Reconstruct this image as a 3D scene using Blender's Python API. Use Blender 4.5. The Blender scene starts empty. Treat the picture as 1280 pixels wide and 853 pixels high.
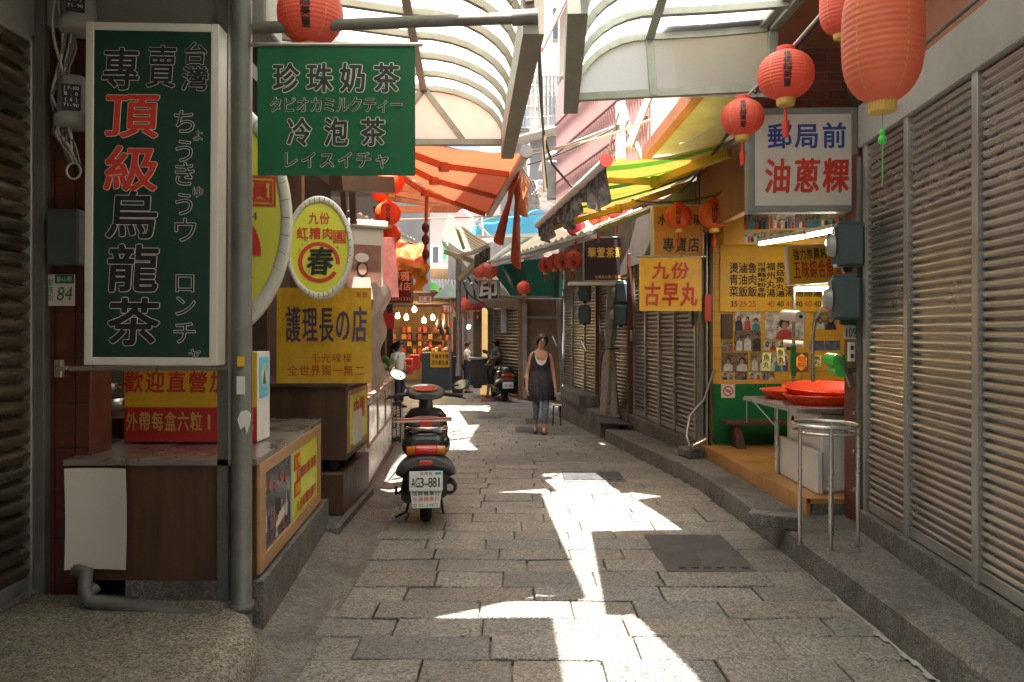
import bpy, bmesh, math, random
from mathutils import Vector, Matrix, Quaternion
RN = random.Random(11)
S = bpy.context.scene
COL = S.collection
PI = math.pi
V = Vector
# ------------------------------------------------------------------ camera
F, HZ, HY = 960.0, 1.6, 412.0          # focal length in photo pixels, eye height, horizon row
cd = bpy.data.cameras.new("camera")
cam = bpy.data.objects.new("camera", cd); COL.objects.link(cam)
cam.location = (0, 0, HZ); cam.rotation_euler = (PI / 2, 0, 0)
cd.sensor_width = 36; cd.lens = 36 * F / 1280
cd.shift_y = -(426.5 - HY) / 1280
cd.clip_start = 0.05; cd.clip_end = 400
S.camera = cam
# ------------------------------------------------------------------ sky, sun, exposure
SUN_TO = V((0.27, 0.62, -3.3)).normalized()
w = bpy.data.worlds.new("World"); S.world = w; w.use_nodes = True
wn = w.node_tree.nodes; wl = w.node_tree.links
sky = wn.new("ShaderNodeTexSky"); sky.sky_type = 'NISHITA'; sky.sun_disc = False
sky.sun_elevation = math.asin(-SUN_TO.z)
sky.sun_rotation = math.atan2(-SUN_TO.x, -SUN_TO.y)
sky.air_density = 1.0; sky.dust_density = 9.0; sky.ozone_density = 1.0
wl.new(sky.outputs[0], wn["Background"].inputs[0])
wn["Background"].inputs[1].default_value = 0.075
sd = bpy.data.lights.new("sun", 'SUN'); sd.energy = 5.0; sd.angle = math.radians(0.53); sd.color = (1.0, 0.95, 0.88)
so = bpy.data.objects.new("sun", sd); COL.objects.link(so)
so.rotation_mode = 'QUATERNION'; so.rotation_quaternion = SUN_TO.to_track_quat('-Z', 'Y'); so.location = (0, -3, 20)
S.view_settings.view_transform = 'Standard'; S.view_settings.look = 'None'
S.view_settings.gamma = 1.0; S.view_settings.use_curve_mapping = False
S.view_settings.exposure = 2.78
S.cycles.max_bounces = 8; S.cycles.diffuse_bounces = 5; S.cycles.transmission_bounces = 6; S.cycles.transparent_max_bounces = 8
S.cycles.sample_clamp_indirect = 6.0
S.cycles.use_denoising = True

# ------------------------------------------------------------------ helpers
def P(px, py, Y):
    return V(((px - 640) * Y / F, Y, HZ + (HY - py) * Y / F))
def PX(px, Y): return (px - 640) * Y / F
def PZ(py, Y): return HZ + (HY - py) * Y / F
def gz(Y): return -0.027 * max(0.0, Y - 9)

class Fr:
    """local frame: a along u, b along v, c along n"""
    def __init__(s, o, u=(1, 0, 0), v=(0, 0, 1), n=None):
        s.o = V(o); s.u = V(u).normalized(); s.v = V(v).normalized()
        s.n = V(n).normalized() if n is not None else s.u.cross(s.v)
    def __call__(s, a, b, c=0.0): return s.o + s.u * a + s.v * b + s.n * c
def face_cam(o, yaw=0.0, roll=0.0, pitch=0.0):
    """frame of an upright sign turned by yaw degrees about z, rolled in its own plane"""
    y = math.radians(yaw); r = math.radians(roll); p = math.radians(pitch)
    u = V((math.cos(y), math.sin(y), 0)); v = V((0, 0, 1)); n = u.cross(v)
    v2 = (v * math.cos(p) + n * math.sin(p)); 
    u2 = u * math.cos(r) + v2 * math.sin(r); v3 = -u * math.sin(r) + v2 * math.cos(r)
    return Fr(o, u2, v3)

class MB:
    def __init__(s): s.v = []; s.f = []; s.m = []; s.s = []
    def add(s, vs, fs, mi=0, sm=False):
        k = len(s.v); s.v += [V(x) for x in vs]
        for f in fs: s.f.append([k + i for i in f]); s.m.append(mi); s.s.append(sm)
        return s
    def box(s, c, d, fr=None, bev=0.0, mi=0):
        """box centred c with sizes d; fr = Fr maps local (a,b,c) to world"""
        c = V(c); h = V(d) / 2
        b = min(bev, min(h) * 0.45)
        mp = (lambda p: fr(*p)) if fr else (lambda p: p)
        if b <= 0:
            vs = [mp(c + V((x * h.x, y * h.y, z * h.z))) for x in (-1, 1) for y in (-1, 1) for z in (-1, 1)]
            fs = [(0, 1, 3, 2), (4, 6, 7, 5), (0, 4, 5, 1), (2, 3, 7, 6), (0, 2, 6, 4), (1, 5, 7, 3)]
            return s.add(vs, fs, mi)
        vs = []; ix = {}
        for x in (-1, 1):
            for y in (-1, 1):
                for z in (-1, 1):
                    for a in range(3):
                        q = [h.x - b, h.y - b, h.z - b]; q[a] = h[a]
                        ix[x, y, z, a] = len(vs); vs.append(mp(c + V((x * q[0], y * q[1], z * q[2]))))
        fs = []
        for a in range(3):
            o = [i for i in range(3) if i != a]
            for sg in (-1, 1):
                q = []
                for p1, p2 in ((-1, -1), (1, -1), (1, 1), (-1, 1)):
                    t = [0, 0, 0]; t[a] = sg; t[o[0]] = p1; t[o[1]] = p2; q.append(ix[t[0], t[1], t[2], a])
                fs.append(q)
            for p1 in (-1, 1):
                for p2 in (-1, 1):
                    t = [0, 0, 0]; t[o[0]] = p1; t[o[1]] = p2
                    t[a] = -1; k1 = tuple(t); t[a] = 1; k2 = tuple(t)
                    fs.append((ix[k1 + (o[0],)], ix[k2 + (o[0],)], ix[k2 + (o[1],)], ix[k1 + (o[1],)]))
        for x in (-1, 1):
            for y in (-1, 1):
                for z in (-1, 1): fs.append([ix[x, y, z, a] for a in range(3)])
        return s.add(vs, fs, mi)
    def bx(s, x0, x1, y0, y1, z0, z1, bev=0.0, mi=0, fr=None):
        return s.box(((x0 + x1) / 2, (y0 + y1) / 2, (z0 + z1) / 2), (abs(x1 - x0), abs(y1 - y0), abs(z1 - z0)), fr, bev, mi)
    def tube(s, pts, r, seg=8, mi=0, caps=True, flat=1.0, up=None):
        pts = [V(p) for p in pts]; n = len(pts)
        rs = r if isinstance(r, (list, tuple)) else [r] * n
        vs = []; t0 = (pts[1] - pts[0]).normalized()
        ref = V(up) if up else (V((0, 0, 1)) if abs(t0.z) < 0.9 else V((1, 0, 0)))
        for i, p in enumerate(pts):
            t = (pts[min(i + 1, n - 1)] - pts[max(i - 1, 0)]).normalized()
            a = t.cross(ref)
            if a.length < 1e-4: a = t.cross(V((0, 1, 0.1)))
            a.normalize(); b = a.cross(t).normalized(); ref = b if not up else ref
            for k in range(seg):
                g = 2 * PI * k / seg
                vs.append(p + a * math.cos(g) * rs[i] + b * math.sin(g) * rs[i] * flat)
        fs = []
        for i in range(n - 1):
            for k in range(seg):
                k2 = (k + 1) % seg
                fs.append((i * seg + k, i * seg + k2, (i + 1) * seg + k2, (i + 1) * seg + k))
        s.add(vs, fs, mi, True)
        if caps:
            s.add(vs[:seg], [list(range(seg))], mi); s.add(vs[-seg:], [list(range(seg))], mi)
        return s
    def bar(s, p0, p1, wd, ht, mi=0, up=(0, 0, 1)):
        """rectangular bar from p0 to p1"""
        p0 = V(p0); p1 = V(p1); t = (p1 - p0).normalized(); a = t.cross(V(up))
        if a.length < 1e-3: a = t.cross(V((0, 1, 0)))
        a.normalize(); b = a.cross(t).normalized()
        q = [a * x * wd / 2 + b * y * ht / 2 for x, y in ((-1, -1), (1, -1), (1, 1), (-1, 1))]
        return s.add([p0 + k for k in q] + [p1 + k for k in q], [(0, 1, 2, 3), (4, 5, 6, 7), (0, 1, 5, 4), (1, 2, 6, 5), (2, 3, 7, 6), (3, 0, 4, 7)], mi)
    def lathe(s, prof, c=(0, 0, 0), seg=24, mi=0, sm=True, ax=None, sx=1.0, sy=1.0):
        """prof = [(r, z)]; axis z, or the frame ax"""
        vs = []; c = V(c)
        for r, z in prof:
            for k in range(seg):
                g = 2 * PI * k / seg; q = (r * math.cos(g) * sx, r * math.sin(g) * sy, z)
                vs.append(ax(*q) if ax else c + V(q))
        fs = []
        for i in range(len(prof) - 1):
            for k in range(seg):
                k2 = (k + 1) % seg; fs.append((i * seg + k, i * seg + k2, (i + 1) * seg + k2, (i + 1) * seg + k))
        s.add(vs, fs, mi, sm)
        for j, i in ((0, 0), (len(prof) - 1, 1)):
            if prof[j][0] > 1e-4: s.add(vs[j * seg:(j + 1) * seg], [list(range(seg))], mi)
        return s
    def loft(s, rings, mi=0, sm=True, caps=True):
        n = len(rings[0]); vs = [p for r in rings for p in r]; fs = []
        for i in range(len(rings) - 1):
            for k in range(n):
                k2 = (k + 1) % n; fs.append((i * n + k, i * n + k2, (i + 1) * n + k2, (i + 1) * n + k))
        s.add(vs, fs, mi, sm)
        if caps: s.add(rings[0], [list(range(n))], mi); s.add(rings[-1], [list(range(n))], mi)
        return s
    def prism(s, pts, fr, t0, t1, mi=0):
        """polygon pts (a, b) in frame fr, from depth t0 to t1"""
        n = len(pts)
        vs = [fr(a, b, t0) for a, b in pts] + [fr(a, b, t1) for a, b in pts]
        fs = [list(range(n)), list(range(n, 2 * n))] + [(k, (k + 1) % n, n + (k + 1) % n, n + k) for k in range(n)]
        return s.add(vs, fs, mi)
    def grid(s, fn, nu, nv, mi=0, sm=True, thick=0.0):
        vs = [V(fn(i / nu, j / nv)) for i in range(nu + 1) for j in range(nv + 1)]
        w_ = nv + 1
        fs = [(i * w_ + j, i * w_ + j + 1, (i + 1) * w_ + j + 1, (i + 1) * w_ + j) for i in range(nu) for j in range(nv)]
        if callable(mi):
            for i in range(nu):
                for j in range(nv): pass
            k = len(s.v); s.v += vs
            for q, f in enumerate(fs): s.f.append([k + x for x in f]); s.m.append(mi((q // nv + .5) / nu, (q % nv + .5) / nv)); s.s.append(sm)
            return s
        return s.add(vs, fs, mi, sm)
    def sphere(s, c, r, seg=14, rings=9, mi=0):
        r = V(r) if not isinstance(r, (int, float)) else V((r, r, r)); c = V(c)
        rg = []
        for i in range(rings + 1):
            t = PI * i / rings; q = max(math.sin(t), 1e-3)
            rg.append([c + V((r.x * q * math.cos(2 * PI * k / seg), r.y * q * math.sin(2 * PI * k / seg), -r.z * math.cos(t))) for k in range(seg)])
        return s.loft(rg, mi)
    def mesh(s, name, fix=True):
        me = bpy.data.meshes.new(name)
        me.from_pydata([tuple(x) for x in s.v], [], s.f)
        me.polygons.foreach_set("material_index", s.m)
        me.polygons.foreach_set("use_smooth", s.s)
        if fix:
            bm = bmesh.new(); bm.from_mesh(me)
            bmesh.ops.recalc_face_normals(bm, faces=bm.faces); bm.to_mesh(me); bm.free()
        me.update()
        return me

ORG = {}
def obj(name, mb, mat, parent=None, fix=True):
    """one mesh object; geometry is given in world space (or in the thing's own space when the thing stands at the origin)"""
    me = mb if isinstance(mb, bpy.types.Mesh) else mb.mesh(name, fix)
    for m in (mat if isinstance(mat, (list, tuple)) else [mat]): me.materials.append(m)
    o = bpy.data.objects.new(name, me); COL.objects.link(o)
    if parent:
        o.parent = parent; org = ORG.get(parent.name, V((0, 0, 0)))
        me.transform(Matrix.Translation(-org)); ORG[o.name] = org
    return o
def tag(o, label=None, cat=None, group=None, kind=None):
    if label: o['label'] = label
    if cat: o['category'] = cat
    if group: o['group'] = group
    if kind: o['kind'] = kind
    return o
def thing(name, label, cat, loc=(0, 0, 0), group=None):
    o = bpy.data.objects.new(name, None); COL.objects.link(o); o.location = loc
    o.empty_display_size = 0.1
    ORG[o.name] = V(loc)
    return tag(o, label, cat, group)
def single(name, mb, mat, label, cat, group=None, fix=True):
    """a thing that is one mesh: origin moved to its base"""
    o = obj(name, mb, mat, None, fix); me = o.data
    xs = [v.co for v in me.vertices]
    c = V(((min(p.x for p in xs) + max(p.x for p in xs)) / 2, (min(p.y for p in xs) + max(p.y for p in xs)) / 2, min(p.z for p in xs)))
    me.transform(Matrix.Translation(-c)); o.location = c
    return tag(o, label, cat, group)
def struct(name, mb, mat, fix=True):
    return tag(obj(name, mb, mat, None, fix), kind='structure')
def copy_tree(o, parent=None):
    c = o.copy(); COL.objects.link(c); c.parent = parent
    for ch in [x for x in o.children]: copy_tree(ch, c)
    return c

# ------------------------------------------------------------------ materials
def M(name, col, rough=0.6, metal=0.0, var=0.15, scale=5.0, bump=0.0, bscale=60.0, dirt=0.0, dcol=(0.05, 0.04, 0.03), dscale=1.7, trans=0.0, emit=0.0, ecol=None, coat=0.0, spec=0.5, stretch=None, rvar=0.1):
    m = bpy.data.materials.new(name); m.use_nodes = True
    nt = m.node_tree; N = nt.nodes; L = nt.links
    b = N["Principled BSDF"]; out = N["Material Output"]
    tc = N.new("ShaderNodeTexCoord"); src = tc.outputs['Object']
    if stretch:
        mp = N.new("ShaderNodeMapping"); mp.inputs['Scale'].default_value = stretch; L.new(src, mp.inputs[0]); src = mp.outputs[0]
    n1 = N.new("ShaderNodeTexNoise"); n1.inputs['Scale'].default_value = scale; n1.inputs['Detail'].default_value = 6; n1.inputs['Roughness'].default_value = .65
    L.new(src, n1.inputs['Vector'])
    rp = N.new("ShaderNodeMapRange"); rp.inputs[1].default_value = .25; rp.inputs[2].default_value = .75
    rp.inputs[3].default_value = 1 - var; rp.inputs[4].default_value = 1 + var; L.new(n1.outputs[0], rp.inputs[0])
    mx = N.new("ShaderNodeVectorMath"); mx.operation = 'SCALE'; mx.inputs[0].default_value = col[:3]; L.new(rp.outputs[0], mx.inputs['Scale'])
    cout = mx.outputs[0]
    if dirt > 0:
        n2 = N.new("ShaderNodeTexNoise"); n2.inputs['Scale'].default_value = dscale; n2.inputs['Detail'].default_value = 9; n2.inputs['Roughness'].default_value = .7
        L.new(src, n2.inputs['Vector'])
        r2 = N.new("ShaderNodeMapRange"); r2.inputs[1].default_value = .45; r2.inputs[2].default_value = .72; r2.inputs[3].default_value = 0; r2.inputs[4].default_value = dirt
        L.new(n2.outputs[0], r2.inputs[0])
        mc = N.new("ShaderNodeMix"); mc.data_type = 'RGBA'; L.new(r2.outputs[0], mc.inputs[0]); L.new(cout, mc.inputs[6]); mc.inputs[7].default_value = (*dcol, 1)
        cout = mc.outputs[2]
    L.new(cout, b.inputs['Base Color'])
    rr = N.new("ShaderNodeMapRange"); rr.inputs[3].default_value = max(0.02, rough - rvar); rr.inputs[4].default_value = min(1, rough + rvar); rr.inputs[1].default_value = .3; rr.inputs[2].default_value = .7
    L.new(n1.outputs[0], rr.inputs[0]); L.new(rr.outputs[0], b.inputs['Roughness'])
    b.inputs['Metallic'].default_value = metal; b.inputs['Coat Weight'].default_value = coat
    b.inputs['Specular IOR Level'].default_value = spec
    if bump > 0:
        n3 = N.new("ShaderNodeTexNoise"); n3.inputs['Scale'].default_value = bscale; n3.inputs['Detail'].default_value = 5
        L.new(src, n3.inputs['Vector'])
        bp = N.new("ShaderNodeBump"); bp.inputs['Strength'].default_value = 1.0; bp.inputs['Distance'].default_value = bump; L.new(n3.outputs[0], bp.inputs['Height']); L.new(bp.outputs[0], b.inputs['Normal'])
    if emit > 0:
        b.inputs['Emission Color'].default_value = (*(ecol or col)[:3], 1); b.inputs['Emission Strength'].default_value = emit
    if trans > 0:
        tr = N.new("ShaderNodeBsdfTranslucent"); L.new(cout, tr.inputs[0])
        ms = N.new("ShaderNodeMixShader"); ms.inputs[0].default_value = trans; L.new(b.outputs[0], ms.inputs[1]); L.new(tr.outputs[0], ms.inputs[2]); L.new(ms.outputs[0], out.inputs[0])
    return m

# ------------------------------------------------------------------ lettering
GL = {}
def glyph(ch, off=0.0):
    k = (ch, off)
    if k not in GL:
        cu = bpy.data.curves.new("glyph", 'FONT'); cu.body = ch; cu.offset = off; cu.resolution_u = 3
        o = bpy.data.objects.new("glyph", cu); COL.objects.link(o)
        dg = bpy.context.evaluated_depsgraph_get()
        me = bpy.data.meshes.new_from_object(o.evaluated_get(dg))
        vs = [(v.co.x, v.co.y) for v in me.vertices]; fs = [list(p.vertices) for p in me.polygons]
        bpy.data.objects.remove(o); bpy.data.curves.remove(cu); bpy.data.meshes.remove(me)
        GL[k] = (vs, fs)
    return GL[k]
def is_cjk(c): return ord(c) > 0x2e00
EM = [None]
def em():
    if EM[0] is None:
        vs, _ = glyph("國")
        x0, x1 = min(v[0] for v in vs), max(v[0] for v in vs); y0, y1 = min(v[1] for v in vs), max(v[1] for v in vs)
        EM[0] = ((x0 + x1) / 2, (y0 + y1) / 2, max(x1 - x0, y1 - y0) / 0.88)
    return EM[0]
def put(mb, fr, ch, cx, cy, w_, h_, off=0.0, lift=0.002, mi=0, skew=0.0):
    """one glyph in a cell centred (cx, cy)"""
    if ch == ' ': return
    vs, fs = glyph(ch, 0.0)
    if not vs: return
    if is_cjk(ch):
        ex, ey, e = em(); q = [((x - ex) / e * w_, (y - ey) / e * h_) for x, y in vs]
    else:
        v0, _ = glyph(ch, 0.0)
        x0, x1 = min(v[0] for v in v0), max(v[0] for v in v0); y0, y1 = 0.0, 0.7
        k = h_ / (y1 - y0) * .72
        kx = min(k, w_ / max(x1 - x0, .01) * .95)
        q = [((x - (x0 + x1) / 2) * kx, (y - .35) * k) for x, y in vs]
    if off <= .006: mb.add([fr(cx + x + skew * y, cy + y, lift) for x, y in q], fs, mi); return
    r = off * w_ * 1.05; n = 8 if off > .016 else 5       # a brush of width r: shifted copies, each a hair above the last
    for j in range(n):
        g_ = 2 * PI * (j + .5) / n; dx, dy = r * math.cos(g_), r * math.sin(g_)
        mb.add([fr(cx + x + dx + skew * (y + dy), cy + y + dy, lift + j * .00012) for x, y in q], fs, mi)
def line(mb, fr, s, cx, cy, w_, h_, off=0.0, lift=0.002, mi=0, skew=0.0, fill=0.92):
    """a horizontal line of glyphs centred (cx, cy) over width w_"""
    n = len(s); c = w_ / n
    for i, ch in enumerate(s): put(mb, fr, ch, cx - w_ / 2 + c * (i + .5), cy, min(c * fill, h_ * 1.25), h_, off, lift, mi, skew)
def column(mb, fr, s, cx, cy, w_, h_, off=0.0, lift=0.002, mi=0, skew=0.0, fill=0.95):
    n = len(s); c = h_ / n
    for i, ch in enumerate(s): put(mb, fr, ch, cx, cy + h_ / 2 - c * (i + .5), w_, c * fill, off, lift, mi, skew)
# ------------------------------------------------------------------ palette
m_conc = None
m_concl = M("pale concrete", (.30, .285, .26), .8, var=.22, scale=3, bump=.002, bscale=50, dirt=.6, dcol=(.10, .085, .07), dscale=1.5)
def grainy(name, tones, cell, rough, bump, dirt, dcol, attr=None, dsc=1.3, mids=9, edge=.0):
    """stone of small grains: a Voronoi cell picks each grain's tone, noise adds stains"""
    m = bpy.data.materials.new(name); m.use_nodes = True; nt = m.node_tree; N = nt.nodes; L = nt.links; b = N["Principled BSDF"]
    tc = N.new("ShaderNodeTexCoord"); src = tc.outputs['Object']
    vo = N.new("ShaderNodeTexVoronoi"); vo.inputs['Scale'].default_value = cell; L.new(src, vo.inputs['Vector'])
    sp = N.new("ShaderNodeSeparateColor"); L.new(vo.outputs['Color'], sp.inputs[0])
    cr = N.new("ShaderNodeValToRGB"); cr.color_ramp.interpolation = 'LINEAR'; e = cr.color_ramp.elements
    for k, c in enumerate(tones):
        el = e[k] if k < 2 else e.new(.5)
        el.position = k / (len(tones) - 1); el.color = (*c, 1)
    L.new(sp.outputs[0], cr.inputs[0]); cout = cr.outputs[0]
    def noise(sc, det=7, ro=.68):
        n = N.new("ShaderNodeTexNoise"); n.inputs['Scale'].default_value = sc; n.inputs['Detail'].default_value = det; n.inputs['Roughness'].default_value = ro; L.new(src, n.inputs[0]); return n.outputs[0]
    def rng(v, a, b_, c, d):
        r = N.new("ShaderNodeMapRange"); r.inputs[1].default_value = a; r.inputs[2].default_value = b_; r.inputs[3].default_value = c; r.inputs[4].default_value = d; L.new(v, r.inputs[0]); return r.outputs[0]
    def mix(f, a, c):
        q = N.new("ShaderNodeMix"); q.data_type = 'RGBA'; L.new(f, q.inputs[0]); L.new(a, q.inputs[6]); q.inputs[7].default_value = (*c, 1); return q.outputs[2]
    if attr:
        at = N.new("ShaderNodeAttribute"); at.attribute_name = attr
        mu = N.new("ShaderNodeMix"); mu.data_type = 'RGBA'; mu.blend_type = 'MULTIPLY'; mu.inputs[0].default_value = 1; L.new(cout, mu.inputs[6]); L.new(at.outputs['Color'], mu.inputs[7]); cout = mu.outputs[2]
    cout = mix(rng(noise(mids), .50, .72, 0, dirt * .7), cout, dcol); cout = mix(rng(noise(dsc, 9, .72), .46, .68, 0, dirt), cout, dcol)
    L.new(cout, b.inputs['Base Color']); L.new(rng(noise(5), .3, .7, rough - .12, rough + .12), b.inputs['Roughness'])
    bp = N.new("ShaderNodeBump"); bp.inputs['Distance'].default_value = bump; bp.invert = True; L.new(vo.outputs['Distance'], bp.inputs['Height'])
    bp2 = N.new("ShaderNodeBump"); bp2.inputs['Distance'].default_value = bump * 1.4; L.new(noise(16, 4), bp2.inputs['Height']); L.new(bp.outputs[0], bp2.inputs['Normal']); L.new(bp2.outputs[0], b.inputs['Normal'])
    return m
m_pebble = grainy("exposed pebble concrete", [(.05, .04, .03), (.15, .125, .09), (.21, .178, .135), (.32, .28, .22)], 105, .75, .0045, .5, (.05, .042, .033))
m_gut = grainy("dirty gutter concrete", [(.09, .078, .066), (.15, .133, .115), (.21, .19, .165)], 90, .8, .006, .85, (.045, .037, .03), dsc=2.2)
m_shut = M("galvanised shutter steel", (.45, .425, .40), .24, .9, var=.14, scale=1.6, dirt=.55, dcol=(.20, .15, .10), dscale=.9, rvar=.08)
m_shutd = M("aged brown shutter steel", (.25, .235, .22), .40, .85, var=.16, scale=1.6, dirt=.5, dcol=(.13, .09, .06), dscale=1.0, rvar=.1)
m_rail = M("shutter guide steel", (.34, .33, .31), .45, .7, var=.2, scale=6, dirt=.5, dcol=(.12, .09, .06))
m_dark = M("dark hollow", (.012, .011, .010), .9, var=.2)
m_steel = M("stainless steel", (.50, .48, .45), .30, .9, var=.08, scale=3, dirt=.25, dcol=(.30, .25, .19), dscale=2.5)
m_pipe = M("grey painted pipe", (.12, .115, .10), .5, .1, var=.2, scale=5, dirt=.6, dcol=(.05, .035, .025), dscale=4)
m_terra = M("terracotta paint", (.30, .115, .06), .7, var=.15, scale=3, dirt=.5, dcol=(.12, .05, .03), dscale=1.4)
m_redtile = M("red brown tile", (.11, .028, .017), .45, var=.3, scale=12, dirt=.5, dcol=(.04, .015, .01), dscale=4)
m_white = M("white plastic", (.62, .59, .54), .5, var=.06, scale=3, dirt=.35, dcol=(.35, .30, .24), dscale=2.5)
m_cream = M("cream sign face", (.58, .54, .48), .45, var=.1, scale=2, dirt=.5, dcol=(.4, .33, .25), dscale=2)
m_black = M("black lettering paint", (.012, .011, .012), .5, var=.1)
m_redp = M("red lettering paint", (.50, .035, .02), .5, var=.15)
m_bluep = M("blue lettering paint", (.025, .05, .24), .5, var=.1)
m_whp = M("white lettering paint", (.68, .65, .58), .5, var=.08)
m_gold = M("gold lettering", (.62, .40, .10), .5, .1, var=.15, scale=20)
m_yel = M("yellow vinyl", (.70, .40, .02), .5, var=.16, scale=4, dirt=.5, dcol=(.5, .26, .03), dscale=3)
m_oran = M("orange sign face", (.62, .27, .04), .5, var=.1, dirt=.3, dcol=(.3, .13, .03), dscale=3)
m_green = M("green sign face", (.003, .032, .019), .55, var=.3, scale=3, dirt=.3, dcol=(.03, .04, .03))
m_banner = M("green cloth banner", (.004, .085, .03), .7, var=.15, scale=4, trans=.25)
m_wood = M("brown wood", (.085, .040, .020), .5, var=.45, scale=7, stretch=(2, 2, .22), dirt=.75, dcol=(.03, .014, .008), dscale=1.6, bump=.001, bscale=40)
m_woodl = M("light wood", (.36, .2, .09), .5, var=.25, scale=4, stretch=(.4, 2, 2), dirt=.35, dcol=(.18, .09, .04), dscale=2.5)
m_floor = M("amber floor tile", (.40, .20, .06), .4, var=.22, scale=3, dirt=.45, dcol=(.16, .08, .03), dscale=2)
m_gpan = M("green lacquer panel", (.004, .13, .035), .45, var=.12, scale=3)
m_ypan = M("yellow wall board", (.62, .33, .03), .5, var=.1, dirt=.25, dcol=(.35, .15, .03))
m_meter = M("blue grey meter box", (.055, .09, .10), .5, .2, var=.2, dirt=.4, dcol=(.1, .07, .05))
m_glass = M("dusty glass", (.30, .30, .28), .15, var=.1)
m_tube = M("lit fluorescent tube", (.9, .85, .7), .5, emit=20.0, ecol=(1, .93, .75))
m_bulb = M("lit warm bulb", (.9, .7, .4), .5, emit=14.0, ecol=(1, .72, .35))
m_rplas = M("red orange plastic tray", (.75, .07, .02), .3, var=.08, scale=3, trans=.15)
m_gplas = M("bright green plastic", (.05, .5, .06), .35, var=.1)
m_iron = M("cast iron cover", (.075, .075, .08), .5, .5, var=.3, scale=8, bump=.002, bscale=90, dirt=.4, dcol=(.12, .10, .08))
m_rub = M("black rubber", (.014, .014, .014), .6, var=.2)
m_wire = M("black cable", (.018, .017, .016), .6, var=.2)
m_wirew = M("pale cable", (.45, .42, .38), .6, var=.2)
m_skin = M("skin", (.45, .25, .16), .55, var=.08)
m_hair = M("dark hair", (.012, .009, .007), .5, var=.3, scale=30)
m_wall = M("stained wall plaster", (.34, .30, .26), .85, var=.18, scale=2, dirt=.6, dcol=(.14, .11, .09), dscale=1.1, bump=.002, bscale=40)
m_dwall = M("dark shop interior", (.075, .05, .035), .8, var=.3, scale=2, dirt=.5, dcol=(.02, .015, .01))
m_conc = grainy("weathered concrete", [(.075, .068, .058), (.11, .10, .088), (.15, .137, .12), (.20, .185, .163)], 105, .82, .0035, .8, (.04, .034, .028), dsc=1.8)
m_brick = bpy.data.materials.new("red brick"); m_brick.use_nodes = True
def _brick():
    nt = m_brick.node_tree; N = nt.nodes; L = nt.links; b = N["Principled BSDF"]
    tc = N.new("ShaderNodeTexCoord"); sx = N.new("ShaderNodeSeparateXYZ"); cx = N.new("ShaderNodeCombineXYZ")
    L.new(tc.outputs['Object'], sx.inputs[0]); L.new(sx.outputs[0], cx.inputs[0]); L.new(sx.outputs[2], cx.inputs[1])
    k = N.new("ShaderNodeTexBrick"); k.inputs['Scale'].default_value = 1.0; k.inputs['Brick Width'].default_value = .22; k.inputs['Row Height'].default_value = .072; k.inputs['Mortar Size'].default_value = .006
    k.inputs['Color1'].default_value = (.22, .05, .03, 1); k.inputs['Color2'].default_value = (.13, .035, .025, 1); k.inputs['Mortar'].default_value = (.12, .09, .07, 1)
    L.new(cx.outputs[0], k.inputs[0]); L.new(k.outputs[0], b.inputs['Base Color']); b.inputs['Roughness'].default_value = .75
    bp = N.new("ShaderNodeBump"); bp.inputs['Distance'].default_value = .004; bp.invert = True; L.new(k.outputs['Fac'], bp.inputs['Height']); L.new(bp.outputs[0], b.inputs['Normal'])
_brick()

# ------------------------------------------------------------------ ground
def lerp(tab, y):
    if y <= tab[0][0]: return tab[0][1]
    for (a, b), (c, d) in zip(tab, tab[1:]):
        if y <= c: return b + (d - b) * (y - a) / (c - a)
    return tab[-1][1]
XL = [(0, -1.03), (7, -1.05), (10.4, -1.45), (15, -2.2), (19, -3.2), (23, -5), (40, -9)]
XR = [(0, 1.96), (5.5, 1.95), (7.76, 1.86), (9.4, 1.6), (12.2, 1.33), (15, 1.0), (17, .8), (20.5, .35), (25.5, -1.0), (40, -4.0)]
g = MB()
ys = [-6, 0, 4, 9] + list(range(12, 62, 4)) + [120]
g.add([V((x, y, gz(min(y, 45)) - .03)) for y in ys for x in (-70, 70)], [(2 * i, 2 * i + 1, 2 * i + 3, 2 * i + 2) for i in range(len(ys) - 1)])
struct("ground", g, m_gut)
m_stone = grainy("granite paving", [(.36, .355, .34), (.74, .73, .71), (.98, .97, .94), (1.45, 1.43, 1.38)], 82, .55, .006, .55, (.095, .086, .074), "stone")
COVERS = [(1.02, 1.62, 5.05, 5.95), (.55, 1.2, 8.05, 8.6), (.05, .6, 12.6, 13.4), (.25, .8, 14.2, 15.0), (-.75, -.2, 15.2, 15.8)]
g = MB(); cols = []
y = .8
tones = [(.185, .173, .152), (.165, .157, .143), (.20, .187, .162), (.148, .146, .14), (.183, .162, .138), (.196, .183, .162)]
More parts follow.
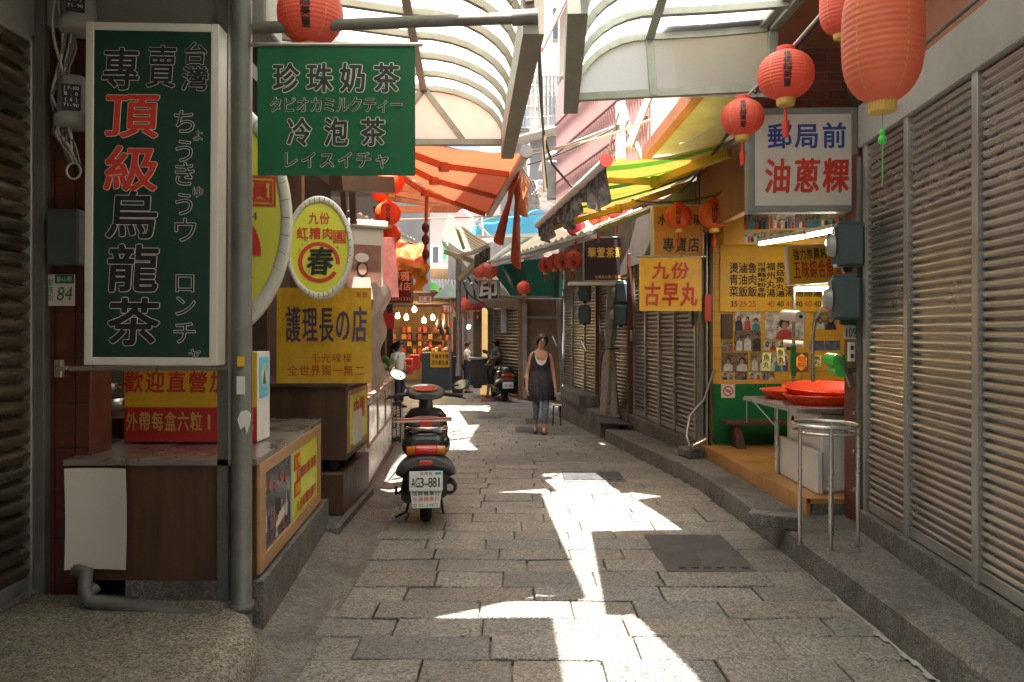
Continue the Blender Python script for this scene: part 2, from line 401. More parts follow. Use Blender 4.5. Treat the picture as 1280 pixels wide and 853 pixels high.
while y < 33:
    h = RN.uniform(.235, .305); yc = y + h / 2
    x0 = lerp(XL, yc); x1 = lerp(XR, yc)
    if y > 16: x0 = -7.5
    x = x0 - RN.uniform(0, .25); 
    while x < x1 - .02:
        wd = RN.uniform(.36, .82); xe = min(x + wd, x1)
        if x1 - xe < .22: xe = x1
        xs = max(x, x0)
        if xe - xs > .05:
            gp = .0048; zt = gz(yc) + RN.uniform(-.004, .005); tl = RN.uniform(-.006, .006)
            t = RN.choice(tones); k = RN.uniform(.82, 1.14)
            hx = (xe - xs) / 2 - gp; hy = h / 2 - gp; cx = (xs + xe) / 2; ch = .005
            j = [RN.uniform(-.003, .003) for _ in range(8)]
            bot = [(cx + sx * hx + j[q], yc + sy * hy + j[q + 4], zt - .05) for q, (sx, sy) in enumerate(((-1, -1), (1, -1), (1, 1), (-1, 1)))]
            mid = [(a, b_, zt - ch + tl * (1 if a > cx else -1)) for a, b_, _ in bot]
            top = [(a + (ch if a < cx else -ch), b_ + (ch if b_ < yc else -ch), zt + tl * (1 if a > cx else -1)) for a, b_, _ in bot]
            g.add(bot + mid + top, [(0, 1, 5, 4), (1, 2, 6, 5), (2, 3, 7, 6), (3, 0, 4, 7), (4, 5, 9, 8), (5, 6, 10, 9), (6, 7, 11, 10), (7, 4, 8, 11), (8, 9, 10, 11)])
            cols += [(t[0] * k, t[1] * k, t[2] * k, 1)] * 9
        x += wd
    y += h
pv = struct("pavement", g, m_stone, fix=False)
ca = pv.data.color_attributes.new("stone", 'FLOAT_COLOR', 'CORNER')
i = 0
for p_, c_ in zip(pv.data.polygons, cols):
    for li in p_.loop_indices: ca.data[li].color = c_
CL = ["large dark iron drain cover set in the paving by the kerb", "dark iron cover at the far end of the wide sun patch", "dark drain cover in the paving just beyond the walking woman's feet",
      "iron cover in the paving behind the walking woman", "dark drain cover in the paving short of the parked far scooter"]
for (x0, x1, y0, y1), lb in zip(COVERS, CL):
    t = thing("drain_cover", lb, "drain cover", ((x0 + x1) / 2, (y0 + y1) / 2, gz((y0 + y1) / 2)))
    za = gz((y0 + y1) / 2); q = MB()
    q.bx(x0, x1, y0, y1, za - .03, za + .012, .004); obj("plate", q, m_iron, t)
    q = MB()
    for k in range(6): 
        xx = x0 + (x1 - x0) * (.15 + .14 * k); q.bx(xx, xx + .05, y0 + .05, y0 + .075, za + .0125, za + .0145)
    obj("slot", q, m_dark, t)
# gutter on the left, rising to the wall
q = MB()
LW = [(0, -1.30), (4, -1.30), (7, -1.36), (10.4, -1.66), (15, -2.3), (19, -3.3)]
yy = [3.2 + .3 * k for k in range(48)]
rows = []
for y in yy:
    a, b_ = lerp(XL, y) + .06, lerp(LW, y) - .1
    rows.append([V((a + (b_ - a) * t, y, gz(y) - .012 + (.016, .012, .05, .10)[int(t * 3)] + RN.uniform(-.006, .006))) for t in (0, 1 / 3, 2 / 3, 1)])
q.add([p for r in rows for p in r], [(i * 4 + j, i * 4 + j + 1, i * 4 + j + 5, i * 4 + j + 4) for i in range(len(rows) - 1) for j in range(3)], sm=True)
struct("gutter", q, m_gut)
# the raised pebble concrete landing by the camera
q = MB()
edge = [(-1.34, 4.02), (-1.26, 3.8), (-1.17, 3.58), (-1.13, 3.3), (-1.15, 2.2), (-1.2, 1.0)]
def landing(u, v):
    e = u * (len(edge) - 1); i = min(int(e), len(edge) - 2); f = e - i
    ex = edge[i][0] + (edge[i + 1][0] - edge[i][0]) * f; ey = edge[i][1] + (edge[i + 1][1] - edge[i][1]) * f
    prof = [(0, -.02), (-.015, .09), (-.05, .16), (-.13, .195), (-.5, .205), (-1.6, .22)]
    s_ = v * 5; k = min(int(s_), 4); ff = s_ - k
    px = prof[k][0] + (prof[k + 1][0] - prof[k][0]) * ff; pz = prof[k][1] + (prof[k + 1][1] - prof[k][1]) * ff
    return (ex + px + .012 * math.sin(ey * 9), ey, pz + .006 * math.sin(ey * 7 + px * 9))
q.grid(landing, 24, 20)
struct("concrete_platform", q, m_pebble)
# ------------------------------------------------------------------ right kerb, plinth
def poly_slab(tab, zt, zb, outer):
    """slab between line tab [(Y, X)] and outer(Y)"""
    q = MB(); n = len(tab)
    tp = [V((x, y, zt + gz(y))) for y, x in tab] + [V((outer(y), y, zt + gz(y))) for y, x in reversed(tab)]
    c = .018
    top = [V((x + c, y, zt + gz(y))) for y, x in tab]; lip = [V((x, y, zt + gz(y) - c)) for y, x in tab]; bot = [V((x - .01, y, zb + gz(y))) for y, x in tab]
    far = [V((outer(y), y, zt + gz(y))) for y, x in tab]
    for i in range(n - 1):
        q.add([far[i], far[i + 1], top[i + 1], top[i], lip[i], lip[i + 1], bot[i], bot[i + 1]], [(0, 1, 2, 3), (3, 2, 5, 4), (4, 5, 7, 6)])
    q.add([bot[0], lip[0], top[0], far[0], V((far[0].x, far[0].y, zb))], [(0, 1, 2, 3, 4)]); q.add([bot[-1], lip[-1], top[-1], far[-1], V((far[-1].x, far[-1].y, zb + gz(tab[-1][0])))], [(0, 1, 2, 3, 4)])
    return q
def wallx(y): return 1.99 + .097 * y
kt = []
for k in range(45):
    y = .5 + k * .25
    kt.append((y, lerp(XR, y) + .01 + RN.uniform(-.009, .009)))
q = MB()
kl = [(y, lerp(XR, y)) for y in (3.0, 3.4, 3.8, 4.2, 4.6, 4.9)]
for k in range(30):
    y = 3.0 + k * .07; x = lerp(XR, y) - .012 - RN.uniform(0, .012); w2 = RN.uniform(.012, .04) * (1 if k < 22 else .5)
    q.add([V((x, y, .009)), V((x - w2, y + .01, .0085)), V((x - w2 * RN.uniform(.4, 1), y + .075, .0085)), V((x, y + .07, .009))], [(0, 1, 2, 3)])
struct("kerb_line", q, m_concl, fix=False)
struct("sidewalk", poly_slab(kt, .175, -.03, lambda y: wallx(y) + .3 if y < 6 else 2.6), m_conc)
# ------------------------------------------------------------------ roller shutters
def shutter(label, p0, p1, z0, z1, mat, pitch=.066, bars=(), rail=.05, ends=(True, True), slots=False, group=None, cat="roller shutter"):
    """corrugated shutter from plan point p0 to p1; street side is the left of p0 -> p1 reversed: n points to smaller x"""
    a = V((*p0, 0)); b_ = V((*p1, 0)); u = (b_ - a).normalized(); L_ = (b_ - a).length
    n = V((0, 0, 1)).cross(u)
    if n.dot(V((0, 3, 0)) - (a + b_) / 2 + V((0, 0, 0))) < 0: n = -n
    fr = Fr(a, u, (0, 0, 1), n)
    t = thing("roller_shutter", label, cat, ((a + b_) / 2 + V((0, 0, z0))), group)
    q = MB(); z = z0 + .07
    nseg = max(2, int(L_ / .45))
    jit = lambda: RN.uniform(-.0025, .0025)
    while z < z1 - .01:
        tl = RN.uniform(-.0014, .0014)
        k_ = pitch / .05; pr = [(c_ * k_, z_) for c_, z_ in ((-.014, 0), (-.003, .05), (.006 + tl, .17), (.0125 + tl, .34), (.0145, .5), (.0125 - tl, .66), (.006 - tl, .80), (-.003, .90), (-.014, .94), (-.014, 1.0))]
        for i in range(nseg):
            x0, x1 = L_ * i / nseg, L_ * (i + 1) / nseg
            vs = [fr(x, z + zz * pitch, c) for c, zz in pr for x in (x0, x1)]
            q.add(vs, [(2 * k, 2 * k + 1, 2 * k + 3, 2 * k + 2) for k in range(len(pr) - 1)], 0, True)
        z += pitch
    obj("slat_curtain", q, mat, t, fix=False)
    q = MB(); q.bx(0, L_, z0, z0 + .07, -.012, .012, .004, fr=Fr(a, u, (0, 0, 1), n)); obj("bottom_bar", q, m_rail, t)
    for k, x in enumerate([0.0, L_]):
        if ends[k]:
            q = MB(); q.bx(x - rail / 2, x + rail / 2, z0 - .01, z1 + .02, -.03, .03, .004, fr=fr); obj("guide_rail", q, m_rail, t)
    for f in bars:
        q = MB(); q.bx(L_ * f - .022, L_ * f + .022, z0, z1, .012, .040, .004, fr=fr); obj("mullion", q, m_rail, t)
    if slots:
        q = MB(); nr = 5
        for r in range(nr):
            zz = z1 - .16 - r * pitch * 2
            for k in range(4):
                xx = L_ * (.18 + .21 * k) + (r % 2) * .05
                for d in (-.016, .016): q.bx(xx + d - .011, xx + d + .011, zz - .006, zz + .006, .0140, .0165, fr=fr)
        obj("vent", q, m_dark, t)
    return t
ZB = .33
ysn = [5.42, 4.72, 3.88, 2.95, 1.95, .9]
lb = ["bare steel roller shutter panel next to the noodle shop pillar", "middle bare steel roller shutter panel between two guide posts", "steel roller shutter panel cut by the edge of the picture, yellow light on its slats",
      "steel roller shutter panel nearest the camera beyond the picture edge", "last steel roller shutter panel beside the camera"]
for k in range(5):
    shutter(lb[k], (wallx(ysn[k]), ysn[k]), (wallx(ysn[k + 1]), ysn[k + 1]), ZB, 2.9, m_shut, pitch=.050, slots=True, rail=.06, ends=(k == 0, True), group="bare shutters on the near shop front")
# ------------------------------------------------------------------ the near shop building on the right
def wallbox(q, y0, y1, d0, d1, z0, z1, mi=0, bev=.006):
    a = V((wallx(y0), y0, 0)); b_ = V((wallx(y1), y1, 0)); u = (b_ - a).normalized(); fr = Fr(a, u, (0, 0, 1), (-u.y, u.x, 0))
    # n = left of u = toward the street
    q.bx(0, (b_ - a).length, z0, z1, -d1, -d0, bev, mi, fr)
tb = thing("shop_building", "concrete shop house with terracotta soffit above the bare steel shutters", "building", (2.6, 3, 0))
q = MB(); wallbox(q, .3, 5.45, -.055, .3, -.02, ZB - .01); obj("plinth", q, m_conc, tb)
q = MB(); wallbox(q, .3, 5.5, -.045, .25, 2.9, 3.2); obj("header_beam", q, m_concl, tb)
q = MB(); wallbox(q, .3, 5.5, .0, .25, 3.2, 3.8); obj("upper_wall", q, m_terra, tb)
q = MB(); q.add([V((1.79, .2, 3.8)), V((1.79, 3.5, 3.8)), V((1.79, 6.0, 3.8)), V((2.75, 6.0, 3.8)), V((2.75, .2, 3.8)),
                 V((1.79, .2, 3.95)), V((1.79, 3.5, 3.95)), V((1.79, 6.0, 3.95)), V((2.75, 6.0, 3.95)), V((2.75, .2, 3.95))],
                [(0, 1, 2, 3, 4), (5, 6, 7, 8, 9), (0, 1, 6, 5), (1, 2, 7, 6), (2, 3, 8, 7), (3, 4, 9, 8), (4, 0, 5, 9)]); obj("soffit", q, m_terra, tb)
q = MB(); q.bx(1.74, 1.80, .2, 6.05, 3.72, 3.98, .006); obj("fascia", q, m_concl, tb)
q = MB(); q.bx(2.0, 9, .2, 8.6, 3.96, 7.2); obj("upper_storey", q, m_wall, tb)
q = MB(); wallbox(q, .2, 5.45, .3, .45, -.02, 3.8); obj("inner_wall", q, m_dwall, tb)
q = MB(); q.tube([V((wallx(y) - .06, y, 3.23)) for y in (.5, 2, 4, 5.4)], .012, 8); obj("conduit", q, m_pipe, tb)
# brick pier above the white sign, tiled pillar and grey post below it
single("brick_wall", MB().bx(1.86, 2.62, 6.0, 6.16, 2.75, 3.798), m_brick, "red brick wall panel above the white hanging shop sign", "wall")
tp = thing("tiled_pillar", "narrow orange tiled pillar between noodle shop and bare shutters", "pillar", (2.56, 5.6, .18))
q = MB(); q.bx(2.535, 2.67, 5.62, 5.86, .18, 2.9, .004); obj("shaft", q, m_redtile, tp)
q = MB()
for k in range(38): q.bx(2.532, 2.672, 5.617, 5.863, .25 + k * .07, .254 + k * .07)
obj("tile_joint", q, m_conc, tp)
q = MB(); q.tube([V((2.53, 5.58, .2)), V((2.53, 5.58, 2.85))], .028, 10); obj("grey_post", q, m_pipe, tp)
q = MB(); q.tube([V((2.60, 5.60, .3)), V((2.60, 5.60, 1.5)), V((2.62, 5.60, 1.53)), V((2.62, 5.60, 2.6))], .006, 6); obj("conduit", q, m_wirew, tp)
q = MB()
for k in range(7): q.bx(2.49, 2.63, 5.59, 5.612, .42 + .28 * k, .445 + .28 * k)
obj("clamp", q, m_steel, tp)
# ------------------------------------------------------------------ signs
def signbox(name, label, fr, w_, h_, d_, mface, mframe, border=.03, texts=(), group=None, cat="sign", lip=.006, sheet=None):
    """box sign in frame fr (origin = centre of the front face, n toward the viewer). texts = [(part, material, fn(mb, fr))]"""
    t = thing(name, label, cat, fr(0, -h_ / 2, -d_ / 2), group)
    q = MB(); q.box((0, 0, -d_ / 2), (w_ - border, h_ - border, d_), fr, .003); obj("panel", q, mface, t)
    if border:
        q = MB(); b2 = border
        for x in (-1, 1): q.box((x * (w_ - b2) / 2, 0, -d_ / 2 + lip / 2), (b2, h_, d_ + lip), fr, .004)
        for y in (-1, 1): q.box((0, y * (h_ - b2) / 2, -d_ / 2 + lip / 2), (w_ - 2 * b2, b2, d_ + lip), fr, .004)
        obj("frame", q, mframe, t)
    for part, mt, fn in texts:
        q = MB(); fn(q, fr); o = obj(part, q, mt, t, fix=False)
    return t
ctr = lambda x0, x1, y0, y1, Y: P((x0 + x1) / 2, (y0 + y1) / 2, Y)
dim = lambda x0, x1, y0, y1, Y: (abs(x1 - x0) * Y / F, abs(y1 - y0) * Y / F)
# white hanging sign
Y0 = 5.75; w_, h_ = dim(935, 1069, 135, 265, Y0)
fr = face_cam(ctr(938, 1069, 135, 265, Y0), -3)
signbox("hanging_sign", "white box sign with blue and red characters hung over the noodle shop", fr, w_, h_, .12, m_cream, M("grey sign trim", (.22, .23, .22), .5, .2), .048,
        [("blue_lettering", m_bluep, lambda q, f: line(q, f, "郵局前", .03, .175, .60, .20, .022)),
         ("red_lettering", m_redp, lambda q, f: line(q, f, "油蔥粿", .03, -.125, .64, .27, .03, skew=.05))])
# ------------------------------------------------------------------ electric meters, number plate, switch on the pillar
def meter(label, c, s=1.0, mat=None):
    t = thing("electric_meter", label, "electric meter", c)
    f = face_cam(c, -12)
    q = MB(); q.box((0, 0, 0), (.20 * s, .30 * s, .16 * s), f, .02 * s); q.box((0, .15 * s, -.01), (.16 * s, .05 * s, .12 * s), f, .02 * s); obj("case", q, mat or m_meter, t)
    q = MB(); fd = Fr(f(-.10 * s, 0, .03), f.n, f.v, -f.u); q.lathe([(.0, .05 * s), (.06 * s, .05 * s), (.075 * s, .03 * s), (.08 * s, 0)], seg=20, ax=fd); obj("dial", q, m_glass, t)
    q = MB(); q.box((.0, -.16 * s, -.02), (.06 * s, .05 * s, .06 * s), f, .01); obj("cable_gland", q, m_rub, t)
    return t
meter("upper blue grey electric meter on the pillar beside the noodle shop", P(1060, 308, 5.5))
meter("lower blue grey electric meter on the pillar beside the noodle shop", P(1056, 374, 5.5))
f = face_cam(P(1063, 411, 5.6), 0)
t = thing("house_number", "green and white house number plate 109 on the tiled pillar", "number plate", P(1063, 420, 5.6))
q = MB(); q.box((0, 0, 0), (.10, .15, .006), f, .002); obj("plate", q, m_white, t)
q = MB(); q.box((0, .048, .004), (.10, .05, .004), f, .001); obj("green_band", q, m_gpan, t)
q = MB(); line(q, f, "109", 0, -.028, .09, .09, .02, .005); obj("digits", q, m_gpan, t, fix=False)
f = face_cam(P(1064, 440, 5.58), 0)
t = thing("wall_switch", "small white switch box under the house number plate", "switch", P(1064, 452, 5.58))
q = MB(); q.box((0, 0, 0), (.045, .14, .03), f, .004); obj("box", q, m_white, t)
q = MB(); q.box((0, .03, .017), (.018, .03, .006), f); q.box((0, -.03, .017), (.018, .03, .006), f); obj("toggle", q, m_dark, t)
# ------------------------------------------------------------------ the noodle shop
ts = thing("noodle_shop", "small open noodle shop with yellow photo wall and amber floor", "shop", (3.2, 7.2, .2))
q = MB(); q.add([V((2.27, 5.9, .30)), V((2.14, 8.72, .30)), V((5.6, 8.72, .30)), V((5.6, 5.9, .30)), V((2.27, 5.9, .26)), V((2.14, 8.72, .26)), V((5.6, 8.72, .26)), V((5.6, 5.9, .26))], [(0, 1, 2, 3), (4, 5, 6, 7), (0, 1, 5, 4), (1, 2, 6, 5), (2, 3, 7, 6), (3, 0, 4, 7)]); obj("floor", q, m_floor, ts)
q = MB()
for k in range(9):
    y0 = 5.9 + k * .313; xa = 2.262 - (y0 - 5.9) * .0461; xb = 2.262 - (y0 + .305 - 5.9) * .0461
    q.add([V((xa, y0, .175)), V((xb, y0 + .305, .175)), V((xb, y0 + .305, .298)), V((xa, y0, .298)), V((xa + .03, y0, .175)), V((xb + .03, y0 + .305, .175)), V((xb + .03, y0 + .305, .298)), V((xa + .03, y0, .298))], [(0, 1, 2, 3), (4, 5, 6, 7), (0, 1, 5, 4), (2, 3, 7, 6), (1, 2, 6, 5), (0, 3, 7, 4)])
obj("step_tile", q, m_floor, ts)
YB = 8.72
q = MB(); q.bx(2.2, 5.6, YB, YB + .1, 1.02, 3.4, 0); obj("photo_wall", q, m_ypan, ts)
q = MB(); q.bx(2.2, 5.6, YB - .012, YB + .1, .3, 1.02, .003); obj("green_dado", q, m_gpan, ts)
q = MB(); q.bx(5.6, 5.7, 5.9, 8.8, .2, 3.4); obj("end_wall", q, m_ypan, ts)
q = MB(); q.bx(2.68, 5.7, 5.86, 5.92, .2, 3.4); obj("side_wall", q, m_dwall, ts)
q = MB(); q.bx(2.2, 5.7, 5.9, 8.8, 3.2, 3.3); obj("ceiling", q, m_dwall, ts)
q = MB()
for k in range(17): q.bx(2.2, 5.6, YB - .004, YB, 1.12 + k * .135, 1.126 + k * .135)
obj("board_joint", q, m_woodl, ts)
q = MB(); q.bx(2.31, 5.6, 5.93, 8.7, -.02, .255); q.bx(2.305, 3.4, 5.9, 5.93, .0, .256); obj("floor_base", q, m_conc, ts)
q = MB(); q.bx(2.12, 2.20, 5.95, 8.72, 2.68, 3.4, .004); obj("lintel", q, m_terra, ts)
q = MB(); q.bx(2.2, 5.6, YB - .02, YB, .98, 1.03, .004); obj("dado_rail", q, m_oran, ts)
# menu board
Y1 = YB - .03
fr = face_cam(ctr(900, 1045, 306, 390, Y1)); w_, h_ = dim(900, 1045, 306, 390, Y1)
t = signbox("menu_board", "wide yellow menu board with columns of dishes and prices", fr, w_, h_, .02, m_yel, m_dark, 0,
            [("dish_lettering", m_black, lambda q, f: [column(q, f, s, -.50 + k * .105, -.02 + (0), .105, .40, .02) for k, s in enumerate(["燙青菜", "滷油飯", "魯肉飯", "可搭麵米粉冬粉", "福州丸湯", "長菇魚丸湯", "魚丸湯", "貢丸湯", "綜合湯", "油豆腐湯", "餛飩湯"])]),
             ("dark_price", m_black, lambda q, f: [line(q, f, s, -.50 + k * .105, -.29, .085, .09, .025) for k, s in ((0, "35"), (5, "40"), (7, "40"), (9, "40"))]),
             ("red_price", m_redp, lambda q, f: [line(q, f, s, -.50 + k * .105, -.29, .085, .09, .025) for k, s in ((1, "25"), (2, "25"), (4, "40"), (6, "40"), (8, "40"), (10, "40"))])])
# photographs pinned to the wall
m_pbg = [M("photo print %d" % k, c, .3, var=.85, scale=16, dirt=.8, dcol=(.05, .035, .03), dscale=11) for k, c in enumerate([(.42, .36, .28), (.16, .12, .09), (.5, .47, .42), (.26, .22, .12), (.12, .15, .2)])]
m_cl = [M("printed cloth %d" % k, c, .35, var=.5, scale=25, dirt=.4, dcol=(.1, .07, .06), dscale=18) for k, c in enumerate([(.55, .52, .47), (.03, .03, .035), (.4, .06, .05), (.03, .22, .2), (.1, .12, .25)])]
PM = [M("printed skin", (.36, .2, .13), .35, var=.4, scale=30), m_hair] + m_cl
def ell(q, f, cx, cy, rx, ry, lift, mi, n=12):
    q.add([f(cx + rx * math.cos(2 * PI * k / n), cy + ry * math.sin(2 * PI * k / n), lift) for k in range(n)], [list(range(n))], mi)
def photo(label, x0, x1, y0, y1, n, bg, Yp=None, group="photographs on the noodle shop wall", rs=None, cl=None):
    Yp = Yp or YB - .01
    f = face_cam(ctr(x0, x1, y0, y1, Yp), 0, RN.uniform(-1, 1)); w_, h_ = dim(x0, x1, y0, y1, Yp)
    q = MB(); q.box((0, 0, 0), (w_, h_, .006), f, 0, 0)
    sp = w_ / n; lift = .0035
    for k in range(n):
        r = min(sp * .22, h_ * .16) * RN.uniform(.75, 1.15)
        cx = -w_ / 2 + sp * (k + .5) + RN.uniform(-.08, .08) * sp; cy = h_ * RN.uniform(-.02, .26) - (0 if n < 4 else .05 * h_)
        c_ = 3 + (cl[k] if cl else RN.randrange(5))
        lift += .0008; bw = min(sp * .48, r * 2.1)
        bx = lambda v: max(-w_ / 2, min(w_ / 2, v))
        pts = [(bx(cx - bw), -h_ / 2), (bx(cx + bw), -h_ / 2), (bx(cx + bw * .86), cy - r * 1.9), (bx(cx + bw * .4), cy - r * 1.15), (bx(cx - bw * .4), cy - r * 1.15), (bx(cx - bw * .86), cy - r * 1.9)]
        q.add([f(a, max(b_, -h_ / 2), lift) for a, b_ in pts], [list(range(6))], c_)
        lift += .0008; hl = RN.choice((1.0, 1.0, 1.9)); ell(q, f, cx + r * RN.uniform(-.2, .2), cy + r * (.25 - .6 * (hl - 1)), r * 1.15, r * 1.25 * (1 + .45 * (hl - 1)), lift, 2)
        lift += .0008; ell(q, f, cx + r * RN.uniform(-.15, .2), cy - r * .2, r * .72, r * .95, lift, 1)
    return single("photo_print", q, [m_pbg[bg]] + PM, label, "photograph", group, fix=False)
photo("photo print of three laughing friends, one in teal, below the menu board", 918, 951, 390, 413, 3, 2, cl=(1, 2, 3))
photo("photo print of a group in white shirts below the laughing friends print", 918, 951, 414, 439, 3, 1, cl=(0, 0, 1))
photo("large photo print of one woman in red against pale curtains", 956, 1005, 390, 424, 1, 2, cl=(2,))
photo("photo print of a man and a woman hung behind the curved lamp arm", 1017, 1046, 390, 412, 2, 3, cl=(0, 1))
photo("photo print of a couple in teal shirts low on the photo wall", 1012, 1030, 426, 438, 2, 4, cl=(3, 4))
photo("photo print of a couple in blue at the inner end of the wall", 1031, 1050, 426, 438, 2, 4, cl=(4, 3))
for k in range(2): photo(["small photo print of a couple just under the woman in red", "small photo print of a couple under the pale curtain edge"][k], 954 + k * 19, 971 + k * 19, 426, 438, 2, 2)
photo("small photo print of two visitors at the doorway end of the middle row", 902, 916, 426, 439, 2, 3)
photo("large photo print of a woman and a man in white shirts", 902, 935, 441, 464, 2, 1, cl=(0, 0))
photo("photo print of two people in pale shirts beside the price cards", 938, 958, 441, 464, 2, 3, cl=(0, 0))
photo("photo print of people half hidden behind the price cards", 960, 985, 441, 464, 3, 2)
photo("photo print of two visitors behind the hexagon price card", 988, 1010, 441, 464, 2, 1)
for k in range(4): photo("small bottom row photo print of a couple, %s" % ["by the doorway", "next to the doorway print", "above the tray edge", "behind the red trays"][k], 902 + k * 17, 917 + k * 17, 465, 476, 2, k % 4)
photo("photo print of a couple in dark clothes above the menu board", 944, 967, 309, 329, 2, 0, cl=(2, 4))
photo("photo print of one visitor above the menu beside the lamp", 975, 990, 312, 330, 1, 3)
photo("blue and yellow postcard pinned to the end of the menu board", 918, 935, 309, 329, 1, 4)
YL = 8.2
for k in range(4): photo("wide banner print of a crowd of visitors over the doorway, %s" % ["yellow wall end", "second along", "third along", "pillar end"][k], 930 + k * 32, 961 + k * 32, 268 - k, 287 - k, 7, (1, 0, 1, 3)[k], YL)
for k in range(4): photo("narrow strip print of small portraits under the crowd banner, %s" % ["yellow wall end", "second along", "third along", "pillar end"][k], 930 + k * 32, 961 + k * 32, 290 - 2 * k, 303 - 2 * k, 8, (0, 3, 0, 1)[k], YL)
t = single("hanging_board", MB().box((0, 0, -.02), (*dim(905, 1062, 264, 306, YL), .02), face_cam(ctr(905, 1062, 264, 306, YL)), .003), m_ypan, "long yellow board over the doorway carrying the crowd photos", "board")
t = single("wire_shelf", MB().box((0, 0, .02), (.13, .28, .03), face_cam(P(908, 408, YB)), .003), m_wood, "narrow brown photo rack beside the doorway of the noodle shop", "rack")
# strip lamps
def striplamp(label, a, b_):
    a = V(a); b_ = V(b_); t = thing("strip_lamp", label, "lamp", (a + b_) / 2); u = (b_ - a).normalized()
    q = MB(); q.bar(a + V((0, 0, .035)), b_ + V((0, 0, .035)), .05, .035); obj("housing", q, m_white, t)
    q = MB(); q.tube([a, b_], .016, 10); obj("tube", q, m_tube, t)
    q = MB(); q.tube([a - u * .03, a], .018, 8); q.tube([b_, b_ + u * .03], .018, 8); obj("lamp_holder", q, m_white, t)
    return t
striplamp("long lit fluorescent strip lamp under the crowd banner", P(950, 305, 7.6), P(1006, 296, 7.0))
striplamp("short lit fluorescent strip lamp near the upper electric meter", P(1010, 295, 6.9), P(1044, 288, 6.4))
striplamp("lit fluorescent strip lamp under the yellow fish ball sign", P(996, 362, 6.7), P(1036, 361, 6.5))
# yellow fish-ball sign
fr = face_cam(ctr(984, 1053, 305, 355, 6.4), 0, 4); w_, h_ = dim(984, 1053, 303, 353, 6.4)
signbox("menu_sign", "yellow paper sign recommending fish balls behind the upper electric meter", fr, w_, h_, .05, m_yel, m_white, .012,
        [("black_lettering", m_black, lambda q, f: line(q, f, "強力推薦純手工", .02, .085, .40, .10, .02)), ("red_lettering", m_redp, lambda q, f: line(q, f, "五味綜合魚丸", .02, -.045, .41, .17, .03))])
# steel lamp pole, curved arm, paper roll
t = thing("steel_pole", "upright steel pole with a paper roll holder in the noodle shop", "pole", P(992, 480, 6.7))
q = MB(); q.tube([P(992, 352, 6.7), P(992, 478, 6.7)], .014, 10); obj("post", q, m_steel, t)
q = MB(); q.tube([P(992, 432, 6.7), P(992, 470, 6.7)], .022, 10); obj("grip", q, m_gpan, t)
t = thing("curved_rail", "curved steel tube arm beside the lower electric meter", "rail", P(1018, 478, 6.4))
q = MB(); q.tube([P(1016, 478, 6.4), P(1016, 420, 6.4), P(1019, 400, 6.35), P(1026, 387, 6.3), P(1034, 380, 6.2)], .015, 10); obj("tube", q, m_steel, t)
t = thing("paper_roll", "white paper towel roll hung on the steel pole", "paper roll", P(992, 402, 6.6))
a, b_ = P(980, 394, 6.75), P(1001, 396, 6.45); u = (b_ - a).normalized()
q = MB(); q.tube([a, b_], .047, 20); obj("roll", q, m_white, t)
q = MB(); q.tube([b_, b_ + u * .004], .016, 12); obj("core", q, m_dark, t)
single("paper_cup_stack", MB().tube([P(980, 429, 6.9), P(1004, 431, 6.8)], .03, 14), m_cream, "pale stack of paper cups lying behind the steel pole", "cup stack")
# steel table, trays, cards
zt = .98
t = thing("steel_table", "stainless steel serving table jutting out of the noodle shop", "table", (2.55, 6.6, .3))
q = MB(); top = [P(930, 481, 7.2), P(1016, 503, 6.05), P(1062, 498, 6.3), P(1015, 470, 8.0)]
pts = [(1.93 + .22, 7.15), (2.22, 5.98), (2.60, 5.98), (3.3, 6.2), (3.3, 7.15)]
q.prism(pts, Fr((0, 0, 0), (1, 0, 0), (0, 1, 0), (0, 0, 1)), zt - .035, zt); obj("top", q, m_steel, t)
for x, y in ((2.38, 6.9), (3.2, 6.9), (3.2, 6.25)):
    q = MB(); q.tube([V((x, y, .3)), V((x, y, zt - .03))], .022, 8); obj("leg", q, m_steel, t)
q = MB(); q.tube([V((2.2, 7.0, zt - .03)), V((2.38, 6.9, .72))], .008, 6); obj("brace", q, m_steel, t)
q = MB(); q.tube([V((2.17, 7.1, zt - .03)), V((2.17, 7.1, zt - .24))], .006, 6); obj("hook", q, m_steel, t)
def tray(label, c, r, z, tilt=0, yaw=0):
    t = Fr(V((c[0], c[1], z)), (math.cos(yaw), math.sin(yaw), 0), (-math.sin(yaw), math.cos(yaw) * math.cos(tilt), math.sin(tilt)))
    q = MB(); q.lathe([(0, .008), (r * .74, .008), (r * .80, .016), (r * .96, .075), (r, .08), (r * 1.02, .074), (r * .98, .066), (r * .82, .004), (r * .76, 0), (0, 0)], seg=40, ax=t, sx=1.25)
    return single("serving_tray", q, m_rplas, label, "tray", "red trays on the steel table")
tray("red plastic tray lying flat at the far side of the steel table", (2.62, 6.92), .30, zt + .002)
tray("red plastic tray tilted on top of the other trays", (2.72, 6.58), .31, zt + .055, .10, -.1)
tray("red plastic tray lying flat under the tilted tray", (2.62, 6.42), .28, zt + .002, 0, .2)
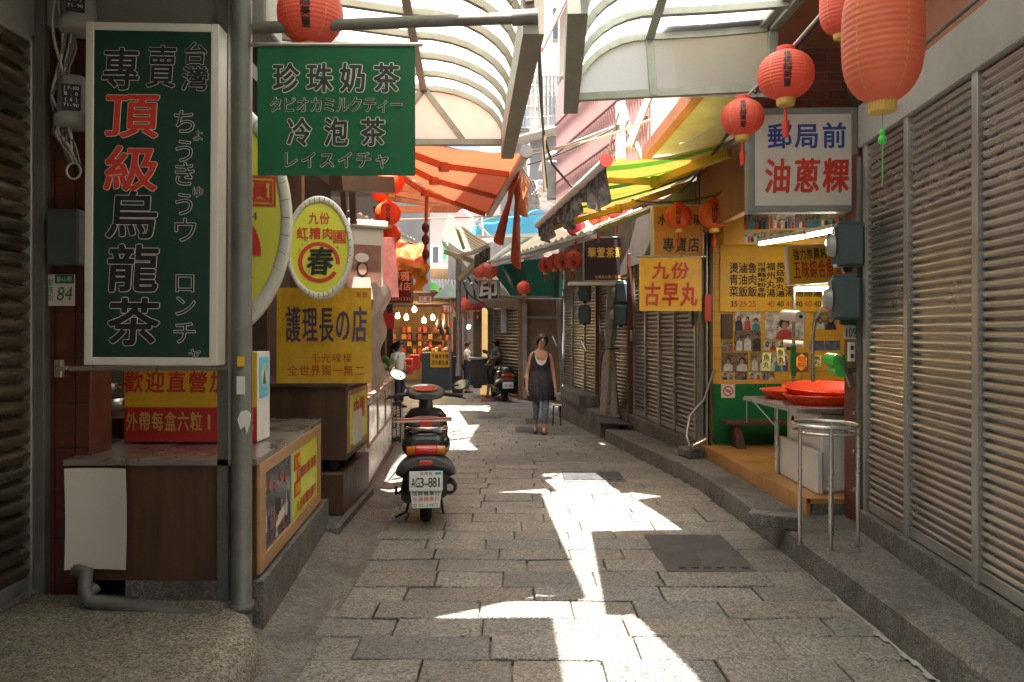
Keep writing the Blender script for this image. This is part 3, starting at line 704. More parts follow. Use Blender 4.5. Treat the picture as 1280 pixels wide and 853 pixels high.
def pcard(label, x, y, w_, h_, yaw, s):
    f = face_cam(P(x, y, 7.0), yaw, RN.uniform(-8, 8)); t = thing("price_card", label, "price card", P(x, y + 12, 7.0), "price cards on the steel table")
    if s: 
        q = MB(); q.box((0, 0, 0), (w_, h_, .004), f)
    else:
        q = MB(); q.prism([(w_ * .55 * math.cos(PI / 3 * k + .5), h_ * .6 * math.sin(PI / 3 * k + .5)) for k in range(6)], f, -.002, .002)
    obj("card", q, M("pale yellow card", (.62, .6, .22), .6) if s else m_yel, t)
    q = MB(); column(q, f, "魚丸" if s else "餛飩", 0, .0, w_ * .8, h_ * .85, .01, .0028); obj("lettering", q, m_black if s else m_redp, t, fix=False)
    q = MB(); q.tube([f(0, -h_ / 2, -.004), V((f.o.x, f.o.y, zt))], .003, 5); obj("stick", q, m_steel, t)
pcard("pale yellow price card leaning at the doorway end of the table", 958, 452, .075, .16, -15, 1)
pcard("pale yellow upright price card behind the trays", 976, 446, .075, .16, 10, 1)
pcard("orange hexagon price card behind the trays", 1002, 453, .10, .13, 0, 0)
pcard("small pale price card next to the curved arm", 1021, 451, .085, .10, 15, 1)
t = thing("plastic_dispenser", "bright green plastic dispenser clipped to the grey post", "dispenser", P(1046, 455, 5.9))
a = P(1036, 449, 5.9); b_ = P(1050, 452, 5.75)
q = MB(); q.tube([a, b_], [.05, .058], 16); q.tube([P(1041, 462, 5.9), P(1052, 464, 5.75)], [.04, .05], 16); obj("barrel", q, m_gplas, t)
q = MB(); q.bar(P(1049, 444, 5.72), P(1064, 484, 5.72), .035, .02); obj("steel_plate", q, m_steel, t)
# white chest freezer
t = thing("chest_freezer", "scuffed white chest freezer standing under the steel table", "freezer", (2.95, 6.4, .3))
f = Fr((2.45, 6.05, .3), (0.02, 1, 0), (0, 0, 1), (-1, 0.02, 0))
q = MB(); q.bx(.05, .85, 0, .62, -.75, 0, .02, fr=f); obj("body", q, m_white, t)
q = MB(); q.bx(-.02, .9, 0, .34, .0, .06, .02, fr=f); obj("lower_skirt", q, m_cream, t)
q = MB(); q.lathe([(0, .004), (.045, .004), (.045, 0)], ax=Fr(f(.68, .5, .002), f.u, f.v, f.n), seg=18, sx=.7); obj("vent", q, m_dark, t)
# bench inside
t = thing("wooden_bench", "dark wooden bench against the green lower wall of the noodle shop", "bench", (2.6, 8.5, .3))
q = MB(); q.bx(2.32, 3.4, 8.32, 8.6, .56, .60, .005); obj("seat", q, m_wood, t)
for x in (2.5, 3.25):
    q = MB(); q.loft([[V((x - .05 + a, 8.46 + b_, .56)) for a, b_ in ((-.03, -.1), (.03, -.1), (.03, .1), (-.03, .1))], [V((x + a, 8.46 + b_, .3)) for a, b_ in ((-.05, -.12), (.05, -.12), (.05, .12), (-.05, .12))]], sm=False); obj("leg", q, m_wood, t)
# no smoking notice
f = face_cam(P(910, 489, YB - .02)); t = thing("no_smoking_sign", "small white no smoking notice on the green wall", "sign", P(910, 498, YB - .02))
q = MB(); q.box((0, 0, 0), (.155, .155, .004), f); obj("plate", q, m_cream, t)
q = MB(); n = 28
def ring(q, f, r0, r1, lift, mi=0, n=28, cx=0, cy=0, sx=1, a0=0, a1=2 * PI):
    vs = []
    for k in range(n + 1):
        g_ = a0 + (a1 - a0) * k / n; vs += [f(cx + r0 * sx * math.cos(g_), cy + r0 * math.sin(g_), lift), f(cx + r1 * sx * math.cos(g_), cy + r1 * math.sin(g_), lift)]
    q.add(vs, [(2 * k, 2 * k + 1, 2 * k + 3, 2 * k + 2) for k in range(n)], mi)
ring(q, f, .045, .058, .003); q.add([f(-.04, .03, .0032), f(-.03, .04, .0032), f(.04, -.03, .0032), f(.03, -.04, .0032)], [(0, 1, 2, 3)]); obj("red_ring", q, m_redp, t, fix=False)
q = MB(); q.box((0, 0, .0025), (.06, .012, .001), f); obj("cigarette", q, m_black, t)
# ring stand on the pavement
t = thing("ring_stand", "steel four legged ring stand standing on the kerb in front of noodle shop", "stand", (2.2, 5.35, .18))
c = P(1031, 531, 5.15); rr = .205; zr = c.z
q = MB(); q.tube([V((c.x + rr * math.cos(2 * PI * k / 32), c.y + rr * math.sin(2 * PI * k / 32), zr)) for k in range(33)], .014, 8, caps=False); obj("top_ring", q, m_steel, t)
q = MB(); q.tube([V((c.x + rr * math.cos(2 * PI * k / 32), c.y + rr * math.sin(2 * PI * k / 32), zr - .045)) for k in range(33)], .009, 8, caps=False); obj("lower_ring", q, m_steel, t)
for g_ in (200, 258, 55, -32):
    x, y = c.x + rr * math.cos(math.radians(g_)), c.y + rr * math.sin(math.radians(g_))
    q = MB(); q.tube([V((x, y, zr)), V((x, y, .178))], .0135, 8); obj("leg", q, m_steel, t)
single("wooden_block", MB().box((0, 0, 0), (.34, .14, .09), Fr(P(967, 651, 5.55) + V((0, 0, .01)), (1, -.55, 0), (.55, 1, 0)), .006), m_conc, "short grey wooden block lying on the kerb before the ring stand", "block")
single("stone_block", MB().box((0, 0, 0), (.2, .3, .11), Fr((2.0, 8.6, .225), (1, .2, 0), (-.2, 1, 0)), .02), m_conc, "rough stone block on the kerb at the foot of the door post", "stone")
# posts at the far end of the noodle shop
t = thing("door_post", "tall brown steel door posts between noodle shop and grey shutter", "post", (2.17, 8.8, .3))
q = MB(); q.bx(2.10, 2.16, 8.66, 8.74, .2, 3.6, .004); obj("outer_post", q, m_pipe, t)
q = MB(); q.bx(2.18, 2.20, 8.62, 8.7, .3, 3.2, .003); obj("rail", q, m_rail, t)
q = MB(); q.bx(2.215, 2.25, 8.6, 8.7, .3, 3.2, .003); obj("inner_post", q, m_wood, t)
q = MB(); q.box((0, 0, 0), (.07, .3, .004), face_cam(P(885, 385, 8.58))); obj("red_paper_strip", q, m_redp, t)
m_lint = M("dark stained lintel", (.12, .10, .085), .8, var=.25, dirt=.5)
m_tan = M("dark tan timber", (.15, .095, .05), .6, var=.3, scale=4, dirt=.5, dcol=(.06, .035, .02))
# ------------------------------------------------------------------ right row beyond the noodle shop
FA, FB, FC, FD, FE_ = (2.12, 8.75), (1.82, 11.7), (1.06, 17.0), (.55, 20.5), (-.95, 26.0)
def facx(y): return lerp([(p[1], p[0]) for p in (FA, FB, FC, FD, FE_)], y)
tb = thing("row_building", "old row house behind the narrow grey shutters and purple sign", "building", (2.2, 12, 0))
def fslab(q, y0, y1, z0, z1, d0, d1, mi=0):
    a = V((facx(y0), y0, 0)); b_ = V((facx(y1), y1, 0)); u = (b_ - a).normalized(); fr = Fr(a, u, (0, 0, 1), (-u.y, u.x, 0))
    q.bx(0, (b_ - a).length, z0, z1, -d1, -d0, .006, mi, fr)
q = MB(); fslab(q, 8.85, 11.7, -.1, .32, -.06, .4); fslab(q, 11.72, 17, -.3, .28, -.04, .4); obj("plinth", q, m_conc, tb)
q = MB(); fslab(q, 8.75, 11.7, 2.55, 3.3, -.03, .4); fslab(q, 11.72, 17, 2.45, 3.5, -.03, .4); obj("lintel", q, m_lint, tb)
q = MB(); fslab(q, 8.8, 17, -.3, 3.4, .42, .5); obj("back_wall", q, m_dwall, tb)
q = MB(); q.bx(2.35, 9, 8.6, 17, 3.45, 7.0); obj("upper_storey", q, m_wall, tb)
def fs(y0, y1, ins=.02): return (facx(y0) + ins, y0), (facx(y1) + ins, y1)
shutter("grey roller shutter with three mullions behind the yellow cloth banner", *fs(8.85, 11.55), .33, 2.6, m_shutd, pitch=.058, bars=(.28, .52, .76), rail=.07)
shutter("brown slatted shutter behind the plastic wrapped post", *fs(11.85, 13.6), .28, 2.5, m_shutd, pitch=.06, bars=(.5,), rail=.06)
shutter("brown slatted shutter with a tilted handle beside the walking woman", *fs(13.65, 16.6), .25, 2.5, m_shutd, pitch=.06, bars=(.35, .7), rail=.06)
def handle(label, a, b_, r=.018):
    t = thing("door_handle_bar", label, "handle bar", (V(a) + V(b_)) / 2)
    q = MB(); q.tube([a, b_], r, 8); obj("bar", q, m_steel, t)
    q = MB(); q.tube([V(b_), V(b_) + V((.05, .02, 0))], r * .7, 8); q.tube([V(a), V(a) + V((.05, .02, 0))], r * .7, 8); obj("bracket", q, m_rail, t)
handle("bright slanted steel handle bar on the grey shutter by the door post", P(866, 445, 9.2), P(877, 470, 9.0))
handle("slanted steel handle bar on the brown shutter near the brown post", P(726, 426, 13.3), P(733, 440, 13.1))
handle("short bright handle bar just behind the walking woman", P(691, 421, 15.8), P(696, 433, 15.6))
t = thing("shop_post", "reddish brown steel post between the two brown slatted shutters", "post", (facx(13.62), 13.6, 0))
q = MB(); q.bx(facx(13.62) - .07, facx(13.62) + .01, 13.58, 13.68, -.1, 2.6, .004); obj("shaft", q, m_redtile, t)
t = thing("shop_post", "reddish brown steel post at the end of the grey mullioned shutter", "post", (facx(11.7), 11.7, 0))
q = MB(); q.bx(facx(11.7) - .06, facx(11.7) + .02, 11.62, 11.78, -.1, 2.75, .004); obj("shaft", q, m_redtile, t)
q = MB(); q.box((0, 0, 0), (.03, .16, .04), face_cam(P(789, 420, 11.55)), .01); obj("latch", q, m_steel, t)
# leaning hook rod
single("hook_rod", MB().tube([P(893, 462, 8.6), P(880, 500, 8.6), P(862, 520, 8.6), P(858, 545, 8.5), P(862, 558, 8.45), P(874, 553, 8.4)], [.016] * 5 + [.02], 8), m_rail, "bent metal hook rod leaning against the brown door post", "rod")
single("hook_rod", MB().tube([P(866, 558, 8.35), P(882, 550, 8.4)], .03, 8), m_steel, "short steel hinge bar lying on the stone block", "bar")
# steps
t = thing("entry_steps", "two brown concrete steps in front of the brown slatted shutters", "steps", (1.3, 13, 0))
q = MB(); q.prism([(1.66, 11.9), (1.40, 12.2), (.98, 15.9), (1.15, 15.9), (1.8, 12.4)], Fr((0, 0, 0), (1, 0, 0), (0, 1, 0), (0, 0, 1)), -.25, .24); obj("lower_step", q, m_conc, t)
q = MB(); q.prism([(1.50, 13.3), (1.18, 13.5), (.98, 15.7), (1.2, 15.7), (1.55, 13.6)], Fr((0, 0, 0), (1, 0, 0), (0, 1, 0), (0, 0, 1)), .242, .44); obj("upper_step", q, m_conc, t)
t = single("ramp_plate", MB().prism([(1.78, 11.3), (1.32, 11.55), (1.35, 12.2), (1.82, 11.95)], Fr((0, 0, 0), (1, 0, 0), (0, 1, 0), (0, 0, 1)), .18, .2), m_iron, "dark steel plate lying over the kerb below the plastic wrapped post", "plate")
# plastic wrapped pole
def wrap(u, v):
    p = P(768 - 4 * math.sin(v * 3), 345 + 188 * v, 12.3); r = (.09 + .07 * v ** 3 + .05 * max(0, .25 - v)) * (1 + .18 * math.sin(u * 2 * PI * 5 + v * 7) * (.4 + v)) * (1 - .35 * math.exp(-((v - .48) / .06) ** 2))
    return p + V((r * math.cos(2 * PI * u) - .05 * v, r * .7 * math.sin(2 * PI * u), 0))
t = thing("wrapped_post", "post wrapped in crumpled clear plastic sheet tied in the middle", "post", P(762, 533, 12.3))
q = MB(); q.grid(wrap, 30, 26); obj("plastic_wrap", q, M("crumpled grey plastic", (.26, .24, .21), .3, var=.25, scale=7, bump=.01, bscale=14), t)
q = MB(); q.tube([P(766, 345, 12.3), P(762, 520, 12.3)], .04, 8); obj("pole", q, m_pipe, t)
q = MB(); c = P(766, 436, 12.3); q.tube([c + V((.1 * math.cos(g_), .08 * math.sin(g_), 0)) for g_ in [2 * PI * k / 16 for k in range(17)]], .012, 6, caps=False); obj("tie", q, m_black, t)
m_bmet = M("blue painted meter box", (.05, .10, .15), .5, .1, var=.2, dirt=.3)
meter("upper blue electric meter beside the plastic wrapped post", P(778, 366, 12.0), 1.05, m_bmet)
meter("lower blue electric meter beside the plastic wrapped post", P(776, 394, 12.0), 1.05, m_bmet)
meter("upper dark meter hanging on the brown post between shutters", P(731, 366, 13.4), 1.0)
meter("lower dark meter hanging on the brown post between shutters", P(731, 394, 13.4), 1.0)
meter("small grey meter behind the corner of the yellow cloth banner", P(872, 396, 8.9), .7)
# orange box sign
Y0 = 8.55; x0, x1, y0, y1 = 816, 880, 256, 321; fr = face_cam(ctr(x0, x1, y0, y1, Y0), -3); w_, h_ = dim(x0, x1, y0, y1, Y0)
signbox("orange_sign", "orange box sign with dark characters behind two orange lanterns", fr, w_, h_, .2, m_oran, m_white, .018,
        [("lettering", M("dark green lettering", (.012, .04, .035), .5), lambda q, f: (line(q, f, "水晶玻璃", .02, .12, .52, .13, .02), line(q, f, "專賣店", .03, -.16, .42, .17, .02)))])
# yellow cloth banner
def cloth(name, label, x0, x1, y0, y1, Y0, mat, texts, amp=.012, cat="banner", pole=True, yaw=0, group=None, sag=0):
    fr0 = face_cam(ctr(x0, x1, y0, y1, Y0), yaw); w_, h_ = dim(x0, x1, y0, y1, Y0)
    class CF:
        def __call__(s, a, b, c=0):
            k = (.5 - b / h_)
            return fr0(a, b, c + amp * (math.sin(a * 11 + b * 3) + .6 * math.sin(a * 23 - b * 7)) * (.3 + k))
    f = CF(); t = thing(name, label, cat, fr0(0, -h_ / 2), group)
    q = MB(); q.grid(lambda u, v: f((u - .5) * w_, (v - .5) * h_, 0), 28, 20); obj("cloth", q, mat, t, fix=False)
    for part, mt, fn in texts:
        q = MB(); fn(q, f); obj(part, q, mt, t, fix=False)
    if pole:
        q = MB(); q.tube([fr0(-w_ / 2 - .03, h_ / 2, 0), fr0(w_ / 2 + .04, h_ / 2, 0)], .012, 8); obj("rod", q, m_steel, t)
    return t
cloth("cloth_banner", "yellow cloth banner with red characters in front of grey shutter", 799, 877, 321, 389, 8.4, m_yel,
      [("lettering", m_redp, lambda q, f: (line(q, f, "九份", .0, .14, .42, .19, .025, .006, skew=.08), line(q, f, "古早丸", .0, -.12, .60, .27, .035, .006, skew=.06)))])
# purple sign
Y0 = 12.2; x0, x1, y0, y1 = 729, 785, 296, 352; fr = face_cam(ctr(x0, x1, y0, y1, Y0), -3); w_, h_ = dim(x0, x1, y0, y1, Y0)
signbox("tea_sign", "dark purple tea shop sign with gold characters", fr, w_, h_, .2, M("dark purple sign face", (.028, .012, .022), .45), m_rail, .02,
        [("lettering", m_gold, lambda q, f: (line(q, f, "華萱茶業", .0, .10, .58, .17, .035), line(q, f, "台灣高山茶／烏龍茶", .06, -.285, .46, .055, .02)))])
single("lamp_ledge", MB().bx(PX(710, 12.1), PX(786, 12.1), 12.0, 12.2, PZ(357, 12.1), PZ(353, 12.1), .006), m_white, "thin pale ledge lamp under the purple tea sign", "lamp")
# yellow green folding awning
m_fab = [M("yellow awning cloth", (.58, .40, .07), .7, var=.15, scale=6, trans=.16, dirt=.2, dcol=(.4, .25, .05)), M("green awning cloth", (.09, .26, .02), .7, var=.1, scale=6, trans=.16), M("dark green awning cloth", (.015, .07, .012), .7, trans=.22)]
t = thing("folding_awning", "yellow and green striped folding awning stretched over the street", "awning", (1.4, 8, 3))
n0, w0, n1, w1 = P(757, 203, 7.0), P(927, 170, 6.3), P(672, 282, 10.4), P(842, 230, 10.4)
def aw(u, v):
    a = n0 + (w0 - n0) * u; b_ = n1 + (w1 - n1) * u; p = a + (b_ - a) * v
    return p + V((0, 0, -.05 * math.sin(PI * v) - .05 * math.sin(PI * u) + .012 * math.sin(v * 26)))
STR = [0, 1, 0, 0, 1, 0, 2, 0, 0, 1, 0, 0, 2, 0, 0, 1, 0, 0, 2, 0]
q = MB(); q.grid(aw, 14, 40, mi=lambda u, v: STR[int(v * 20) % 20]); obj("fabric", q, m_fab, t, fix=False)
q = MB(); q.tube([n0 + V((0, -.03, 0)), n1], .045, 10); obj("front_bar", q, m_white, t)
q = MB(); q.tube([n0 + V((0, -.04, 0)), n0 + V((0, -.075, 0))], .06, 14); obj("end_cap", q, m_redp, t)
q = MB(); q.tube([w0, w1], .06, 10); obj("roller_case", q, m_rail, t)
m_yarm = M("yellow painted awning arm", (.55, .36, .04), .45, .2, dirt=.3, dcol=(.2, .1, .03))
for e, (a, b_, k) in enumerate(((w0 + V((0, .35, -.06)), n0 + V((.08, .45, -.07)), .5), (w1 + V((0, -1.1, -.2)), n1 + V((.1, -.5, -.12)), .5))):
    el = a + (b_ - a) * k + V((0, -.12 if e else .5, -.04))
    q = MB(); q.bar(a, el, .05, .075); q.bar(el, b_, .045, .065); arm = obj("folding_arm", q, m_yarm, t)
    q = MB(); q.tube([el + V((0, 0, -.05)), el + V((0, 0, .05))], .05, 12); obj("elbow", q, m_yarm, arm)
def val(u, v):
    p = n0 + (n1 - n0) * u; return p + V((.05 * math.sin(u * 60) * v + .03 * v, 0, -(.30 + .10 * math.sin(u * 17)) * v * (1 - .25 * u)))
m_val = M("dark patterned valance", (.05, .055, .05), .8, var=.7, scale=14, dirt=.6, dcol=(.5, .48, .42), dscale=7)
q = MB(); q.grid(val, 70, 6); obj("valance", q, m_val, t, fix=False)
# cream lean-to awning farther along
m_crm = M("cream corrugated awning", (.52, .45, .32), .6, var=.15, scale=4, dirt=.4, dcol=(.22, .17, .11), trans=.2)
def ribbed(name, label, pts, mat, amp=.02, nr=20, cat="awning", frame=None):
    t = thing(name, label, cat, (pts[0] + pts[2]) / 2); a, b_, c, d = pts
    q = MB(); q.grid(lambda u, v: (a + (b_ - a) * u) + ((d + (c - d) * u) - (a + (b_ - a) * u)) * v + V((0, 0, amp * math.sin(u * nr * 2 * PI))), nr * 6, 2); obj("sheet", q, mat, t, fix=False)
    q = MB()
    for s_, e in ((a, b_), (b_, c), (c, d), (d, a)): q.bar(s_ + V((0, 0, -.05)), e + V((0, 0, -.05)), .05, .05)
    obj("frame", q, frame or m_rail, t)
    return t
ribbed("lean_to_awning", "cream corrugated lean-to awning below the valance and above the green tarp", [P(748, 284, 10.3), P(606, 328, 19.5), P(650, 296, 20.0), P(815, 258, 10.3)], m_crm, nr=26)
single("gutter_beam", MB().bar(P(742, 293, 11.1), P(608, 333, 19.3), .09, .12), m_white, "long white gutter beam along the edge of the cream awning", "gutter")
# green tarp screen
m_tarp = M("dark green tarp", (.008, .075, .05), .6, var=.2, scale=3, trans=.3, dirt=.3, dcol=(.01, .03, .02))
t = thing("green_tarp", "dark green tarp screen stretched above the doorway behind the woman", "tarp", P(655, 372, 18))
a, b_, c, d = P(612, 334, 19.8), P(706, 318, 16.4), P(702, 372, 16.6), P(640, 372, 19.2)
q = MB(); q.grid(lambda u, v: (a + (b_ - a) * u) + ((d + (c - d) * u) - (a + (b_ - a) * u)) * v + V((0, 0, 0)) + V((.05 * math.sin(u * 19), 0, 0)), 40, 6); obj("sheet", q, m_tarp, t, fix=False)
q = MB(); q.tube([P(598, 371, 19.6), P(706, 372, 16.6)], .03, 8); obj("rail", q, m_rail, t)
q = MB(); q.add([P(606, 340, 19.7), P(640, 371, 19.3), P(596, 371, 19.9)], [(0, 1, 2)]); obj("grey_flap", q, m_crm, t)
# doorway wall behind the woman
t = thing("plywood_hoarding", "tan plywood panel closing the doorway behind the walking woman", "panel", P(675, 500, 17.6))
q = MB(); q.add([P(650, 374, 18.6), P(704, 374, 17.0), P(702, 506, 17.0), P(652, 497, 18.6)], [(0, 1, 2, 3)]); q.add([P(650, 374, 18.8), P(704, 374, 17.2), P(702, 506, 17.2), P(652, 497, 18.8)], [(0, 1, 2, 3)]); obj("panel", q, m_tan, t)
q = MB(); q.bar(P(658, 397, 18.2), P(697, 397, 17.0), .05, .06); q.bar(P(656, 380, 18.2), P(656, 498, 18.2), .1, .1, up=(0, 1, 0)); q.bar(P(697, 374, 16.9), P(703, 480, 16.9), .08, .08, up=(0, 1, 0)); obj("frame", q, m_rail, t)
# 印 shop
tb = thing("seal_shop", "small shop with yellow lit opening and brown slatted shutter", "shop", (-.4, 22, -.3))
q = MB(); q.bar(P(590, 377, 22.5), P(655, 377, 20), .2, .38); obj("header", q, m_tan, tb)
q = MB(); q.bar(P(614, 377, 22.2), P(614, 480, 22.2), .2, .2, up=(0, 1, 0)); obj("post", q, m_tan, tb)
q = MB(); q.bar(P(597, 377, 22.8), P(597, 485, 22.8), .25, .3, up=(0, 1, 0)); obj("post", q, m_tan, tb)
q = MB(); q.add([P(600, 380, 23.5), P(660, 380, 23.5), P(660, 500, 23.5), P(600, 500, 23.5)], [(0, 1, 2, 3)]); obj("back_wall", q, M("glowing yellow shop wall", (.7, .5, .2), .7, emit=.10, ecol=(.9, .55, .2)), tb)  # faint emission on the wall stands in for lamp light
q = MB(); q.bar(P(655, 374, 19.8), P(655, 500, 19.8), .3, .3, up=(0, 1, 0)); obj("corner_pier", q, m_tan, tb)
shutter("brown slatted shutter of the seal shop behind the parked far scooter", (PX(651, 20.0), 20.0), (PX(618, 22), 22), PZ(497, 20.5), PZ(385, 20.5), M("brown slats", (.22, .15, .09), .5, .2, var=.3, dirt=.4), pitch=.09, rail=.08)
Y0 = 18.7; fr = face_cam(ctr(597, 624, 350, 375, Y0), -8); w_, h_ = dim(597, 624, 350, 375, Y0)
signbox("seal_sign", "black square sign with one white character over the seal shop", fr, w_, h_, .15, m_black, m_rail, .03,
        [("lettering", m_whp, lambda q, f: put(q, f, "印", 0, 0, .48, .46, .04))])
# ------------------------------------------------------------------ canopies
m_poly = M("milky polycarbonate", (.40, .425, .40), .4, var=.06, scale=3, trans=.92, dirt=.25, dcol=(.45, .5, .45), dscale=2.5)
m_polyb = M("pale blue polycarbonate", (.38, .40, .39), .4, var=.06, scale=2, trans=.92, dirt=.2, dcol=(.4, .52, .5), dscale=2)
m_endp = M("frosted end glass", (.84, .93, .98), .3, var=.03, trans=.9)
m_cfr = M("grey green canopy steel", (.26, .27, .22), .5, .2, var=.2, dirt=.5, dcol=(.12, .09, .06), dscale=4)
m_cfr2 = M("weathered cream canopy steel", (.25, .225, .17), .5, .2, var=.2, dirt=.5, dcol=(.16, .10, .06), dscale=4)
def canopy(label, prof, ys, mfr, mpan, beam, rails, endY, skip=None, mend=None):
    """prof(y) -> list of (x, z) from the street edge to the wall; ribs at ys"""
    t = thing("canopy", label, "canopy", (prof(ys[-1])[0][0], ys[-1], 3.0))
    p0, p1 = prof(ys[0]), prof(ys[-1])
    q = MB(); q.bar(V((p0[0][0] + beam[2], ys[0], p0[0][1] + beam[3])), V((p1[0][0] + beam[2], ys[-1] + .03, p1[0][1] + beam[3])), beam[0], beam[1]); obj("gutter_beam", q, mfr, t)
    for y in ys:
        q = MB(); pr = prof(y)
        for a, b_ in zip(pr, pr[1:]): q.bar(V((a[0], y, a[1])), V((b_[0], y, b_[1])), .045, .05, up=(0, 1, 0))
        obj("rib", q, mfr, t)
    for k in rails:
        a, b_ = prof(ys[0])[k], prof(ys[-1])[k]
        q = MB(); q.bar(V((a[0], ys[0], a[1] - .01)), V((b_[0], ys[-1], b_[1] - .01)), .06, .045); obj("rail", q, mfr, t)
    for i, (ya, yb) in enumerate(zip(ys, ys[1:])):
        q = MB(); pa, pb = prof(ya), prof(yb)
        va = [V((x, ya, z + .035)) for x, z in pa]; vb = [V((x, yb, z + .035)) for x, z in pb]
        n = len(va)
        fs = [(k, k + 1, n + k + 1, n + k) for k in range(n - 1)]
        if skip and skip[0] == i: fs = [f for k, f in enumerate(fs) if k not in skip[1]]; q.add(va + vb, fs + [(skip[1][0], skip[1][-1] + 1, n + skip[1][-1] + 1)], 0, True)
        else: q.add(va + vb, fs, 0, True)
        obj("panel", q, mpan, t, fix=False)
    return t
def prof_r(y):
    xb = .45 + .057 * (y - 5.5); out = [(xb, 3.24)]
    for k in range(1, 9):
        g_ = PI / 2 * k / 8; out.append((xb + .52 * (1 - math.cos(g_)), 3.24 + .42 * math.sin(g_)))
    return out + [(xb + .9, 3.68), (1.83, 3.72)]
ysr = [3.72 + .425 * k for k in range(5)]
tc = canopy("milky curved canopy with grey green ribs fixed to the soffit side", prof_r, ysr, m_cfr, m_polyb, (.10, .22, -.03, .0), (8, 10), 0)
pe = prof_r(5.4); ye = 5.42
q = MB(); q.add([V((x, ye, z)) for x, z in pe] + [V((pe[-1][0], ye, 3.24))], [list(range(len(pe) + 1))]); obj("end_panel", q, m_endp, tc, fix=False)
q = MB(); q.bar(V((pe[0][0], ye - .02, 3.23)), V((pe[-1][0] + .03, ye - .02, 3.30)), .05, .05, up=(0, 1, 0)); q.bar(V((pe[8][0] + .03, ye - .02, 3.24)), V((pe[8][0], ye - .02, 3.66)), .05, .06, up=(0, 1, 0)); q.bar(V((pe[-1][0], ye - .02, 3.24)), V((pe[-1][0], ye - .02, 3.74)), .06, .07, up=(0, 1, 0)); obj("end_frame", q, m_cfr, tc)
def prof_l(y):
    xb = .305 - .054 * y; out = [(xb, 3.28)]
    for k in range(1, 9):
        g_ = PI / 2 * k / 8; out.append((xb - .72 * (1 - math.cos(g_)), 3.28 + .46 * math.sin(g_)))
    return out + [(xb - 1.0, 3.78), (xb - 1.5, 3.85), (xb - 1.9, 3.9)]
ysl = [3.95 + .41 * k for k in range(8)]
tc = canopy("curved clear canopy with cream ribs above the green banner", prof_l, ysl, m_cfr2, m_poly, (.11, .24, .02, -.04), (8, 10), 0)
pe = prof_l(ysl[-1]); ye = ysl[-1] + .02
m_clear = M("cloudy clear plastic", (.84, .90, .90), .2, var=.05, trans=.9, dirt=.3, dcol=(.6, .5, .42), dscale=1.6)
q = MB(); q.add([V((x, ye, z)) for x, z in pe] + [V((pe[-1][0], ye, 3.28))], [list(range(len(pe) + 1))]); obj("end_panel", q, m_clear, tc, fix=False)
q = MB(); q.bar(V((pe[0][0], ye - .02, 3.26)), V((pe[-1][0], ye - .02, 3.26)), .05, .07, up=(0, 1, 0)); q.bar(V((pe[8][0], ye - .02, 3.74)), V((pe[8][0] + .35, ye - .02, 3.28)), .05, .05, up=(0, 1, 0)); q.bar(V((pe[8][0], ye - .02, 3.74)), V((pe[8][0] - .35, ye - .02, 3.28)), .05, .05, up=(0, 1, 0)); obj("end_frame", q, m_cfr2, tc)
# unseen roofs added over the lane, shaped to frame the sun patches on the paving
t = thing("sun_patch_mask", "added unseen roof framing the sun patch on the terracotta side", "roof", (1.2, 2, 3.7))
q = MB(); q.prism([(.37, 3.70), (.55, 2.9), (.62, .9), (2.2, .9), (2.1, 3.70)], Fr((0, 0, 0), (1, 0, 0), (0, 1, 0), (0, 0, 1)), 3.62, 3.68); obj("boarding", q, m_poly, t)
t = thing("sun_patch_mask", "added unseen roof framing the sun patch on the green sign side", "roof", (-1, 2, 3.7))
q = MB(); q.prism([(-.02, .9), (-.06, 3.61), (-.73, 3.61), (-.12, 3.98), (-.3, 4.1), (-1.9, 4.1), (-1.9, .9)], Fr((0, 0, 0), (1, 0, 0), (0, 1, 0), (0, 0, 1)), 3.45, 3.5); obj("boarding", q, m_poly, t)
t = thing("sun_blocker", "added unseen sheet high over the lane, blocking sun from the paving", "roof", (.0, 12, 7))  # added out of view to keep sun off the paving beyond the awnings
rp = [(-.55, 7.45), (-1.2, 10.2), (-1.25, 17.0), (.45, 17.0), (.66, 12.0), (.74, 10.8), (.74, 9.4), (.45, 8.9), (.45, 7.45)]
rz = lambda y: 5.62 + (y - 7.45) * .354
q = MB(); n = len(rp); q.add([V((x, y, rz(y))) for x, y in rp] + [V((x, y, rz(y) + .06)) for x, y in rp], [tuple(range(n)), tuple(range(n, 2 * n))] + [(k, (k + 1) % n, n + (k + 1) % n, n + k) for k in range(n)]); obj("sheet", q, m_poly, t)
t = thing("sun_blocker", "added unseen sheet high over the far bend, keeping it in shade", "roof", (-4, 22, 10))  # added overhead, out of view, to put the far bend in shade
q = MB(); zf = lambda y: 9.1 + (y - 17.0) * .45
rp = [(-8, 16.5), (-1.3, 17.05), (.3, 17.05), (.2, 19.0), (-1.2, 28.5), (-8, 28.5)]
n = len(rp); q.add([V((x, y, zf(y))) for x, y in rp] + [V((x, y, zf(y) + .06)) for x, y in rp], [tuple(range(n)), tuple(range(n, 2 * n))] + [(k, (k + 1) % n, n + (k + 1) % n, n + k) for k in range(n)]); obj("sheet", q, m_poly, t)
t = thing("sun_patch_blocker", "board added behind the milky canopy to trim the sun patch", "board", (1.5, 5.8, 3.72))  # added to cut off the kerb side of the wide sun patch
q = MB(); q.prism([(1.07, 5.30), (1.80, 5.30), (1.80, 6.0), (1.62, 6.9), (.86, 6.5)], Fr((0, 0, 0), (1, 0, 0), (0, 1, 0), (0, 0, 1)), 3.80, 3.83); obj("boarding", q, m_wall, t)
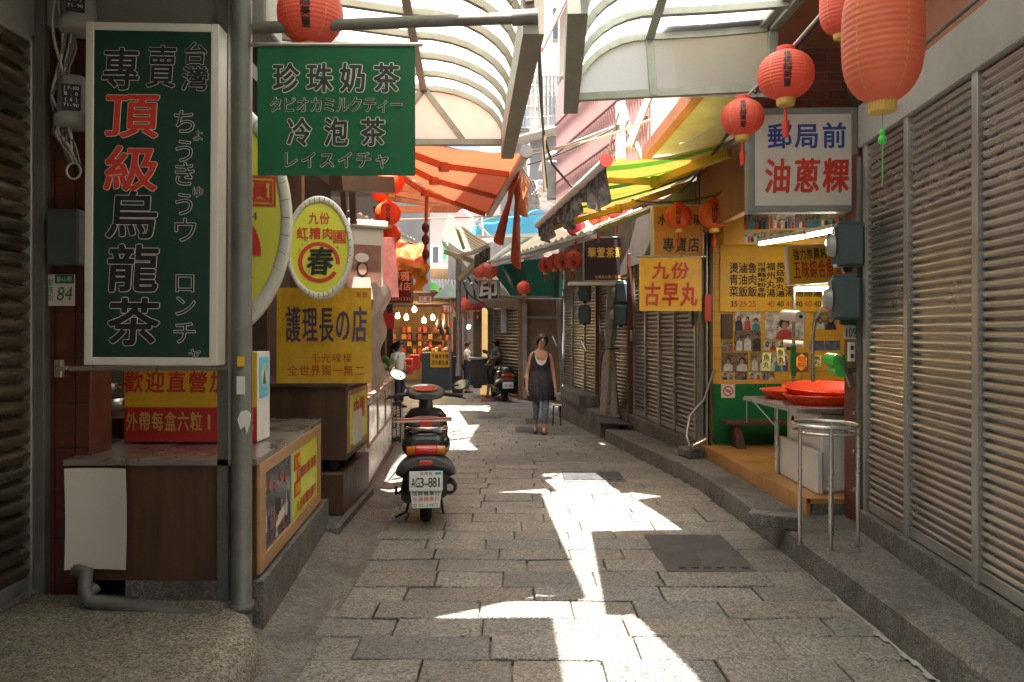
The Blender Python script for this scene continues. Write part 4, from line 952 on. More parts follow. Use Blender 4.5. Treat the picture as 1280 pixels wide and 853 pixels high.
# ------------------------------------------------------------------ left side, near
tl = thing("shutter_shop", "dark shop house on the side of the green tea sign", "building", (-2.6, 3, 0))
q = MB(); q.bx(-2.75, -2.48, .2, 4.05, -.02, .24, .01); obj("step", q, m_conc, tl)
q = MB(); q.bx(-2.8, -2.5, .2, 4.05, 3.1, 4.2, .01); obj("header", q, m_concl, tl)
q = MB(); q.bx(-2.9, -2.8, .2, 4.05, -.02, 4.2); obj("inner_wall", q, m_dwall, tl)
q = MB(); q.bx(-9, -1.95, .2, 15, 4.2, 7.0); obj("upper_storey", q, m_wall, tl)
shutter("dark bronze roller shutter at the near end of the dim shop front", (-2.53, 1.0), (-2.53, 4.02), .24, 3.12, M("bronze shutter steel", (.26, .205, .15), .26, .85, var=.2, scale=1.6, dirt=.5, dcol=(.06, .04, .02), stretch=(.6, .6, 3.0)), pitch=.085, slots=True, rail=.05)
# the covered lane behind the camera
t = thing("arcade_house", "house row of the covered lane behind the camera on the shutter side", "building", (-2.8, -4, 0))
q = MB(); q.bx(-3.0, -2.6, -9, .2, -.05, 6.0); obj("wall", q, m_wall, t)
q = MB(); q.bx(-3.0, -1.3, -9, 4.05, 3.5, 3.62); obj("ceiling", q, m_wall, t)
t = thing("arcade_house", "house row of the covered lane behind the camera on the terracotta side", "building", (2.4, -4, 0))
q = MB(); q.bx(2.0, 2.4, -9, .3, -.05, 6.0); obj("wall", q, m_wall, t)
t = thing("light_block_roof", "unseen board roof added behind the camera to darken the near lane", "roof", (0, -4, 3.9))  # added overhead, never seen, to darken the near lane
q = MB(); q.bx(-2.7, 2.2, -9, -2.5, 3.95, 4.05); obj("boarding", q, m_wall, t)
# red tiled pier with wires
tp = thing("red_pillar", "dark red tiled pier carrying tangled wires beside the bronze shutter", "pillar", (-2.3, 4.15, .1))
q = MB(); q.bx(-2.5, -2.24, 4.08, 4.3, -.02, 4.2, .004); obj("shaft", q, m_redtile, tp)
q = MB()
for k in range(2): q.bx(-2.43 + k * .11, -2.425 + k * .11, 4.076, 4.08, .1, 3.2)
for k in range(13): q.bx(-2.5, -2.24, 4.0765, 4.0795, .25 + k * .24, .2545 + k * .24)
obj("tile_joint", q, m_black, tp)
q = MB(); q.bx(-2.53, -2.45, 4.02, 4.08, .0, 3.4, .004); obj("steel_edge", q, m_pipe, tp)
single("header_slab", MB().bx(-2.5, -1.3, 4.05, 4.35, 3.2, 3.55, .01), m_concl, "stained concrete beam above the tall green tea sign", "beam")
def can(label, c, h):
    t = thing("wire_can", label, "junction can", c)
    q = MB(); q.lathe([(.0, 0), (.085, 0), (.1, .02), (.1, .05), (.082, .07), (.075, h - .03), (.05, h), (0, h)], c, 20); obj("body", q, m_concl, t)
    q = MB(); f = face_cam(V(c) + V((.03, -.088, h * .5)), 22); q.box((0, 0, 0), (.085, h * .5, .004), f); obj("dark_label", q, m_black, t)
    q = MB(); [line(q, f, s, 0, h * .18 - k * h * .11, .07, .024, .01, .004) for k, s in enumerate(["J F-100", "B.0", "(6)", "71-90"])]; obj("label_lettering", q, m_whp, t, fix=False)
    return t
can("upper grey junction can at the top of the red tiled pier", P(99, 42, 3.95), .3)
can("lower grey junction can with a black label halfway up the pier", P(94, 160, 3.95), .26)
for k in range(7):
    x = RN.uniform(66, 92); pts = [P(x + RN.uniform(-6, 6), -10, 3.95), P(x + RN.uniform(-4, 8), 60, 3.95), P(72 + RN.uniform(-6, 10), 120, 3.93), P(76 + RN.uniform(-8, 10), 165, 3.94), P(88 + RN.uniform(-4, 12), 205, 3.95)]
    sp = []
    for i in range(len(pts) - 1):
        for j in range(4): 
            tt = j / 4; sp.append(pts[i].lerp(pts[i + 1], tt) + V((.02 * math.sin((i + tt) * 3 + k), 0, 0)))
    single("hanging_cable", MB().tube(sp + [pts[-1]], .007, 6), m_wirew if k % 2 else m_pipe, "loose cable dangling down the red tiled pier among the junction cans", "cable", "loose cables on the red pier")
single("wire_loop", MB().tube([P(92 + 9 * math.cos(g_), 214 + 10 * math.sin(g_), 3.9) for g_ in [2 * PI * k / 20 * 1.6 for k in range(21)]], .005, 6), m_wirew, "coil of thin wire hanging under the lower junction can", "wire coil")
q = MB(); t = thing("fuse_box", "dark grey fuse box on the red tiled pier above number 84", "fuse box", P(84, 330, 4.0))
q.box((0, 0, 0), (.17, .29, .1), face_cam(P(84, 298, 4.0)), .01); obj("case", q, M("dark grey enamel", (.05, .055, .05), .5, var=.2, dirt=.4), t)
q = MB(); q.box((0, 0, .052), (.14, .25, .006), face_cam(P(84, 298, 4.0)), .004); obj("cover", q, M("dark green grey enamel", (.045, .06, .055), .5), t)
f = face_cam(P(77, 363, 4.05)); t = thing("house_number", "white and green house number plate 84 on the red tiled pier", "number plate", P(77, 383, 4.05))
q = MB(); q.box((0, 0, 0), (.14, .165, .006), f, .002); obj("plate", q, m_cream, t)
q = MB(); q.box((.018, .058, .004), (.10, .045, .004), f); obj("green_band", q, m_gpan, t)
q = MB(); line(q, f, "84", .02, -.018, .085, .10, .012, .005, skew=.15); column(q, f, "基隆街", -.055, 0, .03, .12, 0, .005); obj("digits", q, m_gpan, t, fix=False)
q = MB(); line(q, f, "基山街", .018, .058, .085, .03, .005, .007); obj("street_lettering", q, m_whp, t, fix=False)
# drain pipe
t = thing("drain_pipe", "tall grey drain pipe at the corner of the wooden counter", "pipe", (-1.35, 3.9, .05))
q = MB(); q.tube([P(302, -60, 3.9), P(302, 788, 3.9), P(304, 800, 3.88), P(310, 812, 3.84)], .052, 16); obj("pipe", q, m_pipe, t)
for y in (758,):
    q = MB(); c = P(302, y, 3.9); q.lathe([(.053, -.02), (.062, -.02), (.062, .02), (.053, .02)], c, 18); obj("collar", q, m_pipe, t)
q = MB(); q.box((0, 0, 0), (.035, .05, .004), face_cam(P(301, 452, 3.845)), 0); obj("yellow_sticker", q, m_yel, t)
q = MB(); q.prism([(-.02, -.05), (.0, -.03), (.01, -.07), (.025, -.02), (.03, .03), (.01, .05), (-.02, .04), (-.035, .0)], face_cam(P(306, 525, 3.845), 8), 0, .004); obj("torn_sticker", q, m_white, t)
q = MB(); q.box((0, 0, 0), (.04, .09, .004), face_cam(P(301, 482, 3.845))); obj("torn_sticker", q, m_white, t)
t = thing("square_post", "square grey post just behind the corner drain pipe", "post", (-1.47, 4.0, .05))
q = MB(); q.bar(P(281, -60, 3.98), P(281, 778, 3.98), .055, .06, up=(0, 1, 0)); obj("shaft", q, m_pipe, t)
# tall green sign
fr = face_cam(ctr(108, 272, 29, 457, 3.82), 2, -.35); w_, h_ = dim(108, 272, 29, 457, 3.82)
def calli(q, f, off, lift):
    for s, x, y, w2, h2 in (("台", .21, .70, .125, .115), ("灣", .21, .575, .135, .125), ("賣", .045, .63, .15, .22), ("專", -.155, .615, .19, .22)): put(q, f, s, x, y, w2, h2, off, lift, skew=.06)
def calli2(q, f, off, lift):
    for k, s in enumerate(["烏", "龍", "茶"]): put(q, f, s, -.095 + .005 * k, -.11 - .265 * k, .26, .245, off, lift, skew=.06)
def kana(q, f, off, lift):
    for s, x, y, c in (("ち", .16, .36, .13), ("ょ", .225, .30, .075), ("う", .16, .215, .125), ("き", .16, .10, .13), ("ゅ", .225, .02, .075), ("う", .16, -.05, .125), ("ウ", .165, -.18, .135), ("ロ", .165, -.44, .12), ("ン", .165, -.555, .12), ("チ", .165, -.69, .125), ("ャ", .215, -.79, .08)): put(q, f, s, x, y, c, c, off, lift)
def calr(q, f, off, lift):
    for k, s in enumerate(["頂", "級"]): put(q, f, s, -.10, .385 - .265 * k, .27, .235, off, lift, skew=.06)
signbox("tea_sign", "tall dark green sign with column of black and red tea characters", fr, w_, h_, .12, m_green, m_cream, .04,
        [("white_outline", m_whp, lambda q, f: (calli(q, f, .036, .003), calli2(q, f, .034, .003), calr(q, f, .03, .003), kana(q, f, .022, .003))),
         ("black_lettering", m_black, lambda q, f: (calli(q, f, .02, .0045), calli2(q, f, .022, .0045), kana(q, f, .002, .0045))),
         ("red_lettering", m_redp, lambda q, f: calr(q, f, .02, .0045))])
t = thing("sign_bracket", "thin steel bracket under the tall green sign", "bracket", P(150, 461, 3.95))
q = MB(); q.tube([P(70, 461, 3.95), P(284, 460, 3.95)], .014, 8); obj("rod", q, m_steel, t)
q = MB(); q.box((0, 0, 0), (.04, .09, .03), face_cam(P(74, 461, 3.97)), .004); obj("plate", q, m_steel, t)
for k, (x, y0) in enumerate(((93, 420), (106, 430), (116, 435))):
    single("thin_pipe", MB().tube([P(x, y0, 4.25 + .1 * k), P(x, 585 - 8 * k, 4.25 + .1 * k)], .022 - .003 * k, 8), m_pipe, ["thick grey conduit beside the red tiled pier under the green sign", "middle grey conduit between counter and red tiled pier", "thin grey conduit closest to the counter opening"][k], "conduit")
# wooden counter
cx0, cx1, cy0, cy1 = -2.25, -1.33, 3.98, 5.75; zc = .93
t = thing("display_counter", "brown wooden counter with lit photo poster on its street side", "counter", (-1.8, 4.8, .05))
def cbox(q, a0, a1, y0, y1, z0, z1, bev=.004, sl=-.065):
    """box whose street side follows the slight turn of the street (x shifts by sl per metre)"""
    vs = [V((x + sl * (y - cy0), y, z)) for x in (a0, a1) for y in (y0, y1) for z in (z0, z1)]
    q.add(vs, [(0, 1, 3, 2), (4, 6, 7, 5), (0, 4, 5, 1), (2, 3, 7, 6), (0, 2, 6, 4), (1, 5, 7, 3)])
q = MB(); cbox(q, cx0, cx1, cy0, cy1, .30, zc - .03); obj("cabinet", q, m_wood, t)
q = MB(); cbox(q, cx0 - .06, cx1 + .015, cy0 - .03, cy1 + .02, zc - .03, zc); obj("worktop", q, m_steel, t)
q = MB(); cbox(q, cx0 + .25, cx1 + .045, cy0 - .01, cy1 + .15, .03, .298); obj("plinth", q, m_conc, t)
sf = Fr((cx1, cy0, 0), (-.065, 1, 0), (0, 0, 1), (1, .065, 0)); L_ = 1.77
q = MB(); b2 = .10
q.bx(.02, L_ - .02, zc - .1, zc - .032, 0, .02, .003, fr=sf); q.bx(.02, L_ - .02, .32, .40, 0, .02, .003, fr=sf); q.bx(.02, .14, .40, zc - .1, 0, .02, .003, fr=sf); q.bx(L_ - .12, L_ - .02, .40, zc - .1, 0, .02, .003, fr=sf); obj("side_frame", q, m_woodl, t)
q = MB(); q.bx(.80, L_ - .125, .405, zc - .105, 0, .010, fr=sf); po = obj("yellow_poster", q, M("yellow green poster", (.55, .55, .03), .35, var=.06), t)
q = MB(); [q.bx(.87, 1.06, z, z + .1, .0105, .012, fr=sf) for z in (.70, .53)]; obj("red_block", q, m_redp, po)
pf = Fr(sf(0, 0, .013), sf.u, sf.v, sf.n)
q = MB(); line(q, pf, "紅糟肉圓湯圓", 1.26, .66, .66, .08, .02, 0); line(q, pf, "九份紅糟肉圓芋", 1.26, .46, .66, .08, .02, 0); obj("poster_lettering", q, m_redp, po, fix=False)
q = MB(); line(q, pf, "紅糟", .965, .75, .16, .07, .02, .001); line(q, pf, "湯圓", .965, .58, .16, .07, .02, .001); obj("block_lettering", q, m_yel, po, fix=False)
q = MB(); q.bx(.145, .77, .405, zc - .105, 0, .009, fr=sf); pp = obj("photo_poster", q, M("dark street photo print", (.045, .045, .05), .25, var=.7, scale=7, dirt=.5, dcol=(.16, .15, .14), dscale=5), t)
q = MB()
for k in range(9):
    a = .18 + .06 * k; z = .45 + RN.uniform(0, .1); ell(q, sf, a, z + .07, .012, .02, .0105, 1); q.add([sf(a - .025, z - .04, .0098), sf(a + .025, z - .04, .0098), sf(a + .018, z + .055, .0098), sf(a - .018, z + .055, .0098)], [(0, 1, 2, 3)], 2 + k % 4)
q.add([sf(.42, .46, .0112), sf(.62, .50, .0112), sf(.6, .56, .0112), sf(.45, .53, .0112)], [(0, 1, 2, 3)], 6)
for k in range(4): ell(q, sf, .25 + .13 * k, .74 - .03 * (k % 2), .02, .03, .0112, 0)
obj("printed_figures", q, [m_redp, m_skin, m_cl[0], m_cl[1], m_cl[4], m_cl[2], m_cream], pp, fix=False)
q = MB(); q.bx(.772, .798, .405, zc - .105, 0, .012, fr=sf); obj("blue_strip", q, M("pale blue strip", (.2, .32, .42), .4), t)
q = MB()
for k in range(8): q.bx(-2.22 + k * .01, -2.21 + k * .01, 3.975, 3.98, .0, .001)
# things by the counter
single("white_board", MB().grid(lambda u, v: P(80 + 77 * u + 1.5 * math.sin(v * 3), 586 + 127 * v, 3.93) + V((0, .02 * math.sin(u * PI), 0)), 6, 6).grid(lambda u, v: P(80 + 77 * u + 1.5 * math.sin(v * 3), 586 + 127 * v, 3.945) + V((0, .02 * math.sin(u * PI), 0)), 6, 6), m_cream, "blank white board leaning in front of the wooden counter", "board")
t = thing("floor_pipe", "grey plastic waste pipe running along the foot of the wooden counter", "pipe", P(150, 750, 3.85))
q = MB(); q.tube([P(95, 714, 3.9), P(108, 716, 3.87), P(106, 738, 3.84), P(112, 752, 3.82), P(160, 758, 3.82), P(270, 774, 3.82)], .035, 10); obj("pipe", q, m_pipe, t)
q = MB(); q.tube([P(108, 745, 3.84), P(122, 733, 3.88)], .03, 8); obj("elbow", q, m_pipe, t)
# red and yellow box sign on the counter
Y0 = 4.5; fr = Fr(ctr(155, 322, 440, 553, Y0), (1, -.02, 0), (0, 0, 1)); w_, h_ = dim(155, 322, 440, 552, Y0)
t = signbox("counter_sign", "red and yellow box sign standing on the wooden counter", fr, w_, h_, .22, m_white, m_white, 0)
q = MB(); q.add([fr(-w_ / 2, -.06, .002), fr(w_ / 2, -.06, .002), fr(w_ / 2, h_ / 2, .002), fr(-w_ / 2, h_ / 2, .002)], [(0, 1, 2, 3)]); obj("yellow_half", q, m_yel, t, fix=False)
q = MB(); q.add([fr(-w_ / 2, -h_ / 2, .002), fr(w_ / 2, -h_ / 2, .002), fr(w_ / 2, -.06, .002), fr(-w_ / 2, -.06, .002)], [(0, 1, 2, 3)]); obj("red_half", q, M("red sign face", (.48, .025, .02), .45), t, fix=False)
q = MB(); line(q, fr, "歡迎直營加盟", -.02, .085, .76, .13, .025, .004, skew=.05); obj("red_lettering", q, m_redp, t, fix=False)
q = MB(); line(q, fr, "外帶每盒六粒100元", -.005, -.145, .76, .12, .02, .004); obj("yellow_lettering", q, m_gold, t, fix=False)
q = MB(); f2 = Fr(fr(w_ / 2 + .002, .11, -.11), (.02, 1, 0), (0, 0, 1), (1, -.02, 0)); q.box((0, 0, 0), (.15, .24, .004), f2); obj("blue_label", q, M("sky blue label", (.10, .42, .55), .4), t)
q = MB(); ell(q, f2, 0, .01, .045, .075, .003, 0); ring(q, f2, .05, .06, .003, 0); line(q, f2, "天乙宮", 0, -.095, .11, .03, .0, .003); obj("label_emblem", q, m_cream, t, fix=False)
q = MB(); q.add([f2(-.03, -.04, .0035), f2(.03, -.04, .0035), f2(0, .05, .0035)], [(0, 1, 2)]); obj("label_hill", q, m_gpan, t, fix=False)
# pots inside the opening
for k, (x, y, r) in enumerate(((118, 505, .09), (140, 512, .08), (132, 492, .07))):
    t = thing("cooking_pot", ["large dark pot on the shelf behind the red and yellow sign", "small steel pot close to the red and yellow sign", "lidded pot at the back of the dim shelf"][k], "pot", P(x, y, 5.4))
    q = MB(); q.lathe([(0, 0), (r, 0), (r * 1.05, r * 1.0), (r * .98, r), (r * .9, .01), (0, .01)], P(x, y, 5.4), 20); obj("body", q, m_steel if k == 1 else m_rail, t)
    q = MB(); q.tube([P(x, y, 5.4) + V((r, 0, r * .8)), P(x, y, 5.4) + V((r + .05, 0, r * .9)), P(x, y, 5.4) + V((r + .1, -.02, r * 1.3))], .008, 6); obj("handle", q, m_woodl, t)
single("kitchen_shelf", MB().bx(-3.2, -2.3, 5.2, 6.0, .86, 1.0, .005), m_wood, "wooden shelf in the dim opening behind the counter sign", "shelf")
# left shop shell
tl = thing("dumpling_shop", "dim open shop behind the round yellow signs", "shop", (-2.8, 8, 0))
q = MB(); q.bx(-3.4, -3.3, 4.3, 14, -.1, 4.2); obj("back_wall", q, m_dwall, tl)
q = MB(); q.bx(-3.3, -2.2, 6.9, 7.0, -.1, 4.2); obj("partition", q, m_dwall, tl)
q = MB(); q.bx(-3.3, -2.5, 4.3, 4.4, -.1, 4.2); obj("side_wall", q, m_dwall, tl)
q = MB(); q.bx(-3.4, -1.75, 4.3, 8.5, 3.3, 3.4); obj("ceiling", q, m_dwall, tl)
q = MB(); q.bx(-3.4, -1.3, 4.0, 14, -.1, .02); obj("floor", q, m_conc, tl)
q = MB(); q.bx(-1.95, -1.85, 6.75, 6.85, 0, 3.4); obj("post", q, m_wood, tl)
# round signs
m_yg = M("yellow green lamp sign face", (.60, .58, .06), .4, var=.05, scale=3, dirt=.2, dcol=(.4, .36, .05))
m_rim = M("ivory segmented rim", (.55, .53, .46), .4, var=.08, dirt=.3, dcol=(.3, .26, .2))
def roundsign(label, fr, rx, ry, d):
    t = thing("round_sign", label, "sign", fr(0, -ry, 0))
    n = 48
    def rg(s, c): return [fr(rx * s * math.cos(2 * PI * k / n), ry * s * math.sin(2 * PI * k / n), c) for k in range(n)]
    q = MB(); q.loft([rg(.86, .004), rg(.86, -d)], caps=True); obj("face", q, m_yg, t)
    q = MB(); q.loft([rg(.86, .0), rg(.88, .016), rg(.97, .016), rg(1.0, 0), rg(1.0, -d), rg(.9, -d)], caps=False); rim = obj("rim", q, m_rim, t)
    q = MB()
    for k in range(40):
        g_ = 2 * PI * k / 40; c, s = math.cos(g_), math.sin(g_); e = .004 / rx
        q.add([fr(rx * .875 * c, ry * .875 * s, .0165), fr(rx * .875 * c + .006 * s, ry * .875 * s + .006 * c, .0165), fr(rx * .97 * c + .006 * s, ry * .97 * s + .006 * c, .0165), fr(rx * .97 * c, ry * .97 * s, .0165)], [(0, 1, 2, 3)])
    obj("rim_joint", q, m_pipe, rim, fix=False)
    k = ry; lf = .007
    q = MB(); line(q, fr, "九份", 0, .56 * k, .66 * rx, .24 * k, .02, lf); line(q, fr, "紅糟肉", -.12 * rx, .27 * k, 1.12 * rx, .24 * k, .02, lf); obj("red_lettering", q, m_redp, t, fix=False)
    q = MB(); put(q, fr, "圓", .61 * rx, .21 * k, .34 * rx, .2 * k, .02, lf); 
    for a0, a1, b0, b1 in ((.42, .8, .09, .11), (.42, .8, .32, .34), (.42, .45, .11, .32), (.77, .8, .11, .32)): q.add([fr(a0 * rx, b0 * k, lf), fr(a1 * rx, b0 * k, lf), fr(a1 * rx, b1 * k, lf), fr(a0 * rx, b1 * k, lf)], [(0, 1, 2, 3)])
    obj("boxed_character", q, m_redp, t, fix=False)
    q = MB()
    for i, ch in enumerate("SINCE 1994"):
        g_ = PI * (.86 - .072 * i * 1.05); put(q, Fr(fr(.64 * rx * math.cos(g_), -.27 * k + .52 * k * math.sin(g_), 0), fr.u, fr.v, fr.n), ch, 0, 0, .1 * rx, .09 * k, 0, lf)
    obj("since_lettering", q, m_bluep, t, fix=False)
    q = MB(); ring(q, fr, .50 * rx, .62 * rx, lf, 0, 40, 0, -.28 * k, 1, -.1, 2 * PI - .55); obj("red_ring", q, m_redp, t, fix=False)
    q = MB(); put(q, fr, "春", .03 * rx, -.27 * k, .80 * rx, .56 * k, .03, lf + .001, skew=.12); obj("black_character", q, m_black, t, fix=False)
    return t
roundsign("smaller oval yellow sign with black character in a red ring", face_cam(P(399, 310, 5.7), 8), 41 * 5.7 / F, 65 * 5.7 / F, .13)
roundsign("large oval yellow sign half hidden behind the drain pipe", face_cam(P(262, 270, 4.7), 14), 99 * 4.7 / F, 156 * 4.7 / F, .16)
# cart behind it
t = thing("food_cart", "dark wooden food cart on castors below the yellow vinyl sign", "cart", (-1.8, 6.6, .2))
q = MB(); q.bx(-2.3, -1.33, 6.15, 7.05, .55, 1.14, .006); obj("cabinet", q, m_wood, t)
q = MB(); q.bx(-2.34, -1.31, 6.1, 7.08, 1.14, 1.17, .005); obj("top", q, m_wood, t)
f2 = Fr((-1.33, 6.15, 0), (0, 1, 0), (0, 0, 1), (1, 0, 0))
q = MB(); q.bx(.04, .86, .6, 1.1, 0, .012, .003, fr=f2); obj("side_frame", q, m_woodl, t)
q = MB(); q.bx(.1, .8, .66, 1.06, .012, .016, fr=f2); po = obj("green_poster", q, m_yg, t)
q = MB(); line(q, Fr(f2(0, 0, .018), f2.u, f2.v, f2.n), "肉圓", .45, .92, .5, .2, .02, 0); obj("poster_lettering", q, m_redp, po, fix=False)
q = MB(); q.bx(.2, .55, .64, .92, .0165, .022, fr=f2); obj("white_sheet", q, m_white, t)  # plain white sheet over part of the poster
for x, y in ((-1.45, 6.25), (-1.45, 6.95), (-2.2, 6.25)):
    q = MB(); q.tube([V((x, y - .02, .5)), V((x, y + .02, .5))], .045, 14); obj("castor", q, m_rub, t)
single("cart_plinth", MB().bx(-2.3, -1.34, 6.1, 7.2, .12, .455, .01), m_wood, "low brown platform under the food cart", "platform")
single("wall_ledge", MB().bx(-2.3, -1.31, 5.8, 7.3, -.05, .118, .02), m_conc, "rough concrete ledge between counter and food cart", "ledge")
# yellow vinyl sign
m_vin = M("crumpled amber vinyl", (.62, .40, .03), .35, var=.25, scale=4, trans=.35, dirt=.5, dcol=(.28, .15, .02), dscale=3)
def vg(q, f, off, lift): line(q, f, "護理長の店", .02, .08, .66, .30, off, lift)
cloth("vinyl_sign", "crumpled amber vinyl sheet sign standing on the food cart", 346, 464, 360, 479, 6.1, m_vin,
      [("purple_lettering", M("faded purple ink", (.06, .045, .10), .6, var=.5, scale=9), lambda q, f: vg(q, f, .03, .006)),
       ("red_lettering", M("faded red ink", (.38, .07, .02), .6, var=.4, scale=9), lambda q, f: (line(q, f, "全世界獨一無二", .02, -.28, .62, .09, .01, .006), line(q, f, "千元魂檪", .06, -.18, .34, .08, .005, .006), line(q, f, "專賣", .30, .32, .1, .05, 0, .006)))], amp=.009, cat="sign", pole=False)
m_film = M("torn clear plastic film", (.72, .62, .56), .2, var=.2, scale=5, trans=.7, bump=.01, bscale=12)
single("plastic_sheet", MB().grid(lambda u, v: P(463 + (13 + 5 * math.sin(v * 17)) * u * (1 - .65 * v) + 1.5 * math.sin(v * 9), 355 + 135 * v, 6.3) + V((.01 * math.sin(v * 14), .35 * u + .05 * math.sin(v * 11 + u * 4), .02 * math.sin(u * 9))), 10, 24), m_film, "torn clear plastic sheet hanging beside the amber vinyl sign", "plastic sheet", fix=False)
# chef light box
t = thing("chef_sign", "white light box sign with picture of a cook above the amber vinyl", "sign", P(455, 370, 7.2))
Y0 = 7.3; fr = face_cam(ctr(437, 470, 284, 370, Y0), 30); w_, h_ = .42, 86 * Y0 / F
q = MB(); q.box((0, 0, -.1), (w_, h_, .2), fr, .01); q.box((0, h_ / 2 + .03, -.08), (w_ + .06, .07, .28), fr, .02); obj("case", q, m_cream, t)
q = MB(); q.box((0, -.07, .003), (w_ * .86, h_ * .7, .006), fr); obj("picture", q, M("printed kitchen backdrop", (.25, .12, .09), .4, var=.4, scale=5), t)
q = MB(); bx_ = fr; 
q.add([fr(-.13, -.36, .0075), fr(.1, -.36, .0075), fr(.07, -.15, .0075), fr(-.09, -.15, .0075)], [(0, 1, 2, 3)], 0); ell(q, fr, -.01, -.07, .058, .085, .0080, 1); ell(q, fr, -.01, .035, .07, .045, .0084, 0); ell(q, fr, -.005, -.075, .042, .055, .0088, 2)
obj("printed_cook", q, [m_cream, m_hair, m_skin], t, fix=False)
single("red_poster", MB().box((0, 0, 0), (.34, .62, .01), face_cam(P(478, 335, 7.9), 38, 4), .002), M("pink printed poster", (.45, .16, .13), .5, var=.5, scale=6, trans=.2), "tilted pinkish poster panel beside the cook sign", "poster")
# white counters farther along
m_tilew = M("white tiled counter", (.60, .56, .52), .3, var=.06, dirt=.4, dcol=(.35, .27, .22), dscale=2)
m_ptop = M("pinkish counter top", (.50, .30, .25), .3, var=.12, dirt=.2)
def wcounter(label, xa, ya, xb, yb, zt, d):
    t = thing("tiled_counter", label, "counter", (xa - d / 2, (ya + yb) / 2, 0)); a = V((xa, ya, 0)); b_ = V((xb, yb, 0)); u = (b_ - a).normalized(); fr = Fr(a, u, (0, 0, 1), (u.y, -u.x, 0)); L_ = (b_ - a).length; g0 = gz(yb) - .05
    q = MB(); q.bx(0, L_, g0, zt - .03, -d, 0, .004, fr=fr); obj("body", q, m_tilew, t)
    q = MB(); q.bx(-.02, L_ + .02, zt - .03, zt, -d, .03, .004, fr=fr); obj("top", q, m_ptop, t)
    q = MB(); q.bx(.1, L_ - .1, zt * .5, zt - .1, .0, .012, .003, fr=fr); gl = obj("glass_front", q, m_glass, t)
    q = MB()
    for k in range(4): x = .1 + (L_ - .2) * k / 3; q.bx(x - .02, x + .02, zt * .5 - .02, zt - .08, .0, .022, .003, fr=fr)
    q.bx(.08, L_ - .08, zt * .5 - .03, zt * .5, 0, .022, .003, fr=fr); obj("glass_frame", q, m_woodl, t)
    q = MB(); q.bx(0, L_, g0, g0 + .16, .0, .02, .003, fr=fr); obj("red_skirting", q, m_redtile, t)
    return t
wcounter("white tiled counter with pink top beside the parked scooter", -1.40, 7.35, -1.60, 10.2, .95, .9)
wcounter("farther pink topped counter with a frilled front past the scooter", -1.72, 10.6, -2.1, 13.6, .93, .9)
t = thing("chalk_menu", "small dark menu stand with white scribbles behind the scooter", "menu stand", P(491, 560, 10.8))
fr = face_cam(P(491, 528, 10.6), 62)
q = MB(); q.box((0, 0, 0), (.34, .55, .03), fr, .004); obj("board", q, m_black, t)
q = MB(); [column(q, fr, s, -.08 + .09 * k, 0, .08, .46, .01, .017) for k, s in enumerate(["芋圓冰", "草仔粿", "魚羹"])]; obj("lettering", q, m_whp, t, fix=False)
q = MB(); q.bar(fr(.17, -.5, 0), fr(.17, .28, 0), .03, .03, up=(0, 1, 0)); q.bar(fr(-.17, -.5, 0), fr(-.17, .28, 0), .03, .03, up=(0, 1, 0)); obj("frame", q, m_redtile, t)
# banner pole and green banner
t = thing("canopy_pole", "horizontal dark steel tube carrying the lantern and green banner", "pole", P(480, 36, 3.92))
q = MB(); q.tube([P(300, 36, 3.95), P(668, 22, 3.95)], .03, 10); obj("tube", q, m_pipe, t)
q = MB(); q.tube([P(640, 23, 3.95), P(672, 21, 3.95)], .04, 12); obj("end_sleeve", q, m_pipe, t)
def bk(q, f, off, lift):
    line(q, f, "珍珠奶茶", .0, .16, .68, .155, off, lift, fill=.8)
    line(q, f, "冷泡茶", .0, -.115, .56, .15, off, lift, fill=.68)
def bk2(q, f, off, lift):
    line(q, f, "タピオカミルクティー", .0, .025, .68, .085, off, lift, fill=1.0)
    line(q, f, "レイスイチャ", .0, -.255, .56, .09, off, lift, fill=.9)
m_ink = M("dark green black ink", (.012, .018, .012), .6)
cloth("cloth_banner", "green cloth banner with outlined bubble tea lettering under the canopy", 322, 519, 56, 220, 3.9, m_banner,
      [("white_outline", m_whp, lambda q, f: (bk(q, f, .055, .004), bk2(q, f, .04, .004))), ("lettering", m_ink, lambda q, f: (bk(q, f, .028, .0065), bk2(q, f, .012, .0065)))], amp=.003)
# ------------------------------------------------------------------ orange awning and other left awnings
m_ofab = M("orange awning cloth", (.48, .105, .05), .75, var=.14, scale=5, trans=.32, dirt=.15, dcol=(.4, .1, .03))
m_oarm = M("rust orange steel arm", (.44, .13, .05), .5, .2, var=.2, dirt=.4, dcol=(.15, .06, .03))
t = thing("folding_awning", "bright orange folding awning sagging over the lane with loose rags", "awning", (-.7, 9, 3.2))
oa, ob, oc, od = P(655, 192, 7.08), P(612, 268, 10.0), P(480, 202, 9.6), P(505, 172, 6.78)   # street near, street far, wall far, wall near
def of(u, v):
    a = od + (oa - od) * u; b_ = oc + (ob - oc) * u; p = a + (b_ - a) * v
    return p + V((0, 0, -.06 * math.sin(PI * u) * (.6 + .4 * v) + .004 * math.sin(u * 25)))
q = MB(); q.grid(of, 30, 18); obj("fabric", q, m_ofab, t, fix=False)
q = MB(); q.tube([oa + V((.02, -.04, 0)), ob], .045, 10); obj("front_bar", q, m_white, t)
q = MB(); q.tube([oa + V((.02, -.09, 0)), oa + V((.02, -.04, 0))], .06, 14); obj("end_cap", q, m_pipe, t)
